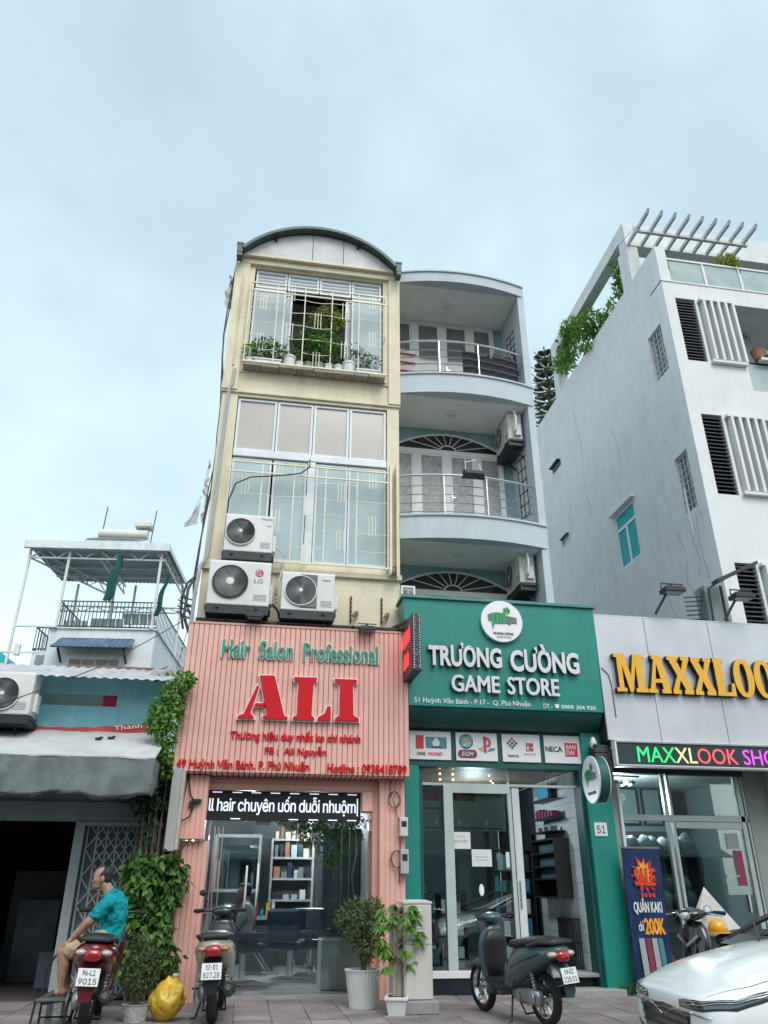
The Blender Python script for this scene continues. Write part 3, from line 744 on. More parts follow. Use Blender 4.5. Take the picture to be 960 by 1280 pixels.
# ================================================================== SALON SIGN AND SHOPFRONT
sg = T('salon_sign', 'large salmon ribbed hair salon sign board with red ALI letters', 'sign', (.6, 10.9, 2.76))
nr = 44; x0, x1, z0, z1 = -1.02, 2.185, 2.64, 4.675; pw = (x1 - x0) / nr; rib_me = None
MB().box(x0 + .01, x1 - .01, 10.932, 10.97, z0 + .01, z1 - .01).build('backing', pink, sg)
for k in range(nr):
    if rib_me is None:
        prof = [(-pw / 2 + .0005, .021), (-pw / 2 + .003, .012), (-pw / 2 + .008, 0), (pw / 2 - .008, 0), (pw / 2 - .003, .012), (pw / 2 - .0005, .021)]
        mb = MB(); a = [(x, y, 0) for x, y in prof]; b = [(x, y, z1 - z0) for x, y in prof]
        n = len(prof); mb.add(a + b, [(i, i + 1, n + i + 1, n + i) for i in range(n - 1)] + [(0, n, 2 * n - 1, n - 1), tuple(range(n)), tuple(range(2 * n - 1, n - 1, -1))])
        o = mb.build('rib', pink, sg, local=True, fixn=True); rib_me = o.data
    else: o = link('rib', rib_me, sg)
    o.location = WM[sg].inverted() @ Vector((x0 + pw * (k + .5), 10.91, z0))
# ribbed soffit under the board
mb = MB()
for k in range(nr): xx = x0 + pw * (k + .5); mb.box(xx - pw * .36, xx + pw * .36, 10.94, 11.38, z0 - .022, z0 + .0)
mb.box(x0, x1, 10.94, 11.39, z0 + .001, z0 + .02); mb.build('ribbed_soffit', pink, sg)
B('sign_cap', pink_dark, sg, x0 - .005, x1 + .005, 10.90, 11.0, z1, z1 + .03)
mb = MB(); mb.box(-.95, 2.15, 11.0, 11.05, 4.76, 4.79)
for k in range(9): mb.box(-.9 + k * .375, -.87 + k * .375, 11.0, 11.04, 4.69, 4.785); mb.box(-.9 + k * .375, -.88 + k * .375, 11.0, 11.38, 4.73, 4.75)
mb.build('fixing_rails', dark_metal, sg)
yf = 10.905
text('Hair  Salon  Professional', -.52, 1.73, 4.195, 4.455, yf - .028, green_letter, sg, depth=.012, bold=.022)
text('Hair  Salon  Professional', -.535, 1.745, 4.178, 4.468, yf - .012, white_letter, sg, depth=.016, bold=.048, split='letter_backing')
def zmap(zx, zy):
    px, py = 210 + zx * .3229, 760 + zy * .3229
    return (-.18 + (px - 300) * .01108 - (902 - py) * .0010, 3.3 + (902 - py) * .01125 + (px - 300) * .0004)
def offset_poly(p, d):
    n = len(p); area = sum(p[i][0] * p[(i + 1) % n][1] - p[(i + 1) % n][0] * p[i][1] for i in range(n)); s = 1 if area > 0 else -1; o = []
    for i in range(n):
        a, b, c = Vector(p[i - 1]), Vector(p[i]), Vector(p[(i + 1) % n]); e1 = (b - a).normalized(); e2 = (c - b).normalized()
        n1 = Vector((e1.y, -e1.x)) * s; n2 = Vector((e2.y, -e2.x)) * s; m = (n1 + n2); m = m.normalized() if m.length > .01 else n1
        o.append(tuple(b + m * d / max(.5, m.dot(n1))))
    return o
ali = {'A': [[(355, 267), (413, 267), (446, 421), (459, 425), (457, 435), (365, 431), (364, 421), (379, 418)],
             [(345, 303), (352, 312), (316, 410), (328, 422), (330, 430), (268, 430), (270, 420), (291, 413)],
             [(338, 373), (373, 374), (376, 385), (333, 384)]],
       'L': [[(489, 272), (580, 274), (578, 288), (566, 294), (551, 420), (562, 430), (560, 439), (478, 436), (479, 425), (494, 419), (506, 292), (490, 287)],
             [(572, 439), (577, 426), (603, 412), (614, 386), (628, 385), (625, 440)]],
       'I': [[(650, 278), (740, 281), (738, 294), (722, 300), (716, 420), (736, 431), (735, 442), (642, 439), (643, 429), (660, 420), (670, 298), (651, 290)]]}
for ch, polys in ali.items():
    m1 = MB(); m2 = MB()
    for p in polys:
        q = [zmap(*a) for a in p]
        m1.prism(q, yf - .075, yf - .045); m2.prism(offset_poly(q, .016), yf - .044, yf - .001)
    l = m1.build('letter', red_letter, sg, fixn=True); m2.build('letter_rim', white_letter, l, fixn=True)
text('Thương hiệu duy nhất ko chi nhánh', -.3, 1.49, 3.035, 3.205, yf - .003, red_letter, sg, depth=.014, bold=.026)
text('FB :  Ali Nguyễn', .18, 1.02, 2.855, 3.0, yf - .003, red_letter, sg, depth=.014, bold=.026)
text('49 Huỳnh Văn Bánh. P. Phú Nhuận', -.965, .79, 2.648, 2.80, yf - .003, red_letter, sg, depth=.014, bold=.026)
text('Hotline : 0938418789', 1.04, 2.14, 2.66, 2.785, yf - .003, red_letter, sg, depth=.014, bold=.026)

def floodlight(label, x, y, z, tilt=.0, s=1., group=None, arm=(0, .3, -.4)):
    t = T('floodlight', label, 'floodlight', (x, y, z), 0, group)
    MB().box(-.1 * s, .1 * s, -.07 * s, .07 * s, -.02 * s, .02 * s).box(-.085 * s, .085 * s, -.055 * s, .055 * s, .021 * s, .035 * s).build('lamp_body', dark_metal, t, local=True, bevel=.006)
    MB().box(-.085 * s, .085 * s, -.055 * s, .055 * s, -.024 * s, -.0205 * s).build('lens', M('lamp_lens', (.25, .27, .28), .2), t, local=True)
    MB().tube([(-.11 * s, 0, 0), (-.11 * s, .0, .07 * s), (.11 * s, .0, .07 * s), (.11 * s, 0, 0)], .008 * s, 4).build('yoke', dark_metal, t, local=True)
    MB().bar((0, 0, .07 * s), arm, .02 * s).build('arm', dark_metal, t, local=True)
    return t
floodlight('flat black floodlight on the top edge of the salmon sign above Hair', -.10, 10.82, 4.79, arm=(0, .2, -.02), group='floodlights over the salmon sign', s=1.15)
f2 = floodlight('boxy black floodlight on the top edge of the salmon sign above Professional', 1.55, 10.80, 4.68, arm=(0, .2, .06), group='floodlights over the salmon sign', s=1.2)

sf = T('salon_shopfront', 'salmon framed glass shopfront of the hair salon under the big sign', 'shopfront', (.6, 11.3, 0))
def ribbed(x0, x1, y0, y1, z0, z1, n, name='pillar'):
    o = MB().box(x0, x1, y0 + .012, y1, z0, z1); w = (x1 - x0) / n
    for k in range(n): a = x0 + w * k; o.hexa([(a + .006, y0 + .0125, z0), (a + w - .006, y0 + .0125, z0), (a + w - .006, y0 + .013, z1), (a + .006, y0 + .013, z1), (a + .014, y0, z0), (a + w - .014, y0, z0), (a + w - .014, y0, z1), (a + .014, y0, z1)][0:0] or
              [(a + .014, y0, z0), (a + w - .014, y0, z0), (a + w - .004, y0 + .013, z0), (a + .004, y0 + .013, z0), (a + .014, y0, z1), (a + w - .014, y0, z1), (a + w - .004, y0 + .013, z1), (a + .004, y0 + .013, z1)])
    return o.build(name, pink, sf)
ribbed(-.99, -.53, 11.05, 11.36, 1.82, 2.61, 7, 'pillar_casing')
ribbed(-.80, -.47, 11.15, 11.6, 0, 1.80, 5)
ribbed(1.80, 2.155, 11.12, 11.6, 0, 2.61, 5)
B('pillar_edge', pink_dark, sf, 1.71, 1.80, 11.2, 11.6, 0, 2.61, bevel=.006)
B('lintel', pink, sf, -.56, 1.80, 11.22, 11.40, 2.46, 2.61)
mb = MB()
for k in range(2): mb.box(-.56, 1.8, 11.205, 11.22, 2.48 + k * .065, 2.515 + k * .065)
mb.build('lintel_ribs', pink, sf)
B('sensor_box', pink, sf, 1.57, 1.71, 11.18, 11.45, 2.20, 2.455, bevel=.006)
B('threshold', concrete, sf, -.56, 1.80, 11.36, 11.6, -.02, .03)
# frameless glass: fixed left, two door leaves, fixed right
for (a, b, z0_, z1_) in ((-.46, .12, .035, 2.08), (.13, .98, .035, 2.08), (.99, 1.70, .035, 2.08)):
    MB().box(a, b, 11.50, 11.512, z0_, z1_).build('glass_leaf', shop_glass, sf)
for x in (.06, ):
    MB().tube([(x, 11.46, .95), (x, 11.46, 1.52)], .017, 8).tube([(x, 11.46, 1.02), (x, 11.5, 1.02)], .01, 6).tube([(x, 11.46, 1.45), (x, 11.5, 1.45)], .01, 6).build('door_handle', chrome, sf, smooth=True)
MB().tube([(.21, 11.46, .75), (.21, 11.46, 1.55)], .017, 8).tube([(.21, 11.46, .85), (.21, 11.5, .85)], .01, 6).tube([(.21, 11.46, 1.45), (.21, 11.5, 1.45)], .01, 6).build('door_handle', chrome, sf, smooth=True)
for x in (.13, ): MB().box(x, x + .2, 11.49, 11.52, .035, .085).build('patch_fitting', chrome, sf)
MB().box(.13, .33, 11.49, 11.52, 2.03, 2.08).build('patch_fitting', chrome, sf)
for x, dx in ((1.44, 0), (1.52, .02), (1.33, 0), (-.41, 0), (-.36, .01), (-.30, 0)):
    MB().tube([(x, 11.47, 2.0), (x + dx, 11.47, 1.7), (x - dx * 2, 11.47, 1.4), (x + dx, 11.47, .95 if x > 0 else .6)], .008, 5).build('glass_edge_bar', chrome, sf, smooth=True)
# loose wires, meter boxes on the right pillar
mb = MB()
for c0 in ((2.0, 2.35), (2.03, 1.6)):
    for k in range(4):
        pts = [(c0[0] + .07 * math.cos(t * .7 + k) * (1 + .1 * k) + random.uniform(-.01, .01), 11.09 - .004 * k, c0[1] + .11 * math.sin(t * .7 + k)) for t in range(10)]
        mb.tube(pts, .004, 3)
mb.tube([(1.96, 11.09, 2.6), (1.94, 11.09, 2.45), (2.0, 11.09, 2.3), (2.07, 11.09, 2.05), (2.08, 11.09, 1.7), (2.06, 11.09, 1.3)], .006, 4)
mb.build('wires', black, sf); mb = MB()
mb.tube([(-.82, 11.03, 2.65), (-.75, 11.02, 2.35), (-.68, 11.0, 2.25), (-.74, 11.0, 2.08), (-.84, 11.0, 2.02)], .011, 5)
mb.tube([(-.72, 11.03, 1.8), (-.78, 11.02, 1.7), (-.86, 11.0, 1.6)], .009, 5)
mb.build('cable_tails', black, sf)
MB().box(-.73, -.60, 10.99, 11.05, 2.26, 2.3).box(-.76, -.70, 11.0, 11.05, 2.2, 2.27).build('cable_clamp', black, sf)
mbx = T('meter_box', 'small cream electric meter box on the right salmon pillar', 'meter', (2.12, 11.06, 1.9), 0)
B('box_body', M('meter_cream', (.56, .54, .47), .5, var=.1, streak=.3), mbx, 2.06, 2.17, 10.98, 11.1, 1.88, 2.12, bevel=.01); B('box_window', black, mbx, 2.08, 2.15, 10.975, 10.979, 2.0, 2.07)
mbx = T('meter_box', 'grey electric meter box mounted on the right below the cream meter', 'meter', (2.14, 11.06, 1.4), 0)
B('box_body', M('meter_grey', (.40, .41, .41), .5, var=.1, streak=.3), mbx, 2.07, 2.18, 11.0, 11.1, 1.42, 1.72, bevel=.01); B('box_window', black, mbx, 2.09, 2.16, 10.995, 10.999, 1.58, 1.66)
# scrolling display
led = T('led_display', 'black scrolling display with white words over the salon door', 'sign', (.55, 11.3, 2.1))
B('display_case', black, led, -.56, 1.565, 11.36, 11.43, 2.075, 2.455, bevel=.005)
led_white = M('led_white', (.75, .82, .95), .5, var=0, emit=.75)
text('ll hair chuyên uốn duỗi nhuộm', -.515, 1.50, 2.145, 2.39, 11.355, led_white, led, depth=.004, bold=.012, spacing=.95)
mb = MB()
for k in range(8):
    a = -.48 + k * .265 + random.uniform(-.01, .01)
    mb.box(a, a + .13, 11.352, 11.357, 2.425, 2.437)
    if k > 3 or k == 1: mb.box(a, a + .13, 11.352, 11.357, 2.088, 2.1)
mb.box(1.515, 1.53, 11.352, 11.357, 2.15, 2.38); mb.build('display_dashes', led_white, led)

# ------------------------------------------------------------------ salon interior
sofa_m = M('navy_vinyl', (.015, .03, .06), .35, var=.2)
si = T('salon_room', 'dim tiled room of the hair salon seen through the glass doors', 'room', (.6, 13.5, 0))
room_m = M('salon_wall_paint', (.28, .30, .31), .7, var=.1)
B('room_floor', M('salon_floor_tiles', (.55, .56, .55), .18, var=.05), si, -.84, 2.03, 11.601, 17, -.02, .028)
mb = MB()
for k in range(1, 6): mb.box(-.84 + k * .5, -.836 + k * .5, 11.61, 17, .0285, .0295)
for k in range(1, 10): mb.box(-.84, 2.03, 11.61 + k * .55, 11.614 + k * .55, .0285, .0296)
mb.build('floor_joints', concrete, si)
B('room_ceiling', M('salon_ceiling', (.33, .33, .33), .8), si, -.84, 2.03, 11.42, 17, 2.50, 2.55)
B('room_back', room_m, si, -.84, 2.03, 17, 17.05, .03, 2.5)
B('room_side', room_m, si, -.845, -.83, 11.62, 17, .03, 2.5); B('room_side', room_m, si, 2.025, 2.035, 11.62, 17, .03, 2.5)
lampm = M('lamp_glow', (1, .95, .85), .5, var=0, emit=14)
for x, y in ((-.28, 12.3), (.0, 13.6), (1.28, 13.0)):
    MB().lathe([(.04, 0), (.045, .03)], c=(x, y, 2.46), n=12).build('ceiling_lamp', lampm, si)
B('tube_lamp', lampm, si, -.78, -.76, 12.2, 13.0, 1.9, 1.93)
B('tube_lamp', lampm, si, 1.12, 1.15, 14.2, 15.2, 2.3, 2.33)
for x, y, e in ((0, 13.2, 14), (1.2, 14.8, 14)):
    l = bpy.data.lights.new('salon_lamp', 'POINT'); l.energy = e * 4.5; l.color = (.92, .96, 1); l.shadow_soft_size = .1
    o = bpy.data.objects.new('salon_lamp', l); C.objects.link(o); o.location = (x, y, 2.3)
# wall pieces: mirrors, shelves
for k in range(3):
    m_ = B('mirror', M('mirror_glass', (.6, .65, .68), .03, metal=1, var=0), si, -.828, -.82, 12.3 + k * 1.3, 13.1 + k * 1.3, .9, 2.1)
M('shelf_white', (.36, .38, .38), .5); B('shelf_side', MT['shelf_white'], si, .50, .54, 15.6, 16.1, .03, 2.1); B('shelf_side', MT['shelf_white'], si, 1.26, 1.30, 15.6, 16.1, .03, 2.1); B('shelf_back', room_m, si, .54, 1.26, 16.08, 16.1, .03, 2.1)
for k, z in enumerate((.35, .7, 1.05, 1.4, 1.75, 2.06)):
    B('shelf', MT['shelf_white'], si, .54, 1.26, 15.6, 16.08, z, z + .035); x = .57
    while x < 1.2: w_ = random.uniform(.05, .12); B('shelf_item', random.choice([ac_white, pane_grey, pot_terr, pane_blue, black, yellow_trim, sofa_m]), si, x, x + w_, 15.65, 15.8, z + .036, z + .036 + random.uniform(.08, .26)); x += w_ + random.uniform(.01, .05)
for k, (y, z) in enumerate(((14.6, 1.2), (16.9, 1.3))): f_ = rect_frame(MB(), -.5, .3, z, z + .9, y, y + .04, .05).build('mirror_frame', MT['shelf_white'], si); B('mirror_pane', M('mirror_glass', (.6, .65, .68), .03, metal=1, var=0), f_, -.45, .25, y + .02, y + .03, z + .05, z + .85)
B('wall_panel', M('shelf_white', (.45, .47, .48), .5), si, .55, 1.0, 16.3, 16.4, .03, 1.0)
B('dark_cupboard', interior_dark, si, 1.35, 2.0, 14.5, 15.2, .03, 2.2)
pl = T('reception_planter', 'square pale grey green planter box inside the salon door', 'planter', (1.45, 12.1, .03))
B('planter_box', M('planter_paint', (.36, .43, .41), .6, var=.08, streak=.2), pl, 1.14, 1.78, 11.95, 12.5, .03, .62, bevel=.01)
B('planter_soil', soil, pl, 1.17, 1.75, 11.98, 12.47, .615, .624)
pc = T('creeper_and_reflections', 'green leafy plant under the salon ceiling, spread to imitate mirrored greenery', 'plant', (1.2, 12.2, 1.9))
foliage([((1.35, 12.0, 2.05), (.32, .2, .14)), ((.85, 12.1, 2.12), (.3, .2, .12)), ((1.5, 12.0, 1.92), (.2, .15, .16)), ((.6, 12.3, 2.2), (.2, .2, .1)), ((1.62, 11.8, 2.1), (.08, .1, .16)), ((1.3, 12.2, 1.75), (.25, .15, .2)), ((1.0, 12.3, 1.95), (.25, .15, .14))], 1900, .07, .025, .6).build('foliage', leaf_a, pc, kind='stuff')  # leaf lumps spread wide to imitate greenery reflected in the glass
MB().tube([(.4, 12.2, 2.3), (1.0, 12.1, 2.2), (1.7, 12.0, 2.2)], .01, 4).build('stem', bark, pc)
def barber_chair(label, x, y, rz):
    t = T('salon_chair', label, 'chair', (x, y, .03), rz, 'hairdressing chairs inside the salon')
    MB().box(-.28, .28, -.26, .26, .40, .52).build('seat', sofa_m, t, local=True, bevel=.04)
    MB().box(-.27, .27, .22, .32, .52, .95).build('backrest', sofa_m, t, local=True, bevel=.04)
    for s in (-1, 1): MB().box(s * .30 - .03, s * .30 + .03, -.2, .25, .60, .66).box(s * .30 - .02, s * .30 + .02, -.1, .1, .45, .6).build('armrest', sofa_m, t, local=True, bevel=.01)
    MB().lathe([(.05, .05), (.05, .4)], n=12).build('column', chrome, t, local=True, smooth=True)
    MB().box(-.22, .22, -.25, .2, .0, .04).build('base', chrome, t, local=True, bevel=.008)
    MB().box(-.15, .15, -.5, -.35, .12, .16).bar((-.1, -.4, .14), (-.1, -.2, .4), .02).bar((.1, -.4, .14), (.1, -.2, .4), .02).build('footrest', chrome, t, local=True)
    return t
barber_chair('navy hairdressing chair holding the seated customer behind the scooter', .10, 12.75, 1.9)
barber_chair('empty navy hairdressing chair in the middle of the salon floor', .80, 13.3, 2.6)
barber_chair('empty navy hairdressing chair nearest the pale planter box', 1.15, 13.9, 2.9)
tro = T('reception_counter', 'dark counter with small items at the back of the salon', 'counter', (.5, 15, .03))
B('counter_body', interior_dark, tro, .15, .6, 14.2, 14.8, .03, .8); B('counter_top', room_m, tro, .12, .63, 14.15, 14.85, .8, .84)
for x in (-.62, -.5, 1.86, 1.94):
    MB().tube([(x, 12.0 + .2 * random.random(), 2.45), (x + .01, 12.1, 1.6), (x, 12.1, .9)], .012, 6).build('curtain_string', steel, si)
for k, (x, y, z, w_) in enumerate(((-.70, 13.5, .9, .5), (-.70, 14.8, .9, .5), (1.8, 13.6, .8, .5))):
    B('station_table', MT['shelf_white'], si, x - .12, x + .25, y, y + w_, z, z + .05); B('station_drawer', room_m, si, x - .1, x + .2, y + .03, y + w_ - .03, z - .35, z - .01)
for k in range(5): B('bottle', [ac_white, logo_red, cyan_glass, gold, pot_white][k], tro, .16 + k * .09, .21 + k * .09, 14.25, 14.3, .841, .841 + random.uniform(.1, .22))

# projecting red text box
ps = T('projecting_led_sign', 'narrow dark projecting box sign with red lit words between the two shops', 'sign', (2.2, 10.6, 3.95))
B('sign_case', M('led_case', (.05, .02, .03), .4), ps, 2.11, 2.24, 10.22, 11.02, 3.95, 4.78, bevel=.008)
led_red = M('led_red', (.9, .05, .05), .5, var=.3, scale=60, emit=.9)
SIDE = Matrix(((0, 0, -1, 2.108), (-1, 0, 0, 0), (0, 1, 0, 0), (0, 0, 0, 1)))   # face looking towards -X
for zz, ya, yb in ((4.40, 10.92, 10.36), (4.07, 10.85, 10.45)):           # two lit words, too blurred in the photo to read
    mb = MB(); n_ = int((ya - yb) / .035)
    for k in range(n_):
        y_ = ya - k * .035; h0 = random.uniform(0, .05); h1 = random.uniform(.17, .27)
        mb.box(2.103, 2.109, y_ - .014, y_, zz + h0, zz + h1)
        if k % 3 == 1: mb.box(2.103, 2.109, y_ - .035, y_, zz + .02, zz + .05)
    mb.build('lit_word', led_red, ps)
for x in (2.125, 2.21):
    mb = MB()
    for k in range(22): z = 3.98 + k * .036; mb.box(x, x + .015, 10.212, 10.219, z, z + .018)
    mb.build('rim_bulbs', M('bulb', (.55, .65, .65), .4), ps)
mb = MB()
for k in range(60): x = random.uniform(2.145, 2.2); z = random.uniform(3.99, 4.75); mb.box(x, x + .01, 10.213, 10.219, z, z + random.uniform(.008, .02))
mb.build('end_lights', M('led_teal', (.05, .35, .33), .4), ps)
MB().bar((2.0, 11.2, 4.84), (2.15, 10.6, 4.80), .04).bar((1.85, 11.35, 4.86), (2.0, 11.2, 4.84), .04).build('sign_arm', M('rusty_iron'), ps)
# tall light box seen edge on at left
lb = T('vertical_light_box', 'tall narrow light box seen edge on at the left of the salon', 'sign', (-.88, 10.9, 1.66))
MB().hexa([(-1.0, 10.86, 1.66), (-.87, 10.84, 1.66), (-.87, 11.04, 1.66), (-1.0, 11.04, 1.66), (-1.0, 10.86, 2.66), (-.87, 10.84, 2.66), (-.87, 11.04, 2.66), (-1.0, 11.04, 2.66)]).build('box_case', M('lightbox_case', (.42, .43, .42), .6, var=.08, streak=.4), lb, bevel=.008)
mb = MB()
for k in range(130): z = random.uniform(1.68, 2.62); y = random.uniform(10.86, 11.0); mb.box(-.869, -.864, y, y + .012, z, z + .012)
B('box_face', M('lightbox_face', (.50, .42, .36), .6, var=.3, scale=30), lb, -.868, -.83, 10.83, 11.03, 1.68, 2.64)
mb.build('face_bulbs', M('bulb_warm', (.6, .45, .2), .4), lb)

# ================================================================== BLUE HOUSE
bh = T('balcony_house', 'pale blue grey house with three curved balconies and white glazed doors', 'building', (3.45, 11.4, 0))
YB = 12.5; xl, xr = 2.17, 4.76
doors1 = (2.17, 4.42, 9.82, 12.06)
def fan_poly(x0, x1, z0, h, n=14):
    c = (x0 + x1) / 2; w = (x1 - x0) / 2
    return [(c - w * math.cos(math.pi * i / n) if False else x0 + (x1 - x0) * i / n, z0 + h * (1 - ((2 * i / n) - 1) ** 2)) for i in range(n + 1)]
MB().box(xl, xr - .13, YB, YB + .2, 2.9, 12.2).build('back_wall', teal_plaster, bh)
MB().box(xl, xr, YB + .2, 20, 2.95, 12.2).build('house_body', blue_plaster, bh)
MB().wall(xr - .13, xr, 2.9, 12.25, 11.4, YB - .001, []).build('side_wall', blue_plaster, bh)
# diamond light slots in the side wall: wall stays solid, daylight painted as pale panes
def arc_slab(z0, z1, name, mat, lip=True, sag=.2):
    n = 16; f = []
    for i in range(n + 1):
        t = i / n; f.append((xl + (xr - .001 - xl) * t, 11.4 - sag * (1 - (2 * t - 1) ** 2)))
    mb = MB()
    b = [(x, y, z0) for x, y in f] + [(xr - .001, YB - .002, z0), (xl, YB - .002, z0)]
    t_ = [(x, y, z1) for x, y in f] + [(xr - .001, YB - .002, z1), (xl, YB - .002, z1)]
    m = len(b); mb.add(b + t_, [tuple(range(m)), tuple(range(2 * m - 1, m - 1, -1))] + [(i, i + m, (i + 1) % m + m, (i + 1) % m) for i in range(m)])
    o = mb.build(name, mat, bh, fixn=True)
    if lip:
        l = MB()
        for i in range(n):
            a, c = f[i], f[i + 1]
            l.hexa([(a[0], a[1] - .03, z1 - .0), (c[0], c[1] - .03, z1 - .0), (c[0], c[1] + .1, z1), (a[0], a[1] + .1, z1), (a[0], a[1] - .03, z1 + .035), (c[0], c[1] - .03, z1 + .035), (c[0], c[1] + .1, z1 + .035), (a[0], a[1] + .1, z1 + .035)])
        l.build('slab_edge', blue_plaster, bh)
    return f
front = arc_slab(12.06, 12.29, 'roof_slab', blue_plaster)
arc_slab(9.40, 9.80, 'balcony_slab', blue_plaster); arc_slab(6.47, 6.88, 'balcony_slab', blue_plaster)
for z in (12.06, 9.40, 6.47):
    MB().quad((xl + .0, 11.42, z - .004), (xl, YB - .003, z - .004), (xr - .14, YB - .003, z - .004), (xr - .14, 11.42, z - .004)).build('soffit', soffit, bh)
    sl = MB().lathe([(.11, -.03), (.10, -.045), (.06, -.05), (.055, -.035)], c=(3.28, 11.9, z - .004 + .03), n=20, capt=True); sl.build('ceiling_light', white_paint, bh, smooth=True)
# doors and fan lights
def door_set(z0, z1, pane, tall):
    fr = MB(); xs_ = [2.19, 2.70, 3.30, 3.90, 4.43]
    for i, x in enumerate(xs_):
        w = .065 if i in (0, 4) else .13
        a = x if i == 0 else (x - w if i == 4 else x - w / 2)
        if i == 4: a = x - .065
        fr.box(a, a + w, YB - .06, YB - .002, z0, z1)
    fr.box(2.19, 4.43, YB - .061, YB - .002, z1, z1 + .07)
    fr.build('door_frame', white_paint, bh, bevel=.004)
    for i in range(4):
        a, b = xs_[i] + .065, xs_[i + 1] - .065
        d = rect_frame(MB(), a, b, z0 + .02, z1 - .005, YB - .052, YB - .01, .035); d.build('door_leaf', white_paint, bh)
        o = B('door_pane', pane, bh, a + .035, b - .035, YB - .03, YB - .02, z0 + (.05 if tall else .75), z1 - .04)
        if not tall: B('door_panel', white_paint, bh, a + .035, b - .035, YB - .035, YB - .015, z0 + .05, z0 + .75)
    MB().box(3.36, 3.38, YB - .09, YB - .06, z0 + .9, z0 + 1.05).box(3.36, 3.44, YB - .10, YB - .09, z0 + .95, z0 + .97).build('door_handle', steel, bh)
door_set(9.84, 11.98, pane_grey, False)
door_set(6.90, 8.80, M('lace_pane', (.30, .29, .30), .3, var=.35, scale=14), True)
door_set(4.2, 5.90, pane_grey, True)
def fanlight(x0, x1, z0, h):
    poly = fan_poly(x0, x1, z0, h); c = 3.33
    MB().prism(poly, YB - .012, YB - .004).build('fan_pane', M('fan_dark_glass', (.035, .03, .035), .15, var=.3), bh, fixn=True)
    mb = MB(); mb.tube([(x, YB - .03, z) for x, z in poly], .022, 6)
    mb.box(x0, x1, YB - .06, YB - .004, z0 - .03, z0 + .0)
    for a in range(15, 180, 21):
        dx, dz = math.cos(rad(a)), math.sin(rad(a))
        t = .16
        while t < 1.4:
            px, pz = c + dx * t, z0 + dz * t * .75
            if not (x0 < px < x1) or pz > z0 + h * (1 - (2 * (px - x0) / (x1 - x0) - 1) ** 2): break
            t += .02
        mb.tube([(c + dx * .16, YB - .03, z0 + dz * .12), (c + dx * t, YB - .03, z0 + dz * t * .75)], .009, 4)
    mb.tube([(c + .16 * math.cos(rad(a)), YB - .03, z0 + .12 * math.sin(rad(a))) for a in range(0, 181, 20)], .012, 5)
    mb.build('fan_bars', white_paint, bh)
fanlight(2.19, 4.48, 8.90, .37); fanlight(2.19, 4.48, 6.00, .37)
# steel railings on two balconies
def railing(z):
    n = 16; P = []
    for i in range(n + 1):
        t = i / n; P.append((xl + .0 + (xr - .16 - xl) * t, 11.47 - .2 * (1 - (2 * t - 1) ** 2)))
    mb = MB().tube([(x, y, z + .78) for x, y in P], .022, 8)
    for k in range(4): mb.tube([(x, y, z + .08 + k * .165) for x, y in P], .010, 6)
    for k in (5, 10): mb.tube([(P[k][0], P[k][1], z), (P[k][0], P[k][1], z + .78)], .015, 6)
    mb.build('balcony_railing', steel, bh, smooth=True)
railing(9.83); railing(6.91)
# lattice windows in the right side wall, their daylight painted as a pale colour
for z0_, z1_ in ((10.6, 11.45), (7.3, 8.5)):
    MB().box(xr - .142, xr - .131, 11.75, 12.15, z0_, z1_).build('side_window', M('painted_daylight_pane', (.62, .66, .68), .3), bh)
    mb = MB()
    for k in range(6): z = z0_ + (z1_ - z0_) * k / 5; mb.tube([(xr - .15, 11.72, z), (xr - .15, 12.18, z + .1)], .009, 4)
    for y in (11.75, 11.95, 12.15): mb.tube([(xr - .15, y, z0_), (xr - .15, y, z1_)], .009, 4)
    mb.build('side_window_bars', dark_metal, bh)
# white grille at bottom left of first floor, white rim
mb = MB(); rect_frame(mb, 2.17, 2.40, 5.30, 5.62, 11.34, 11.37, .03)
for k in range(3): mb.box(2.2, 2.37, 11.35, 11.36, 5.39 + k * .08, 5.40 + k * .08)
mb.box(2.28, 2.29, 11.35, 11.36, 5.33, 5.6); mb.build('small_grille', white_paint, bh)
B('inner_ledge', white_paint, bh, 2.2, 4.6, 11.9, 12.49, 5.60, 5.68)
def side_ac(label, z):
    t = ac_unit(label, (4.30, 12.42, z), .76, .56, .28, 'round', rz=-math.pi / 2, group='air conditioner units on the balcony side wall', fx=(.28, .28, .22))
    MB().tube([(.76, .12, .1), (.9, .1, .12), (.95, .1, .35), (.86, .1, .62), (.6, .12, .70), (.2, .16, .66), (-.1, .2, .5)], .022, 6).build('refrigerant_pipe', pot_white, t, local=True, smooth=True)
    return t
side_ac('air conditioner hanging on the right wall of the middle balcony', 8.80)
side_ac('air conditioner hanging on the right wall of the lowest balcony', 5.93)
# laundry, boxes and a lamp on the balconies
cloth = T('black_cloth', 'black cloth draped inside the right half of the top balcony railing', 'cloth', (3.9, 11.3, 9.85))
mb = MB(); n = 24; rows = []
for j in range(7):
    row = []
    for i in range(n + 1):
        t = .50 + .47 * i / n; x = xl + (xr - .16 - xl) * t; y = 11.50 - .2 * (1 - (2 * t - 1) ** 2) + .012 * math.sin(i * 1.3 + j * .4)
        ztop = 10.50 - .10 * math.sin(min(1, i / n * 1.3) * math.pi) - (.06 if i % 5 == 2 else 0)
        row.append((x, y, 9.86 + (ztop - 9.86) * j / 6))
    rows.append(row)
V = [p for r in rows for p in r] + [(p[0], p[1] + .012, p[2]) for r in rows for p in r]; m = n + 1; F = []
K = len(rows) * m
for j in range(6):
    for i in range(n): F += [(j * m + i, j * m + i + 1, (j + 1) * m + i + 1, (j + 1) * m + i), (K + j * m + i, K + (j + 1) * m + i, K + (j + 1) * m + i + 1, K + j * m + i + 1)]
for i in range(n): F.append((6 * m + i, 6 * m + i + 1, K + 6 * m + i + 1, K + 6 * m + i))
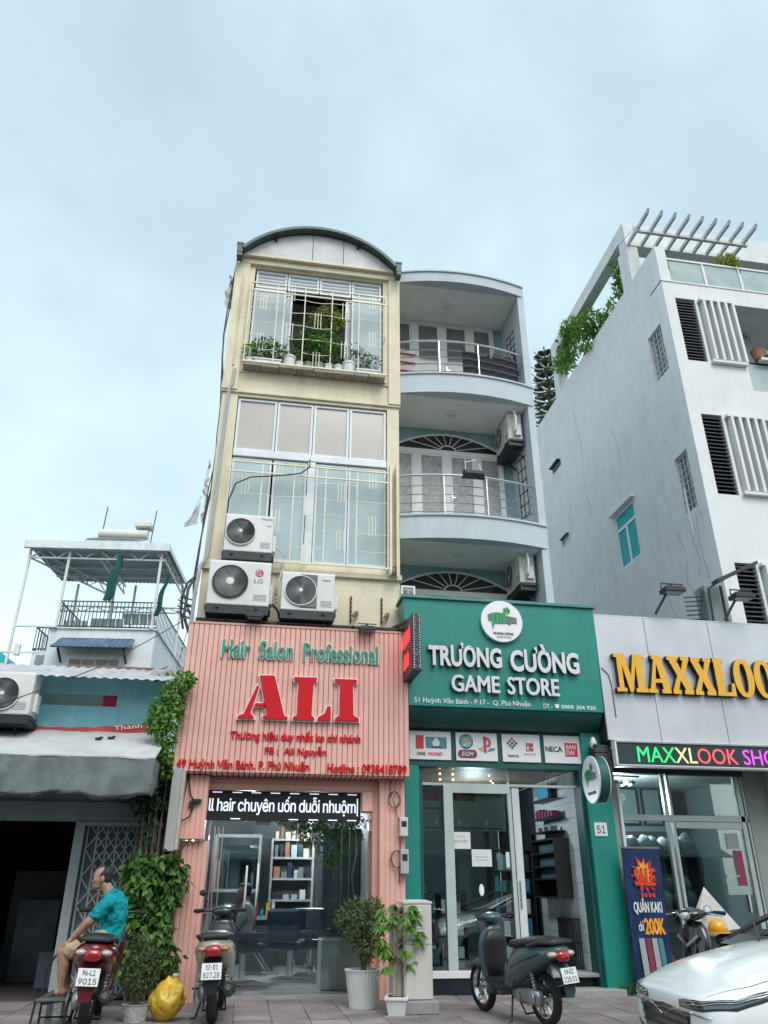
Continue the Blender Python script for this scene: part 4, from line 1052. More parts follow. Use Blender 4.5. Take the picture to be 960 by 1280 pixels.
mb.add(V, F); mb.build('cloth_sheet', M('black_cloth_m', (.007, .010, .015), .8, var=.3), cloth, smooth=True)
mb = MB(); mb.add([(4.3, 11.6, 10.3), (4.6, 11.6, 10.2), (4.6, 11.75, 11.0), (4.32, 11.62, 10.4), (4.3, 11.63, 10.3), (4.6, 11.63, 10.2), (4.6, 11.78, 11.0), (4.32, 11.65, 10.4)], [(0, 1, 2, 3), (7, 6, 5, 4), (0, 3, 7, 4), (3, 2, 6, 7)])
mb.build('cloth_corner', MT['black_cloth_m'], cloth)
def carton(label, x, y, z, sx, sy, sz, r, mat):
    t = T('box', label, 'box', (x, y, z), r)
    MB().box(-sx / 2, sx / 2, -sy / 2, sy / 2, 0, sz).build('carton', mat, t, local=True, bevel=.004)
    MB().add([(-sx / 2, -sy / 2, sz), (sx / 2, -sy / 2, sz), (sx / 2, -sy * .75, sz + .08), (-sx / 2, -sy * .75, sz + .08)], [(0, 1, 2, 3)]).build('flap', mat, t, local=True)
carton('open brown cardboard carton leaning on the black cloth of the top balcony', 4.12, 11.62, 10.32, .28, .2, .18, .4, M('cardboard', (.26, .18, .11), .9, var=.15))
carton('pale carton beside the brown carton on the top balcony', 4.38, 11.62, 10.28, .22, .2, .22, -.3, M('pale_card', (.48, .44, .40), .9, var=.12))
carton('flat pale carton left of the brown carton on the top balcony', 3.8, 11.62, 10.35, .25, .2, .12, .1, MT['pale_card'])
lp = T('wall_lamp', 'dark slanted lamp tray clipped on the middle balcony railing', 'lamp', (3.5, 11.25, 7.7))
MB().hexa([(3.28, 11.15, 7.70), (3.62, 11.15, 7.70), (3.66, 11.3, 7.66), (3.24, 11.3, 7.66), (3.30, 11.15, 7.76), (3.60, 11.15, 7.76), (3.62, 11.3, 7.82), (3.28, 11.3, 7.82)]).build('tray', dark_metal, lp)
MB().bar((3.31, 11.24, 7.8), (3.31, 11.24, 8.02), .01).bar((3.6, 11.24, 7.8), (3.55, 11.24, 7.95), .01).bar((3.31, 11.24, 7.95), (3.5, 11.24, 8.02), .012).build('wire', white_paint, lp)
pk = T('laundry_rack', 'pinkish folding chair frame at the left end of the top balcony', 'rack', (2.35, 11.6, 9.84))
B('rack_panel', M('pink_cloth', (.50, .40, .43), .8, var=.1), pk, 2.19, 2.52, 11.58, 11.6, 9.95, 10.55)
mb = MB()
for k in range(3): mb.bar((2.19, 11.56, 10.05 + k * .2), (2.55, 11.56, 10.03 + k * .2), .02)
mb.build('rack_bars', M('maroon_metal', (.16, .04, .05), .5), pk)

# ================================================================== GAME STORE SIGN
gs = T('game_store_sign', 'large green game store sign board with silver letters and a round logo', 'sign', (3.62, 10.9, 3.62))
gx0, gx1, gz0, gz1 = 2.19, 5.17, 3.62, 5.24
MB().hexa([(gx0, 10.92, gz0), (gx1 - .0, 10.92, gz0), (gx1, 11.33, gz0), (gx0, 11.33, gz0), (gx0 - .08, 10.88, gz1), (gx1, 10.88, gz1), (gx1, 11.33, gz1), (gx0 - .08, 11.33, gz1)]).build('board', sign_green, gs, bevel=.006)
MB().box(gx0 - .11, gx1 + .04, 10.84, 11.35, gz1 + .001, gz1 + .05).build('top_flashing', M('flashing_green', (.05, .22, .20), .5, var=.2, streak=.3, dirt=(.2, .3, .28)), gs, bevel=.004)
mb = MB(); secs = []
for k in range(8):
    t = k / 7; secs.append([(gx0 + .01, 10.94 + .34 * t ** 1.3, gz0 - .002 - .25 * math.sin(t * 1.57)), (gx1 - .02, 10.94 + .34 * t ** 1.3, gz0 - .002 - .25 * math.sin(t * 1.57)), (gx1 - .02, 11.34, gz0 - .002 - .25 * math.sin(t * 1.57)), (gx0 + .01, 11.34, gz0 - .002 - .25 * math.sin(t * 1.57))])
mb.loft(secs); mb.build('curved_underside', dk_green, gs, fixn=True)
def frow(body, x0, x1, z0, z1, mat, d, bold, **k): text(body, x0, x1, z0, z1, 10.886, mat, gs, depth=d, bold=bold, **k)
frow('TRƯƠNG', 2.475, 3.60, 4.195, 4.56, silver_letter, .06, .030, backmat=M('letter_return', (.14, .15, .16), .5))
frow('CƯỜNG', 3.73, 4.82, 4.16, 4.60, silver_letter, .06, .030, backmat=MT['letter_return'])
frow('GAME', 2.81, 3.55, 3.825, 4.08, silver_letter, .05, .034, backmat=MT['letter_return'])
frow('STORE', 3.66, 4.47, 3.815, 4.08, silver_letter, .05, .034, backmat=MT['letter_return'])
text('51 Huỳnh Văn Bánh - P.17 -  Q. Phú Nhuận', 2.27, 4.02, 3.645, 3.745, 10.915, white_letter, gs, depth=.008, bold=.006)
text('ĐT -', 4.21, 4.36, 3.65, 3.72, 10.915, white_letter, gs, depth=.008, bold=.006)
text('0909 304 920', 4.50, 5.04, 3.65, 3.71, 10.915, white_letter, gs, depth=.008, bold=.012)
MB().lathe([(.032, -.006), (.03, -.010)], c=(4.43, 10.91, 3.685), n=16, axis='y').box(4.40, 4.46, 10.898, 10.905, 3.70, 3.715).build('phone_icon', white_letter, gs)
def logo(parent, fr, s, local=False):
    """dragon hand gripping a bar, on a white disc: drawn as shallow flat shapes"""
    g1 = M('logo_green', (.02, .33, .13), .5); g2 = M('logo_dark_green', (.015, .10, .06), .5); g3 = M('logo_grey_green', (.12, .17, .15), .5)
    def P(poly, z, m, name):
        mb = MB(); n = len(poly); vs = [fr @ Vector((x * s, y * s, z)) for x, y in poly] + [fr @ Vector((x * s, y * s, z + .004)) for x, y in poly]
        mb.add(vs, [tuple(range(n)), tuple(range(2 * n - 1, n - 1, -1))] + [(i, i + n, (i + 1) % n + n, (i + 1) % n) for i in range(n)]); mb.build(name, m, parent, local=local, fixn=True)
    P([(-.68, .30), (-.5, .36), (.62, .22), (.72, .18), (.70, -.10), (.45, -.08), (.40, -.18), (.2, -.1), (-.65, 0)], .001, g3, 'logo_bar')
    P([(-.50, .38), (-.25, .42), (0, .40), (.15, .36), (.2, .1), (.12, -.1), (-.1, -.12), (-.3, -.10), (-.40, -.2), (-.45, -.42), (-.5, -.1), (-.52, .15)], .006, g1, 'logo_hand')
    for x in (-.33, -.16, .0): P([(x, .38), (x + .02, .38), (x + .03, -.08), (x + .01, -.08)], .011, g2, 'logo_line')
    P([(.08, .5), (.12, .68), (.2, .62), (.28, .72), (.36, .62), (.42, .55), (.40, .42), (.26, .38), (.2, .28), (.12, .3)], .006, g1, 'logo_head')
    P([(.15, .55), (.22, .56), (.22, .5), (.15, .49)], .011, g2, 'logo_eye'); P([(.30, .56), (.37, .56), (.36, .5), (.30, .5)], .011, g2, 'logo_eye')
    P([(.14, .38), (.24, .38), (.26, .26), (.16, .24)], .011, M('logo_lime', (.4, .45, .05), .5), 'logo_collar')
disc = MB().lathe([(.325, .0), (.33, -.01), (.33, -.055), (.322, -.062)], c=(3.64, 10.883, 4.93), n=48, axis='y').build('logo_disc', white_letter, gs, smooth=True)
fr = Matrix.Translation((3.64, 10.818, 4.93)) @ FRONT
logo(gs, fr, .33)
text('TRƯƠNG CƯỜNG', -.155, .17, -.215, -.165, 0, M('ink', (.06, .06, .07), .6), gs, depth=.004, bold=.02, split=None, frame=fr, name='small_lettering')
text('GAME STORE', -.10, .13, -.265, -.235, 0, M('ink_grey', (.3, .3, .3), .6), gs, depth=.004, split=None, frame=fr, name='small_lettering')
# poster row
pr = T('brand_panel_row', 'row of four white brand panels in a green frame over the game store door', 'sign', (3.6, 11.3, 2.88))
B('panel_frame', dk_green, pr, 2.19, 5.0, 11.31, 11.48, 2.84, 3.40)
def panel(x0, x1): return B('panel', panel_white, pr, x0, x1, 11.285, 11.305, 2.93 - .0, 3.33, bevel=.003)
PX = [(2.26, 2.885), (2.96, 3.59), (3.665, 4.255), (4.32, 4.90)]
for a, b in PX: panel(a, b)
yq = 11.284
cols = {k: M('print_' + k, c, .5, var=.04) for k, c in dict(red=(.50, .03, .05), dark=(.03, .035, .04), teal=(.06, .22, .25), grey=(.35, .36, .37), blue=(.05, .25, .38), gold=(.55, .40, .12), maroon=(.22, .03, .08), crimson=(.55, .02, .09), pale=(.60, .62, .62)).items()}
def flat(x0, x1, z0, z1, m, lvl=0, name='print'): return B(name, m, pr, x0, x1, yq - .004 - lvl * .004, yq - lvl * .004, z0, z1)
flat(2.355, 2.475, 3.08, 3.27, cols['red']); flat(2.505, 2.82, 3.09, 3.25, cols['teal'])
MB().prism([(2.62, 3.12), (2.60, 3.17), (2.64, 3.23), (2.66, 3.245), (2.68, 3.23), (2.72, 3.17), (2.70, 3.12)], yq - .008, yq - .005).build('print_figure', cols['pale'], pr, fixn=True)
flat(2.60, 2.74, 3.10, 3.115, cols['dark'], 1)
text('ONE', 2.37, 2.50, 2.985, 3.035, yq, cols['dark'], pr, depth=.004, bold=.03, split=None); text('MORE!', 2.53, 2.75, 2.985, 3.035, yq, cols['red'], pr, depth=.004, bold=.03, shear=.2, split=None)
def disc_(cx, cz, r, m, lvl=0, sx=1., name='print_disc'):
    MB().prism([(cx + sx * r * math.cos(k * math.pi / 12), cz + r * math.sin(k * math.pi / 12)) for k in range(24)], yq - .004 - lvl * .004, yq - lvl * .004 - .0005).build(name, m, pr, fixn=True)
disc_(3.115, 3.20, .105, cols['dark'], 0); disc_(3.115, 3.20, .092, cols['blue'], 1)
text('NEO', 3.045, 3.19, 3.20, 3.262, yq - .008, cols['gold'], pr, depth=.003, bold=.03, split=None); text('GEO', 3.05, 3.185, 3.13, 3.19, yq - .008, cols['pale'], pr, depth=.003, bold=.02, split=None)
poly = [(3.13 + math.copysign(.09, math.cos(a)) + .055 * math.cos(a), 3.025 + .06 * math.sin(a)) for a in [k * math.pi / 10 for k in range(20)]]
MB().prism(poly, yq - .004, yq - .0005).build('print_lozenge', cols['maroon'], pr, fixn=True)
text('EGM', 3.04, 3.22, 2.995, 3.055, yq - .004, cols['pale'], pr, depth=.003, bold=.015, shear=.3, split=None)
# P upright with flat S beneath
MB().prism([(3.38, 3.06), (3.42, 3.045), (3.42, 3.24), (3.455, 3.22), (3.46, 3.17), (3.43, 3.16), (3.43, 3.125), (3.48, 3.14), (3.495, 3.2), (3.48, 3.24), (3.43, 3.27), (3.38, 3.285)], yq - .008, yq - .005).build('print_mark', cols['crimson'], pr, fixn=True)
MB().prism([(3.30, 3.11), (3.375, 3.14), (3.375, 3.115), (3.34, 3.10), (3.375, 3.09), (3.375, 3.065), (3.32, 3.075)], yq - .004, yq - .0005).build('print_mark', cols['gold'], pr, fixn=True)
MB().prism([(3.425, 3.09), (3.50, 3.12), (3.56, 3.11), (3.54, 3.085), (3.49, 3.07), (3.43, 3.06), (3.45, 3.08), (3.50, 3.095)], yq - .004, yq - .0005).build('print_mark', cols['blue'], pr, fixn=True)
for i, (u, v) in enumerate(((0, 2), (1, 1), (2, 0), (1, 2), (2, 1), (2, 2), (0, 1), (1, 0), (0, 0))):
    cx, cz = 3.82 + (u - v) * .032 + 0.0, 3.24 - (u + v) * .032 + .02
    MB().prism([(cx - .022, cz), (cx, cz - .022), (cx + .022, cz), (cx, cz + .022)], yq - .004, yq - .0005).build('print_square', cols['red'] if i in (6, 7, 8) else cols['dark'], pr, fixn=True)
text('TENPOIL', 3.735, 3.92, 2.995, 3.03, yq, cols['dark'], pr, depth=.003, bold=.02, split=None)
mb = MB(); rect_frame(mb, 4.035, 4.09, 3.09, 3.205, yq - .004, yq - .0005, .012); mb.build('print_mark', cols['maroon'], pr)
disc_(4.063, 3.175, .012, cols['maroon'], 0); flat(4.097, 4.145, 3.09, 3.205, cols['red']); disc_(4.122, 3.14, .013, cols['pale'], 1)
text('SWITCH', 4.00, 4.17, 3.03, 3.055, yq, cols['red'], pr, depth=.003, bold=.01, split=None)
text('NECA', 4.335, 4.60, 3.09, 3.17, yq, cols['dark'], pr, depth=.003, bold=.035, split=None)
flat(4.64, 4.84, 3.03, 3.225, cols['crimson']); text('BAN', 4.66, 4.815, 3.135, 3.20, yq - .004, cols['pale'], pr, depth=.003, bold=.02, split=None); text('DAI', 4.66, 4.78, 3.055, 3.12, yq - .004, cols['pale'], pr, depth=.003, bold=.02, split=None)

# ---- shopfront
gf = T('game_shopfront', 'dark green framed glass shopfront of the game store', 'shopfront', (3.6, 11.5, 0))
B('left_post', sign_green, gf, 2.19, 2.40, 11.3, 11.6, 0, 2.84, bevel=.006)
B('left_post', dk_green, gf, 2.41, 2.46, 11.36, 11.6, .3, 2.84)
B('plinth', M('black_granite', (.012, .02, .028), .15, var=.3), gf, 2.46, 4.84, 11.44, 11.7, -.01, .19)
B('sill', white_paint, gf, 2.46, 3.92, 11.42, 11.6, .19, .275, bevel=.006)
B('door_step', concrete, gf, 3.93, 4.88, 11.32, 11.9, .19, .235, bevel=.008)
B('ramp', concrete, gf, 3.95, 5.05, 11.0, 11.43, -.01, .075, bevel=.01)
pf = M('pale_green_frame', (.44, .52, .50), .45, var=.06, streak=.2)
B('transom', pf, gf, 2.46, 4.85, 11.44, 11.52, 2.60, 2.635)
B('frame_post', pf, gf, 2.785, 2.92, 11.43, 11.53, .276, 2.60, bevel=.005)
B('sliding_head', pf, gf, 2.92, 3.78, 11.43, 11.50, 2.50, 2.60); B('sliding_stile', pf, gf, 3.745, 3.80, 11.44, 11.50, .276, 2.50)
B('sliding_stile', M('door_stile', (.60, .64, .65), .4), gf, 3.815, 3.93, 11.46, 11.54, .236, 2.60, bevel=.005); B('stile_gap', black, gf, 3.8, 3.816, 11.45, 11.5, .28, 2.60)
MB().box(3.845, 3.86, 11.44, 11.46, 1.0, 1.35).build('pull_handle', steel, gf)
for x0_, x1_, z0_, z1_ in ((2.465, 2.784, .28, 2.595), (2.925, 3.745, .28, 2.495), (2.465, 3.77, 2.64, 2.835), (3.79, 4.84, 2.64, 2.835)):
    MB().box(x0_, x1_, 11.47, 11.48, z0_, z1_).build('glass_pane', shop_glass, gf)
B('transom_post', pf, gf, 3.772, 3.788, 11.45, 11.51, 2.636, 2.835)
def paper(label, x, z, w, h, lines, r=0):
    t = T('paper_notice', label, 'notice', (x, 11.465, z), 0, 'papers taped on the game store glass')
    MB().box(-w / 2, w / 2, -.003, 0, -h / 2, h / 2).build('sheet', M('paper', (.66, .68, .68), .7, var=.03), t, local=True)
    for s_, x0_, x1_, z0_, z1_ in lines: text(s_, x0_, x1_, z0_, z1_, -.0035, MT['ink_grey'], t, depth=.001, bold=.01, split=None, local=True)
    t.rotation_euler = (0, r, 0); return t
paper('white hiring notice taped on the game store glass, upper left of the two', 3.015, 1.865, .30, .22, [('TUYỂN', -.06, .06, .035, .075), ('NHÂN VIÊN', -.10, .10, -.03, .015)])
p2_ = paper('white notice with two faint lines, lower right of the two on the game store glass', 3.32, 1.64, .29, .22, [])
mb = MB()
for r_ in range(2):
    for k in range(9): mb.box(-.09 + k * .02, -.078 + k * .02, -.0045, -.0035, -.035 + r_ * .04, -.02 + r_ * .04)
mb.build('faint_print', MT['ink_grey'], p2_, local=True)
paper('small pink and white leaflet stuck on the edge of the sliding door', 3.70, 1.62, .05, .20, [])
mb = MB().prism([(3.295 + .035 * math.sin(rad(a)) * (1 if a < 180 else 1), 1.235 + .075 * math.cos(rad(a))) for a in range(0, 360, 20)], 11.462, 11.468)
setp(mb.build('door_tag', M('tag_white', (.78, .80, .80), .4), None, fixn=True), 'small white oval tag hanging on the game store glass', 'tag')
# room
gr = T('game_store_room', 'game store interior with white tiled side wall behind the open door', 'room', (3.6, 13, .2))
B('room_floor', tile_floor, gr, 2.2, 4.84, 11.91, 15.5, .18, .232)
B('room_ceiling', M('warm_ceiling', (.16, .11, .08), .6), gr, 2.2, 4.84, 11.55, 15.5, 2.86, 2.9)
B('room_back', M('teal_dark_wall', (.12, .19, .20), .7), gr, 2.2, 4.84, 15.5, 15.55, .23, 2.86)
B('room_side', interior_dark, gr, 2.19, 2.20, 11.61, 15.5, .2, 2.86)
B('tile_backing', concrete, gr, 4.85, 4.87, 11.56, 13.4, .2, 2.86); B('room_side', interior_dark, gr, 4.845, 4.87, 13.401, 15.5, .2, 2.86)
tm = None; TY, TZ = .30, .22
for j in range(12):
    for i in range(6):
        y = 11.57 + i * TY; z = .235 + j * TZ
        if z + TZ > 2.86: continue
        if tm is None: o = MB().box(-.006, 0, .003, TY - .003, .003, TZ - .003).build('wall_tile', tile_white, gr, local=True); tm = o.data
        else: o = link('wall_tile', tm, gr)
        o.location = WM[gr].inverted() @ Vector((4.849, y, z))
shelf = T('wall_shelf', 'dark wooden wall shelf with four compartments on the tiled wall', 'shelf', (4.7, 12.2, 1.2))
mb = MB(); sh = M('dark_brown_wood', (.022, .018, .02), .5, var=.2)
mb.box(4.60, 4.842, 11.98, 12.01, 1.13, 1.95); mb.box(4.60, 4.842, 13.0, 13.03, 1.13, 1.95); mb.box(4.82, 4.842, 12.01, 13.0, 1.13, 1.95)
for z in (1.13, 1.38, 1.55, 1.74, 1.93): mb.box(4.60, 4.82, 12.01, 13.0, z, z + .022)
mb.build('shelf_case', sh, shelf)
for k, z in enumerate((1.402, 1.572, 1.762)): 
    B('shelf_fill', M('shelf_teal', (.06, .13, .15), .4), shelf, 4.70, 4.815, 12.1, 12.9, z, z + .13)  # plain teal blocks filling the shelf compartments
for z, nm in ((2.25, 0), (2.52, 1), (2.05, 2)):
    sx = T('glass_shelf', ['glass shelf with small red boxes on the tiled wall', 'glass shelf with a blue framed item near the ceiling', 'lowest glass shelf just above the dark wooden wall shelf'][nm], 'shelf', (4.7, 12.4, z))
    B('shelf_board', dark_metal, sx, 4.58, 4.843, 12.05, 12.95, z, z + .012)
    for k in range(6):
        if nm == 0: B('small_box', cols['maroon'], sx, 4.66, 4.78, 12.1 + k * .13, 12.19 + k * .13, z + .013, z + .013 + random.uniform(.08, .14))
        if nm == 2 and k % 2: B('small_box', cols['grey'], sx, 4.66, 4.78, 12.1 + k * .13, 12.17 + k * .13, z + .013, z + .09)
    if nm == 1: B('blue_frame', cols['blue'], sx, 4.7, 4.75, 12.3, 12.8, z + .013, z + .25)
gate2 = T('folded_gate', 'low dark barred panel leaning against the tiled wall inside the open door', 'gate', (4.7, 12.1, .235))
mb = MB()
for k in range(12): y = 11.72 + k * .075; mb.box(4.775, 4.79, y, y + .018, .27, .86)
for z in (.255, .56, .85): mb.box(4.77, 4.795, 11.70, 12.58, z, z + .025)
mb.build('bars', dark_metal, gate2); B('backboard', pane_grey, gate2, 4.80, 4.81, 12.1, 12.6, .26, .85)
# stock on shelves deeper in the shop: each rack is a thing
for ri, (rx, ry, lab) in enumerate(((4.42, 13.45, 'tall rack of coloured game boxes behind the open doorway'), (2.65, 12.7, 'rack of boxes and a red plant behind the left glass'), (3.35, 13.8, 'low rack of boxes behind the papers on the glass'))):
    rk = T('display_rack', lab, 'shelf', (rx, ry, .235))
    hh = (1.9, .95, 1.0)[ri]; mb = MB(); w = .34
    for z in [k * .32 for k in range(int(hh / .32) + 1)]: mb.box(rx - w, rx + w, ry, ry + .35, .235 + z, .255 + z)
    mb.box(rx - w - .02, rx - w, ry, ry + .35, .235, .235 + hh); mb.box(rx + w, rx + w + .02, ry, ry + .35, .235, .235 + hh); mb.build('rack_frame', dark_metal, rk)
    for z in [k * .32 for k in range(int(hh / .32))]:
        x = rx - w + .02
        while x < rx + w - .1:
            ww = random.uniform(.04, .11); B('game_box', random.choice([cols['teal'], cols['grey'], cols['dark'], cols['blue'], cols['maroon'], cols['pale']]), rk, x, x + ww, ry + .02, ry + .2, .256 + z, .256 + z + random.uniform(.15, .26)); x += ww + .006
    if ri == 1: foliage([((2.6, 12.45, 1.28), (.1, .08, .08))], 90, .07, .03).build('red_leaves', cols['red'], rk, kind='stuff')
for x in (2.82, 3.02):
    for z in (2.72, 2.80): B('warm_bulb', M('warm_glow', (1, .62, .25), .5, var=0, emit=7), gf, x - .012, x + .012, 11.75, 11.775, z - .012, z + .012)
for x, z in ((3.62, 2.72), (3.65, 2.69), (3.6, 2.80)): B('warm_bulb', M('pale_glow', (1, .85, .8), .5, var=0, emit=4), gf, x - .01, x + .01, 11.8, 11.82, z - .01, z + .01)
ng = T('neon_sign', 'small green lit device sign behind the top left of the game store glass', 'sign', (2.62, 11.62, 2.48))
neon = M('neon_teal', (.05, .8, .55), .5, var=0, emit=1.6)
MB().tube([(2.58, 11.62, 2.58), (2.56, 11.62, 2.54), (2.58, 11.62, 2.49)], .008, 5).tube([(2.66, 11.62, 2.58), (2.68, 11.62, 2.54), (2.66, 11.62, 2.49)], .008, 5).build('neon_tube', neon, ng); B('sign_plate', black, ng, 2.54, 2.7, 11.63, 11.645, 2.46, 2.62)
wp = T('window_banner', 'wide grey printed sheet across the upper glass with faint dark marks', 'banner', (3.1, 11.56, 1.9))
B('sheet', M('banner_grey', (.27, .33, .31), .6, var=.12), wp, 2.47, 3.74, 11.56, 11.57, 2.0, 2.58)
for k, x in enumerate((2.68, 3.02, 3.42)): B('tag_mark', cols['pale'], wp, x, x + .035, 11.554, 11.559, 2.08, 2.14)
mb = MB()
for k in range(46): x = 2.5 + k * .026; mb.box(x, x + random.uniform(.01, .02), 11.554, 11.559, 2.02, 2.04 + random.uniform(0, .012))
for k in range(16): x = 2.5 + k * .03; mb.box(x, x + .018, 11.554, 11.559, 2.28, 2.31)
mb.build('faint_marks', cols['dark'], wp)
for x0_, x1_ in ((2.49, 2.75), (2.98, 3.3)): B('maroon_blot', cols['maroon'], wp, x0_, x1_, 11.555, 11.559, 2.40, 2.55)
l = bpy.data.lights.new('shop_lamp', 'POINT'); l.energy = 38; l.color = (.75, .92, 1); l.shadow_soft_size = .15
o = bpy.data.objects.new('shop_lamp', l); C.objects.link(o); o.location = (3.6, 12.7, 2.5)

# right hand pillar, number plate, oval sign, camera
pi = T('green_pillar', 'green painted pillar carrying the number plate right of the game store', 'pillar', (5.05, 11.3, 0))
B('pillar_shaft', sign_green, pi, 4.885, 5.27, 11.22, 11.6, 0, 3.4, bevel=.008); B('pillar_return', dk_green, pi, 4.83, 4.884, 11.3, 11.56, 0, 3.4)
npl = T('number_plate', 'white house number 51 plate on the green pillar', 'sign', (5.05, 11.21, 1.93))
B('plate', panel_white, npl, 4.94, 5.13, 11.205, 11.218, 1.93, 2.11); text('51', 4.975, 5.10, 1.965, 2.07, 11.204, MT['ink'], npl, depth=.002, bold=.01)
ov = T('oval_projecting_sign', 'oval white and dark green sign box sticking out beside the open door', 'sign', (4.85, 10.7, 2.33))
F4 = Matrix(((0, 0, -1, 4.74), (-1, 0, 0, 10.69), (0, 1, 0, 2.63), (0, 0, 0, 1)))
def oval(x0_, x1_, ry, rz_, name, m):
    mb = MB(); n = 40; a = [(x0_, 10.69 + ry * math.cos(2 * math.pi * k / n), 2.63 + rz_ * math.sin(2 * math.pi * k / n)) for k in range(n)]; b = [(x1_, y, z) for _, y, z in a]
    mb.loft([a, b]); mb.build(name, m, ov, smooth=True, fixn=True)
oval(4.745, 4.90, .285, .305, 'sign_drum', dk_green); oval(4.735, 4.744, .29, .31, 'sign_face', white_letter); oval(4.742, 4.752, .30, .32, 'sign_rim', white_paint); oval(4.895, 4.905, .298, .315, 'sign_rim', white_paint)
F4 = Matrix(((0, 0, -1, 4.734), (-1, 0, 0, 10.69), (0, 1, 0, 2.65), (0, 0, 0, 1)))
logo(ov, F4, .27)
text('TRƯƠNG CƯỜNG', -.14, .14, -.22, -.17, 0, MT['ink'], ov, depth=.003, bold=.03, split=None, frame=F4)
MB().bar((4.82, 10.95, 2.9), (4.95, 11.22, 2.95), .03).build('bracket', steel, ov)
cc = T('security_camera', 'small white dome security camera under the right end of the green sign', 'camera', (5.0, 11.1, 3.2))
MB().lathe([(.05, .06), (.05, .1), (.02, .16)], c=(5.0, 11.05, 3.12), n=14).ball((5.0, 11.05, 3.16), .05).build('camera_dome', ac_white, cc, smooth=True); MB().ball((5.0, 11.01, 3.15), .03).build('camera_lens', black, cc, smooth=True)
pp = T('drain_pipe', 'stained grey concrete pilaster between the green pillar and the clothes shop', 'pillar', (5.33, 11.4, 0))
B('pilaster', M('stained_concrete', (.30, .32, .31), .85, var=.15, streak=.5, dirt=(.12, .13, .12)), pp, 5.275, 5.38, 11.3, 11.6, 0, 3.2, bevel=.01)
wpole = T('white_shutter_rail', 'white metal shutter rail standing at the left edge of the clothes shop', 'rail', (5.42, 11.3, .5))
B('rail', M('rail_white', (.60, .62, .62), .5, streak=.3), wpole, 5.385, 5.43, 11.26, 11.32, .50, 2.66, bevel=.004)
cl = T('plastic_basket_box', 'stack of dark ribbed boxes on the wall under the silver sign', 'box', (5.15, 11.2, 2.95))
mb = MB()
for k in range(3): mb.box(4.99, 5.2, 11.0, 11.25, 2.83 + k * .115, 2.935 + k * .115)
mb.build('slats', M('dark_slat', (.05, .055, .06), .6), cl, bevel=.004)

# ================================================================== CLOTHES SHOP (right)
ms_ = T('clothes_shop_sign', 'silver panel sign board with large yellow slab letters', 'sign', (7.4, 10.9, 3.22))
px = 5.175; k = 0
for x1_ in (6.02, 7.12, 8.22, 9.3, 10.4):
    MB().box(px + .004, x1_ - .004, 10.9, 10.94, 3.225, 5.14).build('panel', silver_panel, ms_, bevel=.003); px = x1_
B('sign_box', dark_metal, ms_, 5.18, 10.4, 10.945, 11.55, 3.23, 5.12); B('sign_cap', silver_panel, ms_, 5.175, 10.4, 10.9, 11.56, 5.142, 5.165)
MB().tube([(5.20, 10.89, 4.3), (5.30, 10.89, 4.2), (5.33, 10.89, 4.05), (5.34, 10.89, 3.55)], .006, 4).build('loose_wire', dark_metal, ms_)
# heavy slab lettering drawn glyph by glyph in a unit box
def slab(ch):
    s = .10
    if ch == 'M': return [[(0, 1), (.36, 1), (.50, .42), (.64, 1), (1, 1), (1, .90), (.93, .90), (.93, .10), (1, .10), (1, 0), (.62, 0), (.62, .10), (.69, .10), (.69, .72), (.52, 0), (.42, 0), (.24, .72), (.24, .10), (.32, .10), (.32, 0), (0, 0), (0, .10), (.09, .10), (.09, .90), (0, .90)]]
    if ch == 'A': return [[(.28, 1), (.66, 1), (.92, .10), (1, .10), (1, 0), (.54, 0), (.54, .10), (.62, .10), (.585, .27), (.32, .27), (.28, .10), (.37, .10), (.37, 0), (0, 0), (0, .10), (.09, .10), (.36, .90), (.28, .90)], 'hole', [(.345, .37), (.555, .37), (.45, .78)]]
    if ch == 'X': return [[(0, 1), (.46, 1), (.46, .90), (.38, .90), (.54, .64), (.66, .90), (.58, .90), (.58, 1), (1, 1), (1, .90), (.90, .90), (.66, .52), (.93, .10), (1, .10), (1, 0), (.55, 0), (.55, .10), (.62, .10), (.45, .37), (.32, .10), (.41, .10), (.41, 0), (0, 0), (0, .10), (.09, .10), (.34, .48), (.07, .90), (0, .90)]]
    if ch == 'L': return [[(0, 1), (.62, 1), (.62, .90), (.50, .90), (.50, .10), (.78, .10), (.86, .34), (1, .34), (1, 0), (0, 0), (0, .10), (.12, .10), (.12, .90), (0, .90)]]
    if ch == 'K': return [[(0, 1), (.5, 1), (.5, .90), (.42, .90), (.42, .58), (.66, .90), (.58, .90), (.58, 1), (1, 1), (1, .90), (.90, .90), (.62, .55), (.92, .10), (1, .10), (1, 0), (.58, 0), (.42, .36), (.42, .10), (.5, .10), (.5, 0), (0, 0), (0, .10), (.10, .10), (.10, .90), (0, .90)]]
    if ch == 'O':
        e = lambda a, b: [(.5 + a * math.copysign(abs(math.cos(t)) ** .85, math.cos(t)), .5 + b * math.sin(t)) for t in [2 * math.pi * i / 28 for i in range(28)]]
        return [e(.5, .52), 'ring', e(.17, .40)]
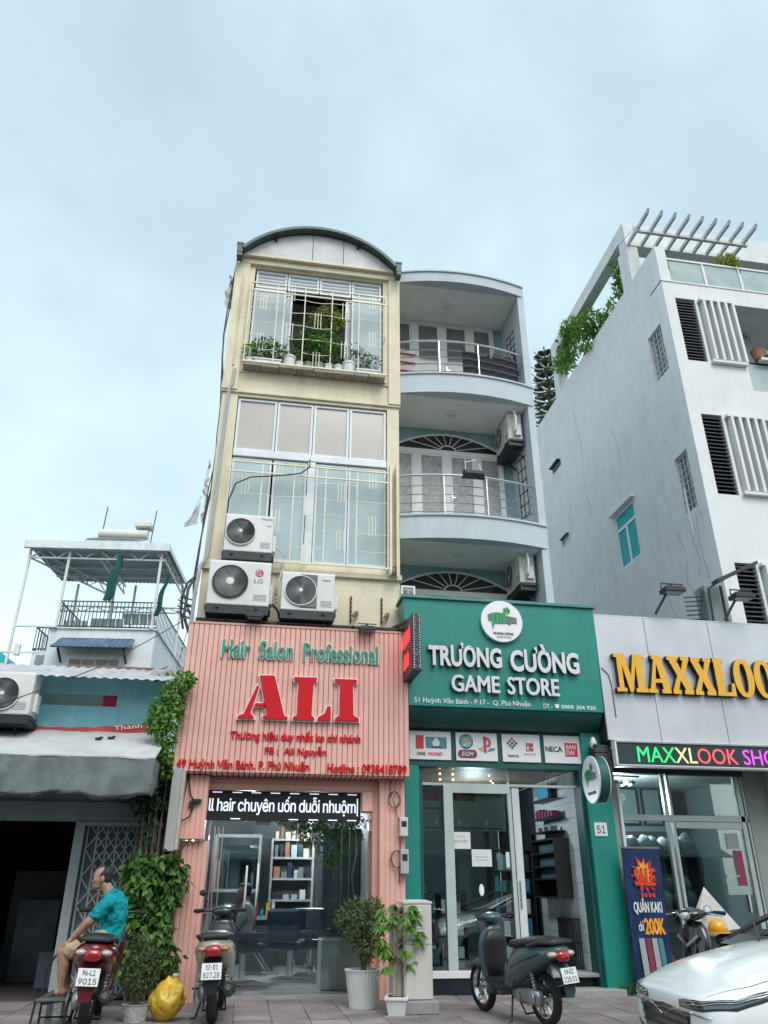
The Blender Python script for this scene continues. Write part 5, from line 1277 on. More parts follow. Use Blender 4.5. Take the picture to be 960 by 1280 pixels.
def glyph(ch, x0, x1, z0, z1, y0, y1, parent):
    g = slab(ch); T_ = lambda p: (x0 + (x1 - x0) * p[0], z0 + (z1 - z0) * p[1]); mb = MB()
    if len(g) == 1: mb.prism([T_(p) for p in g[0]], y0, y1)
    elif g[1] == 'ring':
        a, b = [T_(p) for p in g[0]], [T_(p) for p in g[2]]; n = len(a)
        for i in range(n):
            j = (i + 1) % n; q = [a[i], a[j], b[j], b[i]]
            mb.add([(x, y0, z) for x, z in q] + [(x, y1, z) for x, z in q], [(0, 1, 2, 3), (7, 6, 5, 4), (0, 4, 5, 1), (2, 6, 7, 3)])
    else:
        # outline with a triangular counter: bridge by a slit at the counter's top
        o = [T_(p) for p in g[0]]; h = [T_(p) for p in g[2]]
        o2 = o[:9] + [o[9]] if False else o
        bm = bmesh.new(); vs = [bm.verts.new((x, y0, z)) for x, z in o]; hs = [bm.verts.new((x, y0, z)) for x, z in h]
        es = [bm.edges.new((vs[i], vs[(i + 1) % len(vs)])) for i in range(len(vs))] + [bm.edges.new((hs[i], hs[(i + 1) % len(hs)])) for i in range(len(hs))]
        bmesh.ops.triangle_fill(bm, use_beauty=True, use_dissolve=False, edges=es, normal=(0, -1, 0))
        bm.verts.index_update(); V = [tuple(v.co) for v in bm.verts]; F = [tuple(v.index for v in f.verts) for f in bm.faces]; bm.free()
        n = len(V); mb.add(V + [(x, y1, z) for x, y, z in V], F + [tuple(i + n for i in reversed(f)) for f in F])
        m = len(o); mb.add([(x, y0, z) for x, z in o] + [(x, y1, z) for x, z in o], [(i, i + m, (i + 1) % m + m, (i + 1) % m) for i in range(m)])
        m = len(h); mb.add([(x, y0, z) for x, z in h] + [(x, y1, z) for x, z in h], [(i, i + m, (i + 1) % m + m, (i + 1) % m) for i in range(m)])
    # faces towards the street yellow, returns dark
    tmp = [1] * len(mb.f)
    for i, f in enumerate(mb.f):
        if all(abs(mb.v[q][1] - y0) < 1e-6 for q in f): tmp[i] = 0
    mb.m = tmp
    return mb.build('letter', [gold, gold_side], parent, fixn=True)
xx = 5.375
for ch, w in zip('MAXXLOOK', (.50, .40, .40, .40, .34, .34, .34, .42)):
    glyph(ch, xx, xx + w, 3.925, 4.51, 10.80, 10.898, ms_); xx += w - (.03 if ch in 'AX' else -.01)
lm = T('led_ticker', 'long framed display with green, yellow, red and magenta lit letters', 'sign', (6.9, 10.8, 2.85))
mb = rect_frame(MB(), 5.205, 8.9, 2.835, 3.205, 10.78, 10.9, .03); mb.build('ticker_frame', white_paint, lm, bevel=.004)
B('ticker_face', M('led_face', (.012, .035, .04), .5), lm, 5.235, 8.87, 10.80, 10.88, 2.865, 3.175)
mb = MB()
for k in range(120): x = 5.2 + k * .031; mb.box(x, x + .012, 10.775, 10.78, 3.182, 3.196); mb.box(x, x + .012, 10.775, 10.78, 2.842, 2.856)
mb.build('frame_studs', dark_metal, lm)
def ledm(n, c): return M('led_' + n, c, .5, var=.35, scale=70, emit=.55)
LX = [5.56, 5.80, 6.02, 6.22, 6.42, 6.60, 6.83, 7.07]
cc_ = ['green', 'green', 'green', 'yel', 'yel', 'yel', 'red2', 'red2', 'red2', 'mag', 'mag', 'mag']
cdef = dict(green=(.03, .85, .18), yel=(.85, .72, .30), red2=(.95, .10, .12), mag=(.85, .08, .85))
V, F = text_mesh('MAXXLOOK SHOP', .0, 0, .5, 1.0)
isl = islands(V, F); xa, xb = min(v[0] for v in V), max(v[0] for v in V); za, zb = min(v[1] for v in V), max(v[1] for v in V)
X0, X1 = 5.55, 7.93
for (a, b, fs), cname in zip(isl, ['green', 'green', 'green', 'yel', 'yel', 'red2', 'red2', 'red2', 'mag', 'mag', 'mag', 'mag']):
    mb = MB(); idx = {}
    for fi in fs:
        ff = []
        for i in F[fi]:
            if i not in idx:
                idx[i] = len(mb.v); v = V[i]; mb.v.append((X0 + (v[0] - xa) / (xb - xa) * (X1 - X0), 10.799 - (v[2] + .5) * .006, 2.905 + (v[1] - za) / (zb - za) * .22))
            ff.append(idx[i])
        mb.f.append(tuple(ff)); mb.m.append(0)
    mb.build('letter', ledm(cname, cdef[cname]), lm)
floodlight('black floodlight leaning out over the silver sign, left of the pair', 6.45, 10.62, 5.53, arm=(-.25, .2, -.34), s=1.7, group='floodlights over the silver sign')
floodlight('black floodlight leaning out over the silver sign, beside the metal meter cabinet', 7.65, 10.62, 5.50, arm=(-.25, .2, -.34), s=1.7, group='floodlights over the silver sign')
jb = T('junction_cabinet', 'grey junction cabinet with pipes and a ladder rack above the silver sign', 'cabinet', (7.6, 11.5, 5.15))
B('cabinet_body', M('cabinet_teal_grey', (.20, .25, .25), .6, var=.2, streak=.4), jb, 7.52, 7.80, 11.4, 11.7, 5.17, 6.0, bevel=.01)
mb = MB()
for k in range(8): mb.bar((7.15, 11.45, 5.2 + k * .08), (7.5, 11.45, 5.24 + k * .08), .02)
mb.bar((7.3, 11.4, 5.1), (7.5, 11.4, 5.9), .02).bar((7.4, 11.4, 5.1), (7.45, 11.4, 5.9), .015); mb.tube([(7.55, 11.35, 5.2), (7.56, 11.33, 5.9), (7.7, 11.3, 6.0), (8.0, 11.2, 6.15)], .02, 6); mb.tube([(7.84, 11.4, 5.2), (7.84, 11.4, 6.0)], .03, 6)
mb.build('pipework', dark_metal, jb)
MB().hexa([(7.55, 11.0, 5.92), (8.3, 10.9, 6.25), (8.3, 11.1, 6.25), (7.55, 11.2, 5.92), (7.55, 11.0, 5.97), (8.3, 10.9, 6.31), (8.3, 11.1, 6.31), (7.55, 11.2, 5.97)]).build('long_lamp', dark_metal, jb)

mf = T('clothes_shopfront', 'glass shopfront of the clothes shop with aluminium frame and glazed door', 'shopfront', (6.9, 11.6, 0))
frm = M('shop_alu', (.42, .47, .47), .4, metal=.3, var=.08)
B('transom', frm, mf, 5.44, 7.62, 11.56, 11.64, 2.18, 2.26); 
for a, b in ((6.27, 6.32), (6.36, 6.40)): B('mullion', frm, mf, a, b, 11.57, 11.63, .1, 2.84)
for a, b in ((7.50, 7.57), (7.60, 7.63)): B('door_post', frm, mf, a, b, 11.56, 11.64, .08, 2.84)
B('door_head', frm, mf, 6.41, 7.5, 11.57, 11.63, 2.08, 2.17); B('threshold', concrete, mf, 5.44, 8.5, 11.5, 11.7, -.01, .08)
for a, b, c, d in ((5.44, 6.27, .1, 2.17), (5.44, 6.27, 2.27, 2.84), (6.405, 7.49, .1, 2.075), (6.405, 7.49, 2.27, 2.84)): MB().box(a, b, 11.595, 11.605, c, d).build('glass_pane', shop_glass, mf)
B('wall_right', M('grey_green_wall', (.27, .30, .28), .8, var=.08, streak=.3), mf, 7.635, 10.0, 11.55, 11.75, 0, 3.2)
B('head_band', dark_metal, mf, 5.385, 7.63, 11.5, 11.65, 2.845, 3.2)
B('wall_pilaster', M('pilaster_beige', (.42, .42, .39), .8, var=.08, streak=.3), mf, 8.02, 8.2, 11.45, 11.55, 0, 3.2, bevel=.01)
B('red_notice', cols['maroon'], mf, 7.28, 7.42, 11.585, 11.594, 1.3, 1.78); B('grey_notice', ac_grey, mf, 7.2, 7.4, 11.585, 11.594, 1.8, 2.02); B('handle_plate', chrome, mf, 7.37, 7.40, 11.55, 11.59, .95, 1.18)
B('push_bar', M('push_yellow', (.45, .42, .25), .4), mf, 7.1, 7.3, 11.56, 11.59, 1.42, 1.44)
w2c = T('wall_box', 'grey steel meter box on the wall right of the clothes shop door', 'meter', (8.3, 11.45, 2.0)); B('box', frm, w2c, 8.22, 8.5, 11.3, 11.54, 1.95, 2.3, bevel=.01)
cm = T('security_camera', 'white wall security camera right of the clothes shop glass', 'camera', (8.3, 11.4, 2.6)); MB().lathe([(.045, 0), (.05, .16)], c=(8.12, 11.4, 2.62), axis='y', n=12).build('camera_body', ac_white, cm, smooth=True); MB().bar((8.2, 11.5, 2.7), (8.12, 11.45, 2.62), .02).build('camera_arm', ac_white, cm)
rm = T('clothes_room', 'teal lit interior of the clothes shop', 'room', (6.8, 13.3, .08))
tealroom = M('teal_room', (.17, .25, .25), .7, var=.08)
B('room_floor', tile_floor, rm, 5.4, 8.5, 11.7, 15.5, .03, .085); B('room_ceiling', M('clothes_ceiling', (.42, .47, .46), .8), rm, 5.4, 8.5, 11.66, 15.5, 2.95, 3.0)
B('room_back', tealroom, rm, 5.4, 8.5, 15.5, 15.55, .1, 2.95); B('room_side', tealroom, rm, 8.3, 8.34, 11.76, 15.5, .1, 2.95); B('room_side', tealroom, rm, 5.395, 5.42, 11.66, 15.5, .1, 2.95)
for k, x in enumerate((6.2, 6.65, 7.1)):
    f = rect_frame(MB(), x, x + .38, 2.3, 2.95 - .02, 13.9, 13.95, .03).build('wall_frame', black, rm)
    B('frame_picture', MT['teal_room'], f, x + .03, x + .35, 13.92, 13.93, 2.33, 2.9)
B('partition', tealroom, rm, 5.9, 7.7, 13.96, 14.0, .1, 2.94); B('pale_panel', M('pale_wall_panel', (.45, .46, .46), .8), rm, 5.45, 6.0, 13.4, 13.45, 1.8, 2.9)
tl = T('track_lights', 'row of small black track spotlights on the clothes shop ceiling', 'lamp', (5.9, 12.2, 2.8))
MB().box(5.6, 6.3, 12.3, 12.34, 2.90, 2.93).build('track', dark_metal, tl)
for i, x in enumerate((5.68, 5.84, 5.98, 6.12)):
    s_ = MB().lathe([(.035, -.06), (.05, .05)], c=(x, 12.25, 2.80), n=12, axis='y').build('spot', black, tl, smooth=True)
    if i == 2: MB().ball((x, 12.16, 2.80), .035, 10, 6).build('lit_lens', lampm, tl)
l = bpy.data.lights.new('clothes_lamp', 'POINT'); l.energy = 70; l.color = (.85, .97, 1); l.shadow_soft_size = .1
o = bpy.data.objects.new('clothes_lamp', l); C.objects.link(o); o.location = (6.0, 12.5, 2.6)
# rack with bags of goods wrapped in clear plastic
bg_m = [M('plastic_bag_a', (.22, .30, .29), .35, var=.4, scale=14, bump=.8, bscale=22), M('plastic_bag_b', (.12, .19, .20), .35, var=.4, scale=14, bump=.8, bscale=22), M('plastic_bag_c', (.34, .36, .34), .35, var=.4, scale=14, bump=.8, bscale=22), M('plastic_bag_d', (.12, .16, .20), .35, var=.4, scale=14, bump=.8, bscale=22)]
rkk = T('goods_rack', 'dark counter rack behind the clothes shop glass', 'rack', (6.3, 12.3, .085))
mb = MB().box(5.5, 7.0, 12.1, 12.6, .09, .12).box(5.5, 7.0, 12.1, 12.6, .95, .98).box(5.5, 7.0, 12.1, 12.6, 1.72, 1.75)
for x in (5.5, 6.25, 6.97): mb.box(x, x + .03, 12.1, 12.6, .12, 1.72)
mb.box(5.5, 7.0, 12.61, 12.63, .09, 2.1); mb.build('rack_frame', sh, rkk)
def lumpy(c, r, seed, m, name, t):
    rnd = random.Random(seed); mb = MB().ball((0, 0, 0), 1, 16, 10); v2 = []
    for v in mb.v:
        v = Vector(v); q = 1 + .22 * noise_(v * 2.2 + Vector((seed, 0, 0))) + .10 * noise_(v * 6 + Vector((0, seed, 0)))
        v2.append((c[0] + v.x * r[0] * q, c[1] + v.y * r[1] * q, c[2] + v.z * r[2] * q))
    mb.v = v2; return mb.build(name, m, t, smooth='all')
from mathutils import noise as mn
noise_ = lambda v: mn.noise(v)
i = 0
for z, n_, r_ in ((1.86, 8, .15), (1.1, 7, .15), (1.32, 5, .13), (.25, 6, .14)):
    for k in range(n_):
        x = 5.6 + (1.35 / n_) * (k + .5) + random.uniform(-.02, .02); i += 1
        o = lumpy((x, 12.3 + random.uniform(-.05, .05), z + .02), (r_ * .72, r_ * .8, r_ * random.uniform(.8, 1)), i, bg_m[i % 4 if i % 4 < 3 or random.random() < .5 else 1], 'goods_bag', None)
        setp(o, 'clear plastic bag of clothes on the goods rack, %s board, %s from the left' % ({1.86: 'topmost', 1.1: 'middle', 1.32: 'upper middle', .25: 'lowest'}[z], ('first', 'second', 'third', 'fourth', 'fifth', 'sixth', 'seventh', 'eighth')[k]), 'bag', 'bagged clothes on the rack')
hs = T('hanging_jacket', 'blue jacket hanging behind the clothes shop door glass', 'jacket', (7.0, 12.6, 1.0)); lumpy((7.05, 12.5, 1.7), (.18, .1, .38), 77, bg_m[3], 'jacket_body', hs); lumpy((6.9, 12.5, 1.55), (.07, .07, .3), 78, bg_m[3], 'sleeve', hs); lumpy((7.2, 12.5, 1.55), (.07, .07, .3), 79, bg_m[3], 'sleeve', hs)
# sale banner stand
sb = T('sale_banner_stand', 'dark blue roll up SALE banner stand with orange 200K lettering', 'banner', (5.5, 11.0, 0), 0)
navy = M('banner_navy', (.012, .03, .10), .35, var=.5, scale=5)
MB().hexa([(5.20, 11.0, .14), (5.72, 10.98, .14), (5.72, 11.01, .14), (5.20, 11.03, .14), (5.22, 11.0, 1.76), (5.76, 10.98, 1.76), (5.76, 11.01, 1.76), (5.22, 11.03, 1.76)]).build('banner_sheet', navy, sb)
B('banner_base', dark_metal, sb, 5.18, 5.75, 10.95, 11.08, .03, .14, bevel=.01); MB().bar((5.48, 11.03, .1), (5.48, 11.03, 1.78), .02).box(5.2, 5.78, 10.985, 11.02, 1.76, 1.785).build('banner_pole', steel, sb)
yb = 10.975; orange_p = M('print_orange', (.80, .33, .03), .5, var=.25, scale=15, emit=0); redp = M('print_red', (.55, .03, .02), .5, var=.2, scale=10)
def bflat(poly, m, d, name='print'): MB().prism(poly, yb - d - .003, yb - d).build(name, m, sb, fixn=True)
burst = [(5.485 + (.20 if k % 2 else .12) * math.cos(k * math.pi / 11) * (1 + .25 * ((k * 7) % 5 - 2) / 4), 1.42 + (.24 if k % 2 else .15) * math.sin(k * math.pi / 11) * (1 + .2 * ((k * 5) % 4 - 1.5) / 3)) for k in range(22)]
bflat(burst, redp, .0, 'starburst'); bflat([(5.485 + (x - 5.485) * .62, 1.45 + (z - 1.42) * .68) for x, z in burst], orange_p, .004, 'starburst')
text('SALE', 5.32, 5.65, 1.28, 1.52, yb - .012, gold_side, sb, depth=.002, bold=.07, shear=.1, split=None, name='lettering_edge'); text('SALE', 5.33, 5.64, 1.29, 1.51, yb - .016, M('print_red_bright', (.75, .04, .02), .5), sb, depth=.002, bold=.04, shear=.1, split=None)
mb = MB()
for k in range(4): mb.box(5.40 + k * .055, 5.44 + k * .055, yb - .010, yb - .006, 1.15, 1.20)
mb.build('small_print', redp, sb)
text('QUẦN KAKI', 5.275, 5.685, .94, 1.17, yb, panel_white, sb, depth=.003, bold=.035, split=None); text('chỉ', 5.31, 5.385, .745, .87, yb, panel_white, sb, depth=.003, bold=.02, split=None)
text('200K', 5.395, 5.69, .70, .90, yb, orange_p, sb, depth=.003, bold=.05, split=None)
for k, (a, b, c) in enumerate(((5.29, 5.37, cols['grey']), (5.385, 5.46, cols['maroon']), (5.475, 5.55, cols['grey']), (5.565, 5.63, cols['teal']))):
    bflat([(a, .66), (b, .66), (b + .02, .25), (b - .03, .18), (a + .02, .2)], c, 0, 'trousers_print')

# ================================================================== TALL WHITE BUILDING (right)
rb = T('white_apartment_building', 'tall white rendered building with dark louvres, white fins and a rooftop frame', 'building', (10, 12, 0))
XS = 8.35
side_h = [(13.9, 14.74 + 1.02, 8.04, 9.47)]
# front wall in the X-Z plane at y=12, side wall in the Y-Z plane at x=8.35
F_ = lambda x, y, z: (x, y, z)
front_h = [(8.60, 9.07, 11.44, 13.17), (9.13, 9.95, 11.40, 13.17), (9.951, 13.5, 10.80, 13.17), (8.62, 9.08, 8.20, 10.07), (9.14, 9.96, 8.20, 10.07), (9.961, 13.5, 7.6, 10.07), (8.64, 9.08, 4.9, 6.75), (9.13, 9.96, 4.9, 6.75)]
MB().wall(8.35, 14.5, 0, 13.62, 12.0, 12.25, front_h).build('front_wall', white_front, rb)
Sd = lambda x, y, z: (y, x, z)          # wall() drawn along Y
win_a = (12.36, 12.94, 11.46, 12.70); win_b = (12.33, 12.83, 8.09, 9.40); win_c = (14.75, 15.77, 8.05, 9.46)
v1 = (18.45, 19.1, 12.50, 12.66); v2 = (18.45, 18.98, 10.04, 10.26)
mb = MB().wall(12.251, 21.0, 0, 14.70, XS, XS + .22, [win_a, win_b, win_c, v1, v2], fn=lambda x, y, z: (y, x, z)); mb.build('side_wall', white_wall, rb, fixn=True)
B('corner_pier', white_front, rb, XS, XS + .25, 12.0, 12.25, 13.621, 14.68)
B('room_core', interior_dark, rb, 8.9, 14.4, 13.8, 20.5, 0, 13.6); 
for z in (13.2, 10.12, 6.8): B('floor_slab', soffit, rb, XS + .221, 14.4, 12.251, 14, z - .02, z + .3)
MB().box(XS + .221, 14.4, 13.6, 13.79, 0, 13.1).build('balcony_back_wall', M('balcony_grey_wall', (.30, .33, .36), .8), rb)
B('balcony_pier', M('balcony_grey_wall'), rb, 10.7, 11.0, 12.9, 13.59, 11, 13.1)
B('vent_cap', dark_metal, rb, XS - .12, XS - .001, 18.45, 19.1, 12.665, 12.69); B('vent_cap', dark_metal, rb, XS - .08, XS - .001, 18.45, 18.98, 10.265, 10.285)
B('vent_lid', white_front, rb, XS + .05, XS + .06, 18.45, 18.98, 10.045, 10.255); B('vent_dark', interior_dark, rb, XS + .08, XS + .1, 18.45, 19.1, 12.505, 12.655)
# side windows with bars
for (a, b, c, d) in (win_a, win_b):
    B('window_pane', pane_grey, rb, XS + .14, XS + .16, a, b, c, d)
    mb = MB()
    for k in range(5): y = a + (b - a) * k / 4; mb.box(XS + .05, XS + .06, y - .006, y + .006, c, d)
    for k in range(9): z = c + (d - c) * k / 8; mb.box(XS + .045, XS + .062, a, b, z - .005, z + .005)
    mb.build('window_bars', white_paint, rb)
a, b, c, d = win_c
f = MB()
for y0_, y1_, z0_, z1_ in ((a, b, c, c + .06), (a, b, d - .06, d), (a, a + .06, c + .06, d - .06), (b - .06, b, c + .06, d - .06), (a + .06, b - .06, 9.0, 9.07), (15.22, 15.30, c + .06, 9.0)): f.box(XS + .02, XS + .07, y0_, y1_, z0_, z1_)
f.build('window_frame', white_alu, rb); B('window_glass', cyan_glass, rb, XS + .04, XS + .05, a + .05, b - .05, c + .05, d - .05); B('window_hood', white_front, rb, XS - .1, XS - .001, a - .1, b + .1, d + .02, d + .07)
MB().tube([(XS - .03, 12.62, 8.62), (XS - .04, 12.60, 8.1), (XS - .035, 12.58, 7.55)], .016, 6).build('overflow_pipe', pot_white, rb)
for pts in ([(13.2, 7.9), (13.0, 7.3), (13.15, 6.8), (12.9, 6.2)], [(12.7, 7.6), (12.6, 7.0), (12.75, 6.7)], [(17.2, 13.6), (17.0, 12.2), (17.1, 11.0), (16.9, 9.9)], [(15.2, 11.8), (15.0, 10.9), (15.1, 10.4)], [(14.0, 6.9), (13.8, 6.3), (13.9, 5.6)], [(12.45, 8.0), (12.5, 7.2), (12.4, 6.4)]):
    q_ = []
    for a_, b_ in zip(pts, pts[1:]):
        for t_ in range(6): q_.append((XS - .0005, a_[0] + (b_[0] - a_[0]) * t_ / 6 + random.uniform(-.03, .03), a_[1] + (b_[1] - a_[1]) * t_ / 6))
    MB().tube(q_, .0045, 3).build('wall_crack', M('crack_grey', (.22, .23, .23), .9), rb)
# louvres and fins: one slat mesh, one fin mesh
lou = None
for (a, b, c, d) in front_h[0:1] + front_h[3:4] + front_h[6:7]:
    B('louvre_back', black, rb, a, b, 12.14, 12.16, c, d); n = 21
    for k in range(n):
        z = c + (d - c) * (k + .5) / n
        if lou is None: o = MB().hexa([(0, .0, -.035), (.45, .0, -.035), (.45, .075, .01), (0, .075, .01), (0, 0, -.02), (.45, 0, -.02), (.45, .075, .025), (0, .075, .025)]).build('louvre_slat', M('louvre_slat_m', (.06, .063, .075), .45), rb, local=True); lou = o.data
        else: o = link('louvre_slat', lou, rb)
        o.location = WM[rb].inverted() @ Vector((a + .01, 12.03, z))
finm = {}
for (a, b, c, d) in front_h[1:2] + front_h[4:5] + front_h[7:8]:
    key = round(d - c, 2)
    MB().box(a, b, 11.90, 12.1, d - .06, d - .001).box(a, b, 11.90, 12.1, c - .0, c + .06).box(a, a + .07, 12.11, 12.15, c, d).build('fin_rail', white_front, rb)
    B('fin_backing', M('fin_backing_m', (.26, .30, .33), .6), rb, a, b, 12.16, 12.18, c, d)
    for k in range(5):
        x = a + .10 + (b - a - .12) * k / 4
        if key not in finm: o = MB().box(-.03, .03, -.11, .10, .061, d - c - .061).build('fin', white_front, rb, local=True); finm[key] = o.data
        else: o = link('fin', finm[key], rb)
        o.location = WM[rb].inverted() @ Vector((x, 12.0, c))
# roof terrace: slab band, glass balustrade, frame and pergola
B('roof_band', white_front, rb, XS - .0, 14.5, 11.98, 12.5, 13.622, 13.66)
B('balustrade_rail', white_paint, rb, 8.62, 14.5, 12.04, 12.10, 14.36, 14.41); B('balustrade_foot', white_paint, rb, 8.62, 14.5, 12.04, 12.08, 13.66, 13.70)
x = 8.62
while x < 13:
    MB().box(x + .05, x + .85, 12.065, 12.075, 13.71, 14.35).build('glass_panel', rail_glass, rb); B('rail_post', white_paint, rb, x + .87, x + .91, 12.05, 12.10, 13.70, 14.36); x += .92
B('terrace_floor', concrete, rb, XS + .23, 14.5, 12.51, 20.8, 13.4, 13.6)
B('frame_post', white_wall, rb, XS, XS + .3, 13.12, 13.58, 14.701, 15.84); B('frame_post', white_wall, rb, XS, XS + .3, 17.9, 18.25, 14.701, 16.2)
B('frame_beam', white_wall, rb, XS, XS + .3, 13.12, 18.25, 16.2, 16.62, bevel=.01); B('frame_beam', white_wall, rb, XS + .0, 14.5, 13.1, 13.45, 15.841, 16.199); B('frame_beam', white_wall, rb, XS + .301, 14.5, 13.1, 13.45, 16.2, 16.6)
pb = None
for k in range(9):
    x = 8.43 + k * .355
    if pb is None: o = MB().hexa([(-.03, -1.0, -.045), (.03, -1.0, -.045), (.03, 0, -.045), (-.03, 0, -.045), (-.03, -1.07, .055), (.03, -1.07, .055), (.03, 0, .055), (-.03, 0, .055)]).build('pergola_bar', M('pergola_paint', (.55, .58, .60), .5, streak=.3), rb, local=True); pb = o.data
    else: o = link('pergola_bar', pb, rb)
    o.location = WM[rb].inverted() @ Vector((x, 13.1, 15.9))
B('pergola_cross_bar', MT['pergola_paint'], rb, 8.38, 11.35, 12.58, 12.65, 15.78, 15.85)
MB().tube([(8.2, 13.3, 15.9), (8.38, 12.6, 15.95)], .006, 3).tube([(11.35, 12.5, 15.9), (11.1, 13.0, 15.75)], .006, 3).build('stay_wire', dark_metal, rb)
# balcony glass at the right edge of the picture
B('balcony_rail', dark_metal, rb, 10.0, 13.4, 12.06, 12.1, 11.58, 11.62); MB().box(10.03, 13.4, 12.07, 12.08, 10.82, 11.57).build('glass_panel', rail_glass, rb); B('balcony_post', white_paint, rb, 9.97, 10.03, 12.05, 12.1, 10.81, 11.60)
# planting on that building
def plant_thing(name, label, cat, loc, blobs, n, L, w, mat, stems, droop=.3, r0=.02):
    t = T(name, label, cat, loc)
    foliage(blobs, n, L, w, droop).build('foliage', mat, t, kind='stuff')
    s = MB()
    for p in stems: s.tube(p, [r0 * (1 - .75 * i / (len(p) - 1)) for i in range(len(p))], 5)
    s.build('stem', bark, t); return t
random.seed(21)
bl = []
for k in range(17):
    y = random.uniform(15.0, 18.0); bl.append(((XS - .05 + random.uniform(-.15, .3), y, 14.72 + random.uniform(.05, 1.25) * (1 if y > 15.6 else .6)), (.24, .30, .26)))
for k in range(4): bl.append(((XS + .1, 14.2 + k * .25, 14.85 + .05 * k), (.15, .18, .14)))
for k in range(8): bl.append(((XS + .15, 13.75 + random.uniform(-.1, .25), 14.9 + k * .14), (.16, .16, .16)))
plant_thing('roof_creeper', 'bushy green creeper growing through the rooftop frame of the white building', 'plant', (XS, 16, 14.7), bl, 2600, .15, .065, leaf_b, [[(XS + .15, 13.8, 14.7), (XS + .12, 13.7, 15.4), (XS + .15, 13.75, 16.1)], [(XS + .15, 15.5, 14.7), (XS + .1, 15.9, 15.2), (XS + .1, 15.4, 15.7)], [(XS + .15, 16.8, 14.7), (XS, 17, 15.3)]])
plant_thing('corner_shrub', 'small green shrub behind the corner post under the pergola', 'plant', (8.9, 12.9, 13.7), lumps((8.85, 12.85, 14.9), (.3, .2, .5), 8, .2), 500, .12, .05, leaf_a, [[(8.9, 12.9, 13.6), (8.85, 12.85, 15)]])
plant_thing('pot_plant', 'round yellow green shrub behind the glass rail of the roof terrace', 'plant', (10.35, 12.3, 13.7), [((10.25, 12.2, 14.62), (.26, .2, .2)), ((10.4, 12.2, 14.55), (.2, .2, .22)), ((10.3, 12.2, 14.75), (.15, .15, .12))], 650, .12, .035, leaf_d, [[(10.3, 12.2, 13.6), (10.3, 12.2, 14.6)]])
plant_thing('balcony_plant', 'dark green plant in a white rail planter at the right edge of the photo', 'plant', (10.9, 12.2, 11.6), [((10.95, 12.15, 11.95), (.2, .15, .2)), ((11.0, 12.1, 11.5), (.15, .12, .25))], 350, .12, .04, leaf_a, [[(10.95, 12.15, 11.6), (10.95, 12.15, 12)]])
pt = T('rail_planter', 'red brown pot behind a curled white rail basket on the white building balcony', 'pot', (10.4, 12.0, 11.6)); MB().lathe([(.1, 0), (.14, .22), (.15, .24)], c=(10.32, 12.0, 11.66), n=14).build('pot', pot_terr, pt, smooth=True)
mb = MB().box(10.3, 11.2, 11.9, 12.04, 11.60, 11.66)
for k in range(8): mb.tube([(10.42 + k * .1 + .05 * math.cos(a_), 11.9, 11.8 + .06 * math.sin(a_)) for a_ in [t * .7 for t in range(10)]], .006, 3)
mb.build('basket', white_paint, pt)

# Norfolk pine far behind, between the two houses
pn = T('norfolk_pine', 'tiered conifer standing behind between the blue house and the white building', 'tree', (10.7, 24, 0))
mb = MB().tube([(10.75, 24, 0), (10.75, 24, 12), (10.7, 24, 21.5)], [.3, .2, .03], 7); mb.build('trunk', bark, pn)
br = MB(); ne = MB(); random.seed(5)
for lv in range(13):
    z = 14.3 + lv * .55; L_ = 1.75 - lv * .10
    for k in range(7):
        a = k * 2 * math.pi / 7 + lv * .5; d = Vector((math.cos(a), math.sin(a), 0)); o_ = Vector((10.73, 24, z))
        pts = [o_, o_ + d * L_ * .5 + Vector((0, 0, -.03)), o_ + d * L_ + Vector((0, 0, .22))]; br.tube(pts, [.04, .025, .012], 4)
        for q in range(8):
            t = .25 + .75 * q / 13; p = o_ + d * L_ * t + Vector((0, 0, .2 * t * t)); s = Vector((-d.y, d.x, 0))
            for sgn in (-1, 1): leaf(ne, p, s * sgn + Vector((0, 0, .25)) + d * .3, Vector((0, 0, 1)), .34 * (1.15 - t * .5), .08)
br.build('branches', bark, pn); ne.build('crown', leafmat('leaf_grey_green', (.075, .12, .075)), pn, kind='stuff')

# ================================================================== LEFT: gate house, awning, turquoise wall
random.seed(31)
gh = T('shuttered_shop', 'low turquoise shop with a dark open entrance and folding lattice gate', 'building', (-3, 11.5, 0))
B('upper_wall', turq, gh, -6, -1.2, 11.62, 11.72, 2.28, 4.0)
MB().wall(-6, -1.2, 3.0, 3.98, 11.5, 11.615, [(-2.98, -1.95, 3.56, 3.73)]).build('wall_face', turq, gh)
B('sill_recess', M('recess_pale', (.42, .52, .50), .8, streak=.4), gh, -2.98, -1.95, 11.60, 11.618, 3.56, 3.73)
B('lintel_beam', beam_m, gh, -6, -1.2, 11.42, 11.60, 2.04, 2.28, bevel=.008); B('shutter_box', beam_m, gh, -6, -1.2, 11.47, 11.60, 2.285, 2.99)
rp = B('red_panel', cols['crimson'], gh, -2.17, -1.955, 11.575, 11.595, 3.562, 3.725)
mb = MB()
for k in range(3): mb.box(-2.20 + k * .018, -2.195 + k * .018, 11.57, 11.59, 3.565, 3.72)
mb.box(-2.2, -2.12, 11.568, 11.572, 3.58, 3.585).box(-2.2, -2.13, 11.568, 11.572, 3.63, 3.635); mb.build('white_lines', panel_white, rp)
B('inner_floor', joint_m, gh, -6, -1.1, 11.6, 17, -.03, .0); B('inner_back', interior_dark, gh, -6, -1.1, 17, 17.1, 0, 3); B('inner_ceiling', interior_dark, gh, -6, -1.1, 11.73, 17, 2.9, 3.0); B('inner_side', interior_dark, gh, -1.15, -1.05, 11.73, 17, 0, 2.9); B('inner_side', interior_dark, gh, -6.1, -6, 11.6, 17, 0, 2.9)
clut = M('murky_goods', (.09, .11, .14), .7, var=.4, orand=.5)
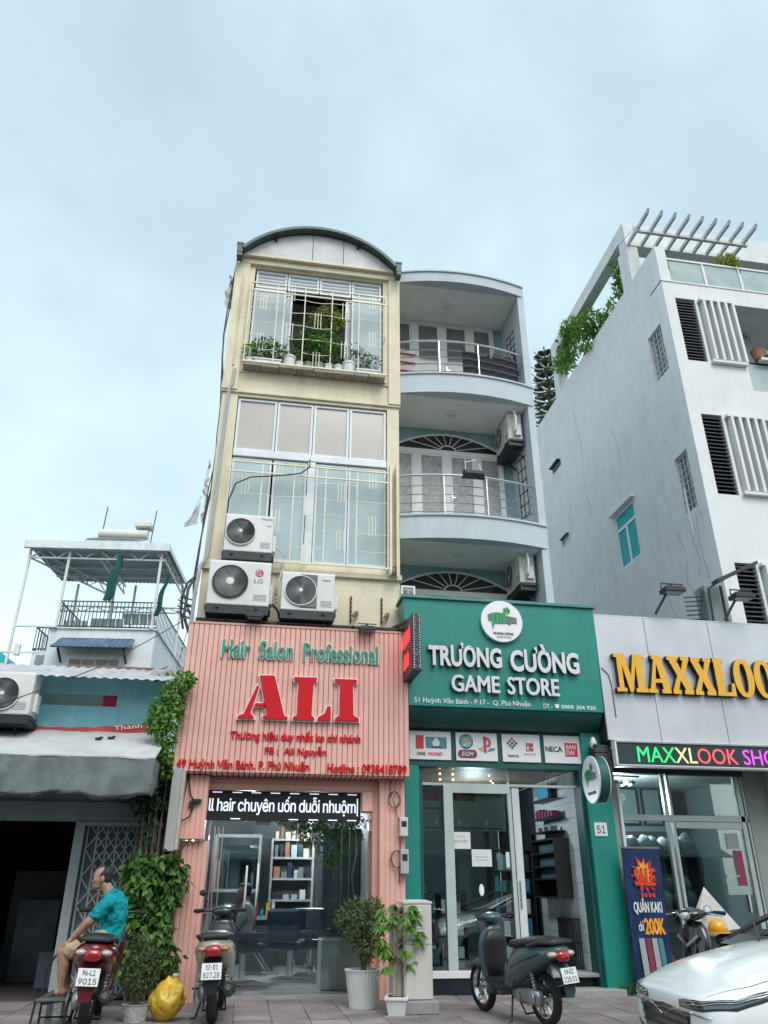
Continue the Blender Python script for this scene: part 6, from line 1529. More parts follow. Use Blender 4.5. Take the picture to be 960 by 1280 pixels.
for x_, y_, w_, h_ in ((-4.4, 13.4, .5, .8), (-3.8, 13.0, .4, .5), (-3.3, 13.8, .6, 1.1), (-2.7, 12.9, .35, .45), (-2.45, 13.6, .3, 1.3), (-4.9, 14.2, .6, 1.6)): B('stored_goods', clut, gh, x_, x_ + w_, y_, y_ + .4, 0, h_, bevel=.02)
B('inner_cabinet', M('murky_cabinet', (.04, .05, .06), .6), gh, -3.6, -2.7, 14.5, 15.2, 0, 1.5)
B('gate_post', gate_m, gh, -2.21, -2.09, 11.40, 11.50, .0, 2.035, bevel=.006); B('gate_guide', gate_m, gh, -2.09, -1.1, 11.41, 11.50, 1.985, 2.035)
lt = T('lattice_gate', 'blue grey folding lattice gate drawn to the right of the dark entrance', 'gate', (-1.65, 11.46, 0))
for k in range(8):
    x = -2.05 + k * .125
    B('upright', gate_m, lt, x - .010, x + .010, 11.45, 11.47, .03, 1.985)
mb = MB()
for k in range(-1, 8):
    for j in range(6):
        x = -2.05 + k * .125; z = .05 + j * .33
        for s in (0, 1):
            xa_, xb_ = (x, x + .25) if s == 0 else (x + .25, x)
            pts = [(xa_, z), (xb_, z + .33)]
            if min(xa_, xb_) < -2.08: continue
            if max(xa_, xb_) > -1.08: continue
            mb.bar((pts[0][0], 11.435 + s * .006, pts[0][1]), (pts[1][0], 11.435 + s * .006, pts[1][1]), .013)
mb.build('scissor_bars', gate_m, lt)
B('gate_sheet', M('gate_backing', (.12, .15, .17), .6, var=.15), lt, -2.09, -1.1, 11.52, 11.53, .03, 2.03)
# awning
aw = T('awning', 'grey fabric awning with a wavy hanging valance over the dark entrance', 'awning', (-3, 10.8, 2.3))
n = 40; mb = MB(); a = []; b = []; mb.quad
for i in range(n + 1):
    x = -6 + 4.82 * i / n; a.append((x + (.04 if i == n else 0), 11.42, 3.19 + .01 * math.sin(i))); b.append((x, 10.30 + .01 * math.sin(i * .8), 2.69 + .008 * math.sin(i * 1.1)))
top_ = [(p[0], p[1], p[2] + .02) for p in a]; tb = [(p[0], p[1], p[2] + .02) for p in b]; m = n + 1
mb.add(a + b + top_ + tb, [(i, i + 1, m + i + 1, m + i) for i in range(n)] + [(2 * m + i, 3 * m + i, 3 * m + i + 1, 2 * m + i + 1) for i in range(n)] + [(m + i, m + i + 1, 3 * m + i + 1, 3 * m + i) for i in range(n)] + [(n, m + n, 3 * m + n, 2 * m + n)])
mb.build('top_sheet', awn_top, aw, smooth=True)
def cloth_strip(P0, P1, n, rows, z0, z1f, amp, name):
    mb = MB(); G = []
    for j in range(rows + 1):
        for i in range(n + 1):
            t = i / n; x = P0[0] + (P1[0] - P0[0]) * t; y = P0[1] + (P1[1] - P0[1]) * t; zb = z1f(t)
            w = amp * (j / rows) * (math.sin(i * .55) + .6 * math.sin(i * .23 + j * .5) + .4 * math.sin(i * 1.3 + j))
            dx, dy = P1[0] - P0[0], P1[1] - P0[1]; l_ = math.hypot(dx, dy)
            G.append((x + dy / l_ * w, y - dx / l_ * w, z0 + (zb - z0) * j / rows))
    m = n + 1; K = len(G); G2 = [(p[0] + .0, p[1] + .008, p[2]) for p in G]; F = []
    for j in range(rows):
        for i in range(n): q = j * m + i; F += [(q, q + m, q + m + 1, q + 1), (K + q, K + q + 1, K + q + m + 1, K + q + m)]
    for i in range(n): q = rows * m + i; F.append((q, K + q, K + q + 1, q + 1))
    mb.add(G + G2, F); return mb.build(name, awn_cloth, aw, smooth='all')
cloth_strip((-6, 10.30), (-1.18, 10.30), 90, 8, 2.70, lambda t: 2.29 - .03 * math.sin(t * 30) - .05 * t - (.02 if (t * 90) % 7 < 3 else 0), .022, 'valance')
cloth_strip((-1.18, 10.31), (-1.16, 11.40), 20, 6, 2.70, lambda t: 2.25 + .3 * t, .012, 'valance_side')
MB().bar((-6, 10.33, 2.66), (-1.2, 10.33, 2.66), .04).bar((-1.22, 10.33, 2.66), (-1.22, 11.42, 3.12), .03).build('awning_frame', dark_metal, aw)
mb = MB().tube([(x_, 10.285, 2.305 - .03 * math.sin((x_ + 6) / 4.82 * 30) - .05 * (x_ + 6) / 4.82) for x_ in [-6 + .12 * k for k in range(40)]], .009, 4)
mb.build('hem_cord', black, aw)
for x, y in ((-2.02, 10.95), (-1.87, 11.0)):
    z = 2.69 + (y - 10.3) / 1.12 * .5 + .03
    o = MB().ball((x, y, z + .015), (.05, .02, .018), 8, 6).ball((x + .035, y, z + .03), (.03, .015, .015), 8, 6).build('fallen_leaf_clump', black, None, smooth='all')
    setp(o, 'small dark clump lying on the awning, ' + ('left' if x < -1.95 else 'right') + ' of the two', 'debris')
rbn = T('red_banner', 'long red cloth banner with white lettering lying along the back of the awning', 'banner', (-2.5, 11.4, 3.15))
mb = MB(); G = []
for i in range(49):
    t = i / 48; x = -5 + 3.75 * t; top_z = 3.235 + (.13 * max(0, (t - .66) / .34) ** 1.5) + .006 * math.sin(i * 1.7); bot = 3.165 + .006 * math.sin(i) + .02 * max(0, (t - .8) / .2)
    G.append(((x, 11.35, bot), (x, 11.38 + .01 * math.sin(i * .9), top_z)))
V = [p for g in G for p in g]; V += [(p[0], p[1] + .008, p[2]) for p in V]
mb.add(V, [(2 * i, 2 * i + 2, 2 * i + 3, 2 * i + 1) for i in range(48)] + [(98 + 2 * i, 98 + 2 * i + 1, 98 + 2 * i + 3, 98 + 2 * i + 2) for i in range(48)]); mb.build('banner_cloth', M('red_cloth', (.42, .06, .07), .75, var=.25, scale=6), rbn, smooth=True)
fr_ = Matrix.Translation((-1.90, 11.335, 3.19)) @ Matrix.Rotation(rad(-7), 4, 'Y') @ FRONT
text('Thành p', 0, .50, 0, .075, 0, panel_white, rbn, depth=.003, bold=.0, split=None, frame=fr_)
MB().tube([(G[i][0][0], 11.345, G[i][0][2]) for i in range(0, 49, 2)], .008, 4).build('banner_hem', panel_white, rbn)
# corrugated eave
ev = MB(); n = 150; secs = []
for (y, z) in ((10.92, 3.83), (10.925, 3.85), (11.45, 4.10)):
    secs.append([(-6 + 4.87 * i / n, y, z + .011 * math.sin(i * 2 * math.pi / 4.3)) for i in range(n + 1)])
for k in range(2): ev.add(secs[k] + secs[k + 1], [(i, i + 1, n + 2 + i, n + 1 + i) for i in range(n)])
ev.add([(x, y, z - .012) for x, y, z in secs[1]] + [(x, y, z - .012) for x, y, z in secs[2]], [(i, n + 1 + i, n + 2 + i, i + 1) for i in range(n)])
ev.build('corrugated_eave', zinc, gh, smooth='all')
MB().box(-2.7, -1.5, 11.44, 11.5, 4.08, 4.13).build('ridge_strip', M('rusty_strip', (.22, .13, .11), .8, var=.3), gh)
mb = MB()
for k in range(9): x = -1.15 - random.uniform(0, .35); mb.add([(x, 11.0 + random.uniform(0, .3), 3.86 + random.uniform(0, .2)), (x + .12, 11.1, 3.84), (x + .15, 11.15 + random.uniform(0, .2), 4.02 + random.uniform(0, .12)), (x + .02, 11.2, 4.05)], [(0, 1, 2, 3)])
mb.build('crumpled_flashing', zinc, gh)
# left air conditioner, cut by the picture edge
a = ac_unit('large air conditioner on the turquoise wall at the left edge of the photo', (-3.82, 10.9, 3.29), .87, .56, .36, 'round', group=None, fx=(.50, .27, .225))
MB().box(-3.9, -2.93, 10.85, 11.4, 3.17, 3.26).build('support_shelf', black, a)
MB().tube([(-2.99, 11.1, 3.35), (-2.93, 11.1, 3.28), (-3.02, 11.1, 3.2)], .018, 6).build('pipe', M('beige_pipe', (.4, .3, .22), .7), a)
# cables
def cable(label, pts, r=.008):
    sag = []
    for k in range(len(pts) - 1):
        p, q = Vector(pts[k]), Vector(pts[k + 1])
        for i in range(10): t = i / 10; v = p.lerp(q, t); v.z -= .12 * (q - p).length * t * (1 - t) * .4; sag.append(v)
    sag.append(Vector(pts[-1])); return setp(MB().tube(sag, r, 4).build('cable', black, None), label, 'cable')
cable('thin black cable rising over the turquoise wall to the yellow building', [(-3.6, 10.6, 3.2), (-2.2, 10.9, 3.95), (-1.05, 11.3, 4.9)])
cable('thin cable from the yellow building corner down over the roof terrace railing', [(-1.0, 11.35, 5.3), (-1.25, 12.5, 4.6), (-1.6, 14, 3.9)], .006)
vp_ = T('pipe_bundle', 'bundle of black pipes and brackets at the left edge above the salmon sign', 'pipe', (-1.1, 11.3, 4.6))
mb = MB()
for k in range(3): mb.tube([(-1.02, 11.4, 5.18 - k * .09), (-1.22, 11.3, 5.20 - k * .09), (-1.26, 11.3, 5.15 - k * .09), (-1.05, 11.35, 5.05 - k * .09)], .012, 5)
mb.bar((-1.22, 11.35, 5.32), (-1.02, 11.35, 4.83), .03)
mb.build('pipes', dark_metal, vp_)
# far rooftop house (its own frame, turned a little)
wh = T('rooftop_house', 'white house behind with a steel canopy and railed roof terrace', 'building', (-5.2, 26, 0), rad(-6))
L = dict(local=True)
MB().box(-1.75, 1.72, 0, 6, 0, 9.08).build('body', white_old, wh, **L)
MB().box(-2.3, -1.76, .3, 5, 0, 8.4).build('side_block', white_old, wh, **L); B('side_door', concrete, wh, -2.15, -1.85, .28, .30, 7.3, 8.25, **L)
MB().box(-1.8, 1.78, -.06, 6.05, 9.081, 9.13).build('parapet_cap', white_old, wh, **L)
f = rect_frame(MB(), -1.0, .75, 7.70, 8.12, -.05, .0, .08).build('window', white_old, wh, **L)
for k in range(4): B('pane', M('far_pane', (.16, .17, .18), .3), wh, -.9 + k * .42, -.58 + k * .42, -.07, -.055, 7.80, 8.04, **L)
# little tiled hood
hood = MB().hexa([(-1.4, -.62, 8.30), (1.1, -.62, 8.30), (1.05, 0, 8.74), (-1.3, 0, 8.74), (-1.4, -.62, 8.33), (1.1, -.62, 8.33), (1.05, 0, 8.78), (-1.3, 0, 8.78)]).box(-1.4, 1.1, -.64, -.62, 8.27, 8.34).bar((-1.2, -.5, 8.28), (-1.2, -.02, 7.95), .06).bar((.9, -.5, 8.28), (.9, -.02, 7.95), .06).build('window_hood', dark_metal, wh, **L)
tmesh = None
for r_ in range(3):
    for c_ in range(14):
        if tmesh is None: o = MB().loft([[(.09 * math.cos(t_), -.11 + y_, .035 * math.sin(t_)) for t_ in [math.pi * q / 4 for q in range(5)]] for y_ in (0, .24)], closed=True).build('roof_tile', blue_tile, wh, local=True); tmesh = o.data
        else: o = link('roof_tile', tmesh, wh)
        o.location = (-1.27 + c_ * .178, -.62 + r_ * .19, 8.33 + r_ * .14); o.rotation_euler = (rad(38), 0, 0)
# railing
def frail(x0, y0, x1, y1, z, h, n, par, name='terrace_railing'):
    mb = MB()
    for zz in (z + .06, z + h): mb.bar((x0, y0, zz), (x1, y1, zz), .035)
    for i in range(n + 1): t = i / n; x, y = x0 + (x1 - x0) * t, y0 + (y1 - y0) * t; mb.bar((x, y, z), (x, y, z + h), .022)
    return mb.build(name, dark_metal, par, **L)
frail(-1.6, .05, 1.7, .05, 9.13, .95, 26, wh); frail(1.7, .05, 1.7, 5.5, 9.13, .95, 26, wh); frail(-1.6, .05, -1.6, 3.5, 9.13, .95, 14, wh); frail(-2.3, .3, -1.8, .3, 8.4, .8, 5, wh); frail(-2.3, .3, -2.3, 3, 8.4, .8, 12, wh)
cp = T('roof_canopy', 'corrugated steel canopy on white trussed posts over the roof terrace', 'canopy', (-5.2, 26, 9.1), rad(-6))
zc_ = 11.95
n = 110; sA = [(-3.0 + 4.85 * i / n, -.28, zc_ - 9.1 + .05 + .022 * math.sin(i * 1.9)) for i in range(n + 1)]; sB = [(x, 3.5, z + .10) for x, y, z in sA]
mb = MB(); mb.add(sA + sB, [(i, i + 1, n + 2 + i, n + 1 + i) for i in range(n)]); mb.add([(x, y, z + .01) for x, y, z in sA + sB], [(i, n + 1 + i, n + 2 + i, i + 1) for i in range(n)]); mb.build('canopy_sheet', M('canopy_sheet_m', (.30, .35, .35), .6, var=.12, metal=.2), cp, local=True, smooth='all')
z0_ = zc_ - 9.1
MB().box(-3.05, 1.9, -.40, -.28, z0_ - .10, z0_ + .17).build('gutter', white_old, cp, **L); MB().box(1.86, 1.9, -.28, 3.55, z0_ - .04, z0_ + .12).build('side_fascia', white_old, cp, **L)
def truss(x0, y0, x1, y1, z, h, n, name='truss'):
    mb = MB().bar((x0, y0, z), (x1, y1, z), .05).bar((x0, y0, z - h), (x1, y1, z - h), .05)
    for i in range(n):
        t0, t1 = i / n, (i + 1) / n; P_ = lambda t, zz: (x0 + (x1 - x0) * t, y0 + (y1 - y0) * t, zz)
        mb.bar(P_(t0, z - h), P_((t0 + t1) / 2, z), .03).bar(P_((t0 + t1) / 2, z), P_(t1, z - h), .03)
    return mb.build(name, white_paint, cp, **L)
truss(-2.9, -.1, 1.75, -.1, z0_ - .02, .34, 5); truss(-2.9, -.1, -1.2, 3.4, z0_ - .02, .34, 4); truss(1.72, -.1, 1.72, 3.4, z0_, .34, 4); truss(-2.9, 3.4, 1.72, 3.4, z0_ - .9, .2, 5, 'back_truss'); truss(-.5, -.1, -.5, 3.4, z0_ - .05, .3, 4)
mb = MB()
for y in (.8, 1.7, 2.6): mb.bar((-2.9, y, z0_), (1.75, y, z0_ + .04), .05)
mb.build('purlins', white_paint, cp, **L)
for x, y, zb in ((-2.9, -.1, -9.1), (-1.55, -.1, .0), (1.6, -.1, .0), (-2.3, 3.4, -3), (-.9, 3.4, .0), (-.1, 3.4, 0), (1.72, 3.4, 0)):
    MB().bar((x, y, zb), (x, y, z0_), .075).build('post', white_paint, cp, **L)
MB().bar((-2.9, -.1, .02), (-1.5, -.1, .02), .06).bar((-2.9, 0, -2.4), (-1.8, .2, -2.4), .05).build('tie_bar', white_paint, cp, **L)
wt = T('solar_water_heater', 'solar water heater with a horizontal tank on top of the steel canopy', 'water heater', (-5.35, 26.9, 12.45), rad(-6))
MB().hexa([(-.95, -.9, -.15), (.85, -.9, -.15), (.85, .5, .55), (-.75, .5, .55), (-.95, -.9, -.1), (.85, -.9, -.1), (.85, .5, .6), (-.75, .5, .6)]).build('tube_field', M('tube_field_m', (.45, .46, .46), .4, metal=.2), wt, **L)
mb = MB()
for k in range(16): x = -.85 + k * .108; mb.tube([(x, -.9, -.08), (x, .5, .62)], .035, 6)
mb.build('vacuum_tubes', pane_grey, wt, **L)
MB().lathe([(.17, -.95), (.2, -.93), (.2, .83), (.17, .85)], c=(0, .55, .78), n=20, axis='x').build('tank', ac_white, wt, smooth=True, **L)
MB().box(.35, .95, .3, .8, 1.03, 1.25).build('cold_tank', ac_white, wt, bevel=.04, **L); MB().bar((-.85, .5, .6), (-.8, .5, 1.9), .03).bar((.98, .5, .3), (1.05, .5, 1.8), .03).bar((-.9, .4, .7), (-.6, .4, .75), .03).build('vent_pipes', dark_metal, wt, **L)
for i, (x0_, x1_, y, z) in enumerate(((-.55, .55, .4, 9.18), (.35, 1.5, .9, 9.55), (-1.5, -.7, .5, 9.12))):
    sp = MB().hexa([(x0_, y, z), (x1_, y, z), (x1_ - .2, y + .5, z + .55), (x0_ - .2, y + .5, z + .55), (x0_, y - .03, z + .02), (x1_, y - .03, z + .02), (x1_ - .2, y + .47, z + .57), (x0_ - .2, y + .47, z + .57)]).build('solar_panel', solar_m, wh, **L)
    mb = MB()
    for q in range(5): x = x0_ + (x1_ - x0_) * q / 4; mb.bar((x, y - .04, z + .01), (x - .2, y + .46, z + .56), .035)
    mb.build('panel_frame', white_alu, sp, **L)
def drape(label, x, z0, z1, w):
    t = T('green_net_cloth', label, 'cloth', (-5.2, 26, 0), rad(-6)); mb = MB(); G = []
    for j in range(13):
        z = z1 + (z0 - z1) * j / 12
        for i in range(5): G.append((x + w * (i / 4 - .5) * (.3 + .9 * math.sin(.3 + 2.4 * j / 12)) + .03 * math.sin(j * .8) - .02 * j, -.3 + .10 * math.sin(i * 2.6 + j * .3), z))
    K = len(G); F = [(j * 5 + i, j * 5 + i + 1, j * 5 + i + 6, j * 5 + i + 5) for j in range(12) for i in range(4)]
    mb.add(G + [(p[0], p[1] + .02, p[2]) for p in G], F + [tuple(K + q for q in reversed(f)) for f in F]); mb.build('cloth', green_cloth, t, smooth='all', **L)
drape('dark green net hanging in front of the canopy middle', .25, 10.0, 11.7, .30)
drape('dark green net hanging at the right rear post of the canopy', 1.95, 9.5, 11.0, .16)
tt = T('teal_tent', 'bright teal tent roof at the far left behind the corrugated eave', 'tent', (-9, 27, 7)); MB().add([(-9.8, 26, 7.5), (-7.3, 26, 7.5), (-7.4, 29, 7.5), (-9.8, 29, 7.5), (-8.6, 27, 8.45)], [(0, 1, 4), (1, 2, 4), (2, 3, 4), (3, 0, 4)]).build('canvas', M('teal_canvas', (.01, .30, .35), .7), tt)
MB().bar((-8.6, 27, 6), (-8.6, 27, 8.4), .05).build('pole', white_paint, tt)
mb = MB().bar((-8.3, 25.6, 8.05), (-7.0, 25.8, 8.15), .05).box(-7.75, -7.6, 25.6, 25.75, 8.0, 8.35); pq = T('roof_pipe', 'white pipe with a small valve box left of the white house', 'pipe', (-7.6, 25.6, 8)); mb.build('pipe', white_old, pq)

# ================================================================== STREET LEVEL PLANTS AND OBJECTS
random.seed(11)
def stem(mb, pts, r0): mb.tube(pts, [r0 * (1 - .7 * i / (len(pts) - 1)) for i in range(len(pts))], 5)
v = T('climbing_vine', 'large leafy vine growing up beside the salmon pillar with big green leaves', 'plant', (-1.1, 11, 0))
bl = []
for k in range(30): bl.append(((random.uniform(-1.32, -.80), random.uniform(10.72, 11.0), random.uniform(.42, 1.52)), (.16, .13, .15)))
for k in range(6): bl.append(((-.80 - .02 * k, 10.82, 1.48 - .09 * k), (.10, .1, .1)))
foliage(bl, 2300, .115, .075, .75).build('foliage', leaf_a, v, kind='stuff')
bl = []
for k in range(12): bl.append(((random.uniform(-1.42, -1.12), random.uniform(10.95, 11.15), random.uniform(1.55, 2.7)), (.13, .08, .2)))
foliage(bl, 1100, .07, .04, .5).build('shaded_foliage', leaf_e, v, kind='stuff')
s = MB()
for k in range(7): x = -1.25 + k * .07; stem(s, [(x, 11.0, 0), (x + .03, 10.98, .8), (x - .05, 11.02, 1.7), (x - .1 + .02 * k, 11.05, 2.6), (x + random.uniform(-.1, .1), 10.95, 3.5)], .022)
s.build('stem', bark, v)
v = T('upper_vine', 'bright leafy branches of the vine spilling over the top left of the salmon sign', 'plant', (-1.15, 10.8, 2.6))
bl = [((-1.0, 10.72, 3.78), (.15, .12, .12)), ((-1.12, 10.75, 3.6), (.14, .12, .14)), ((-1.24, 10.8, 3.42), (.15, .12, .14)), ((-1.1, 10.75, 3.3), (.16, .12, .15)), ((-1.3, 10.8, 3.22), (.12, .1, .12)), ((-1.14, 10.8, 3.05), (.13, .1, .15)), ((-1.12, 10.82, 2.85), (.09, .08, .12)), ((-.93, 10.72, 3.82), (.08, .08, .06)), ((-1.08, 10.85, 2.65), (.07, .06, .1)), ((-1.03, 10.74, 3.45), (.1, .1, .12))]
foliage(bl, 1500, .075, .042, .4).build('foliage', leaf_b, v, kind='stuff')
s = MB(); stem(s, [(-1.2, 10.95, 2.4), (-1.15, 10.85, 3.0), (-1.15, 10.8, 3.5), (-1.0, 10.75, 3.85)], .015); s.build('stem', bark, v)

def vessel(name, label, cat, x, y, r0, r1, h, mat, n=32, rib=0., group=None, rim=True):
    t = T(name, label, cat, (x, y, 0), 0, group)
    MB().lathe([(r0, 0), (r1, h * (.97 if rim else 1)), (r1 * (1.05 if rim else 1), h * .97), (r1 * (1.05 if rim else 1), h), (r1 * .94, h), (r1 * .9, h * .85)], n=n, rib=rib, capt=False).build('pot', mat, t, local=True, smooth=True if not rib else False)
    MB().lathe([(r1 * .93, h * .88), (r1 * .4, h * .91)], n=18).build('soil', soil, t, local=True); return t
t = vessel('potted_shrub', 'bushy dark green small leaved shrub in a scuffed white pot beside the yellow bag', 'potted plant', -.98, 9.72, .11, .145, .16, M('scuffed_pot', (.55, .57, .57), .5, var=.35, scale=25, streak=.5))
foliage([((-.98, 9.72, .40), (.19, .16, .20)), ((-1.0, 9.7, .60), (.14, .12, .15)), ((-.88, 9.7, .52), (.12, .1, .12)), ((-1.08, 9.72, .5), (.1, .1, .12)), ((-1.02, 9.7, .75), (.07, .06, .08))], 2300, .035, .017, .1, shell=.3).build('foliage', leaf_c, t, kind='stuff')
s = MB()
for k in range(7): stem(s, [(-.98, 9.72, .12), (-.98 + random.uniform(-.06, .06), 9.72, .3), (-.98 + random.uniform(-.16, .16), 9.7, .6)], .008)
s.build('stem', bark, t)
t = vessel('potted_ficus', 'rounded ficus shrub in a tall fluted white pot left of the steel cabinet', 'potted plant', 1.49, 10.42, .15, .205, .39, pot_white, n=64, rib=.035)
bl = [((1.44, 10.42, .95), (.26, .2, .2)), ((1.6, 10.4, .85), (.18, .16, .2)), ((1.38, 10.42, .8), (.18, .16, .15)), ((1.52, 10.42, .68), (.17, .15, .15)), ((1.62, 10.42, 1.05), (.13, .12, .1)), ((1.25, 10.42, .9), (.12, .1, .07)), ((1.55, 10.4, .55), (.12, .1, .1))]
foliage(bl, 3600, .042, .020, .15, shell=.3).build('foliage', leaf_c, t, kind='stuff')
s = MB()
for k in range(9): stem(s, [(1.50 + random.uniform(-.04, .04), 10.42, .34), (1.5 + random.uniform(-.08, .08), 10.42, .55), (1.47 + random.uniform(-.22, .22), 10.4 + random.uniform(-.1, .1), .95)], .014)
s.build('stem', bark, t)
t = T('potted_sapling', 'young tree with drooping bright leaves in a rectangular white pot before the steel cabinet', 'potted plant', (1.81, 9.88, 0), -.25)
MB().hexa([(-.09, -.16, 0), (.09, -.16, 0), (.09, .16, 0), (-.09, .16, 0), (-.115, -.2, .145), (.115, -.2, .145), (.115, .2, .145), (-.115, .2, .145)]).build('pot', pot_white, t, local=True)
rect = MB().box(-.13, .13, -.215, -.19, .145, .175).box(-.13, .13, .19, .215, .145, .175).box(-.13, -.105, -.19, .19, .145, .175).box(.105, .13, -.19, .19, .145, .175); rect.build('pot_rim', pot_white, t, local=True, bevel=.004)
B('soil', M('red_soil', (.16, .05, .03), .9, var=.4, scale=30, bump=.5), t, -.105, .105, -.19, .19, .13, .155, local=True)
mb = MB(); s = MB(); stem(s, [(1.80, 9.88, .14), (1.82, 9.87, .5), (1.80, 9.86, .8), (1.84, 9.86, 1.05)], .011)
for (z, a, l_) in ((.50, 1.6, .16), (.62, 2.4, .2), (.72, .3, .22), (.84, 1.9, .18), (.90, -1.2, .2), (.97, 1.4, .16), (1.02, -.6, .2), (.66, .6, .2), (.58, 3.5, .18), (.46, .2, .14), (.54, 2.2, .16), (.64, .9, .2), (.74, -.1, .26), (.76, 2.7, .22), (.86, 1.2, .2), (.92, 2.9, .18), (1.0, .2, .18), (.68, 3.4, .2), (.78, .5, .24), (.42, 2.8, .12), (.50, .3, .2), (.60, 3.0, .22), (.66, -.3, .26), (.70, 1.0, .2), (.82, 3.3, .2), (.88, .0, .2), (.95, -.4, .22), (.98, 2.6, .2), (1.03, .8, .12), (1.05, 1.9, .1), (.80, -.9, .22), (.58, -1.0, .15), (.92, -2, .16)):
    o_ = Vector((1.81, 9.87, z)); d = Vector((math.cos(a), math.sin(a) * .7, .25)); e_ = o_ + d * l_; s.tube([o_, o_ + d * l_ * .6 + Vector((0, 0, .02)), e_], [.005, .004, .003], 4)
    for q in range(11):
        an = a + (q - 5) * .45; dd = Vector((math.cos(an), math.sin(an), -.75 + .1 * (q % 3))); leaf(mb, e_ - d * l_ * .05 * (q % 4), dd, Vector((0, 0, 1)) + rv() * .4, random.uniform(.11, .17), .05)
mb.build('foliage', leaf_b, t, kind='stuff'); s.build('stem', M('pale_bark', (.30, .22, .15), .8), t)
# weeds at the green pillar foot
wd = T('weeds', 'patch of weeds at the foot of the green pillar', 'weeds', (5.35, 11.0, 0)); foliage([((5.25, 11.1, .04), (.3, .1, .06)), ((5.55, 11.0, .06), (.2, .12, .08)), ((5.6, 11.2, .1), (.2, .1, .1))], 900, .07, .012, -.6).build('foliage', leaf_a, wd, kind='stuff')
# yellow bag
yb_ = T('yellow_bag', 'yellow tied plastic sack leaning at the foot of the salmon pillar', 'bag', (-.66, 9.72, 0))
mb = MB().ball((0, 0, 0), 1, 72, 40); vv = []
for p in mb.v:
    p = Vector(p); an = math.atan2(p.y, p.x); up_ = max(0, p.z)
    r_ = .175 * (1.04 - .62 * up_ ** 3 - .12 * max(0, -p.z)); nn = 1 + .13 * mn.noise(p * 1.9 + Vector((5, 0, 0))) + .07 * mn.noise(p * 5 + Vector((3, 1, 0)))
    cr_ = 1 + (.02 + .09 * up_) * math.sin(an * 7 + 2.5 * p.z + 2 * mn.noise(p * 2)) + .02 * math.sin(an * 15)
    z = .185 + .20 * p.z; vv.append((-.68 + p.x * r_ * nn * cr_ + .16 * (z - .16) * (.4 + up_), 9.72 + p.y * r_ * .9 * nn * cr_, max(.003, z * nn)))
mb.v = vv; mb.build('sack', yellow_bag, yb_, smooth='all')
MB().lathe([(.02, 0), (.035, .03), (.03, .05)], c=(-.615, 9.72, .375), n=9).build('tied_neck', M('bag_tie', (.5, .6, .5), .5), yb_)
# street cabinet
cb = T('utility_cabinet', 'tall cream steel utility cabinet on a concrete base between the two shops', 'cabinet', (2.05, 10, 0))
B('plinth', concrete, cb, 1.83, 2.26, 9.76, 10.35, 0, .125, bevel=.012)
B('cabinet_body', cab_m, cb, 1.885, 2.215, 9.86, 10.26, .126, 1.08, bevel=.01); B('cabinet_lid', cab_m, cb, 1.875, 2.225, 9.85, 10.27, 1.081, 1.105, bevel=.008)
MB().hexa([(1.875, 9.85, 1.106), (2.225, 9.85, 1.106), (2.225, 10.27, 1.106), (1.875, 10.27, 1.106), (1.95, 9.9, 1.125), (2.15, 9.9, 1.125), (2.15, 10.2, 1.125), (1.95, 10.2, 1.125)]).build('lid_crown', cab_m, cb)
for z0_, z1_ in ((.135, .665), (.672, 1.07)): B('door_leaf', cab_m, cb, 1.905, 2.20, 9.847, 9.859, z0_, z1_, bevel=.004)
for z in (1.005, .975, .83, .80, .77): MB().hexa([(1.99, 9.835, z), (2.10, 9.835, z), (2.10, 9.846, z + .0), (1.99, 9.846, z + .0), (1.99, 9.842, z + .016), (2.10, 9.842, z + .016), (2.10, 9.846, z + .018), (1.99, 9.846, z + .018)]).build('vent_louvre', cab_m, cb)
B('side_cabinet', cab_m, cb, 1.78, 1.883, 9.98, 10.26, .15, 1.06, bevel=.008)
# metal chair used as foot rest
ch = T('metal_chair', 'low black metal framed chair under the seated man\'s foot', 'chair', (-1.72, 9.2, 0))
mb = MB()
for x in (-1.86, -1.56):
    mb.tube([(x, 8.98, 0), (x + .02, 9.0, .27)], .011, 6).tube([(x, 9.4, 0), (x, 9.38, .27)], .011, 6)
mb.tube([(-1.84, 8.98, .27), (-1.54, 8.98, .27), (-1.56, 9.38, .27), (-1.86, 9.38, .27), (-1.84, 8.98, .27)], .011, 6)
mb.tube([(-1.86, 9.38, .25), (-1.87, 9.4, .5), (-1.80, 9.4, .62), (-1.66, 9.4, .645), (-1.56, 9.4, .62)], .011, 6); mb.tube([(-1.86, 9.35, .1), (-1.56, 9.35, .1)], .008, 5)
mb.build('frame', black, ch, smooth=True); B('seat', M('seat_slat', (.10, .11, .12), .6, var=.2), ch, -1.84, -1.56, 8.99, 9.37, .272, .285, bevel=.004)
for x in (-1.80, -1.66): B('front_strip', gate_m, ch, x, x + .06, 9.36, 9.37, .02, .25)

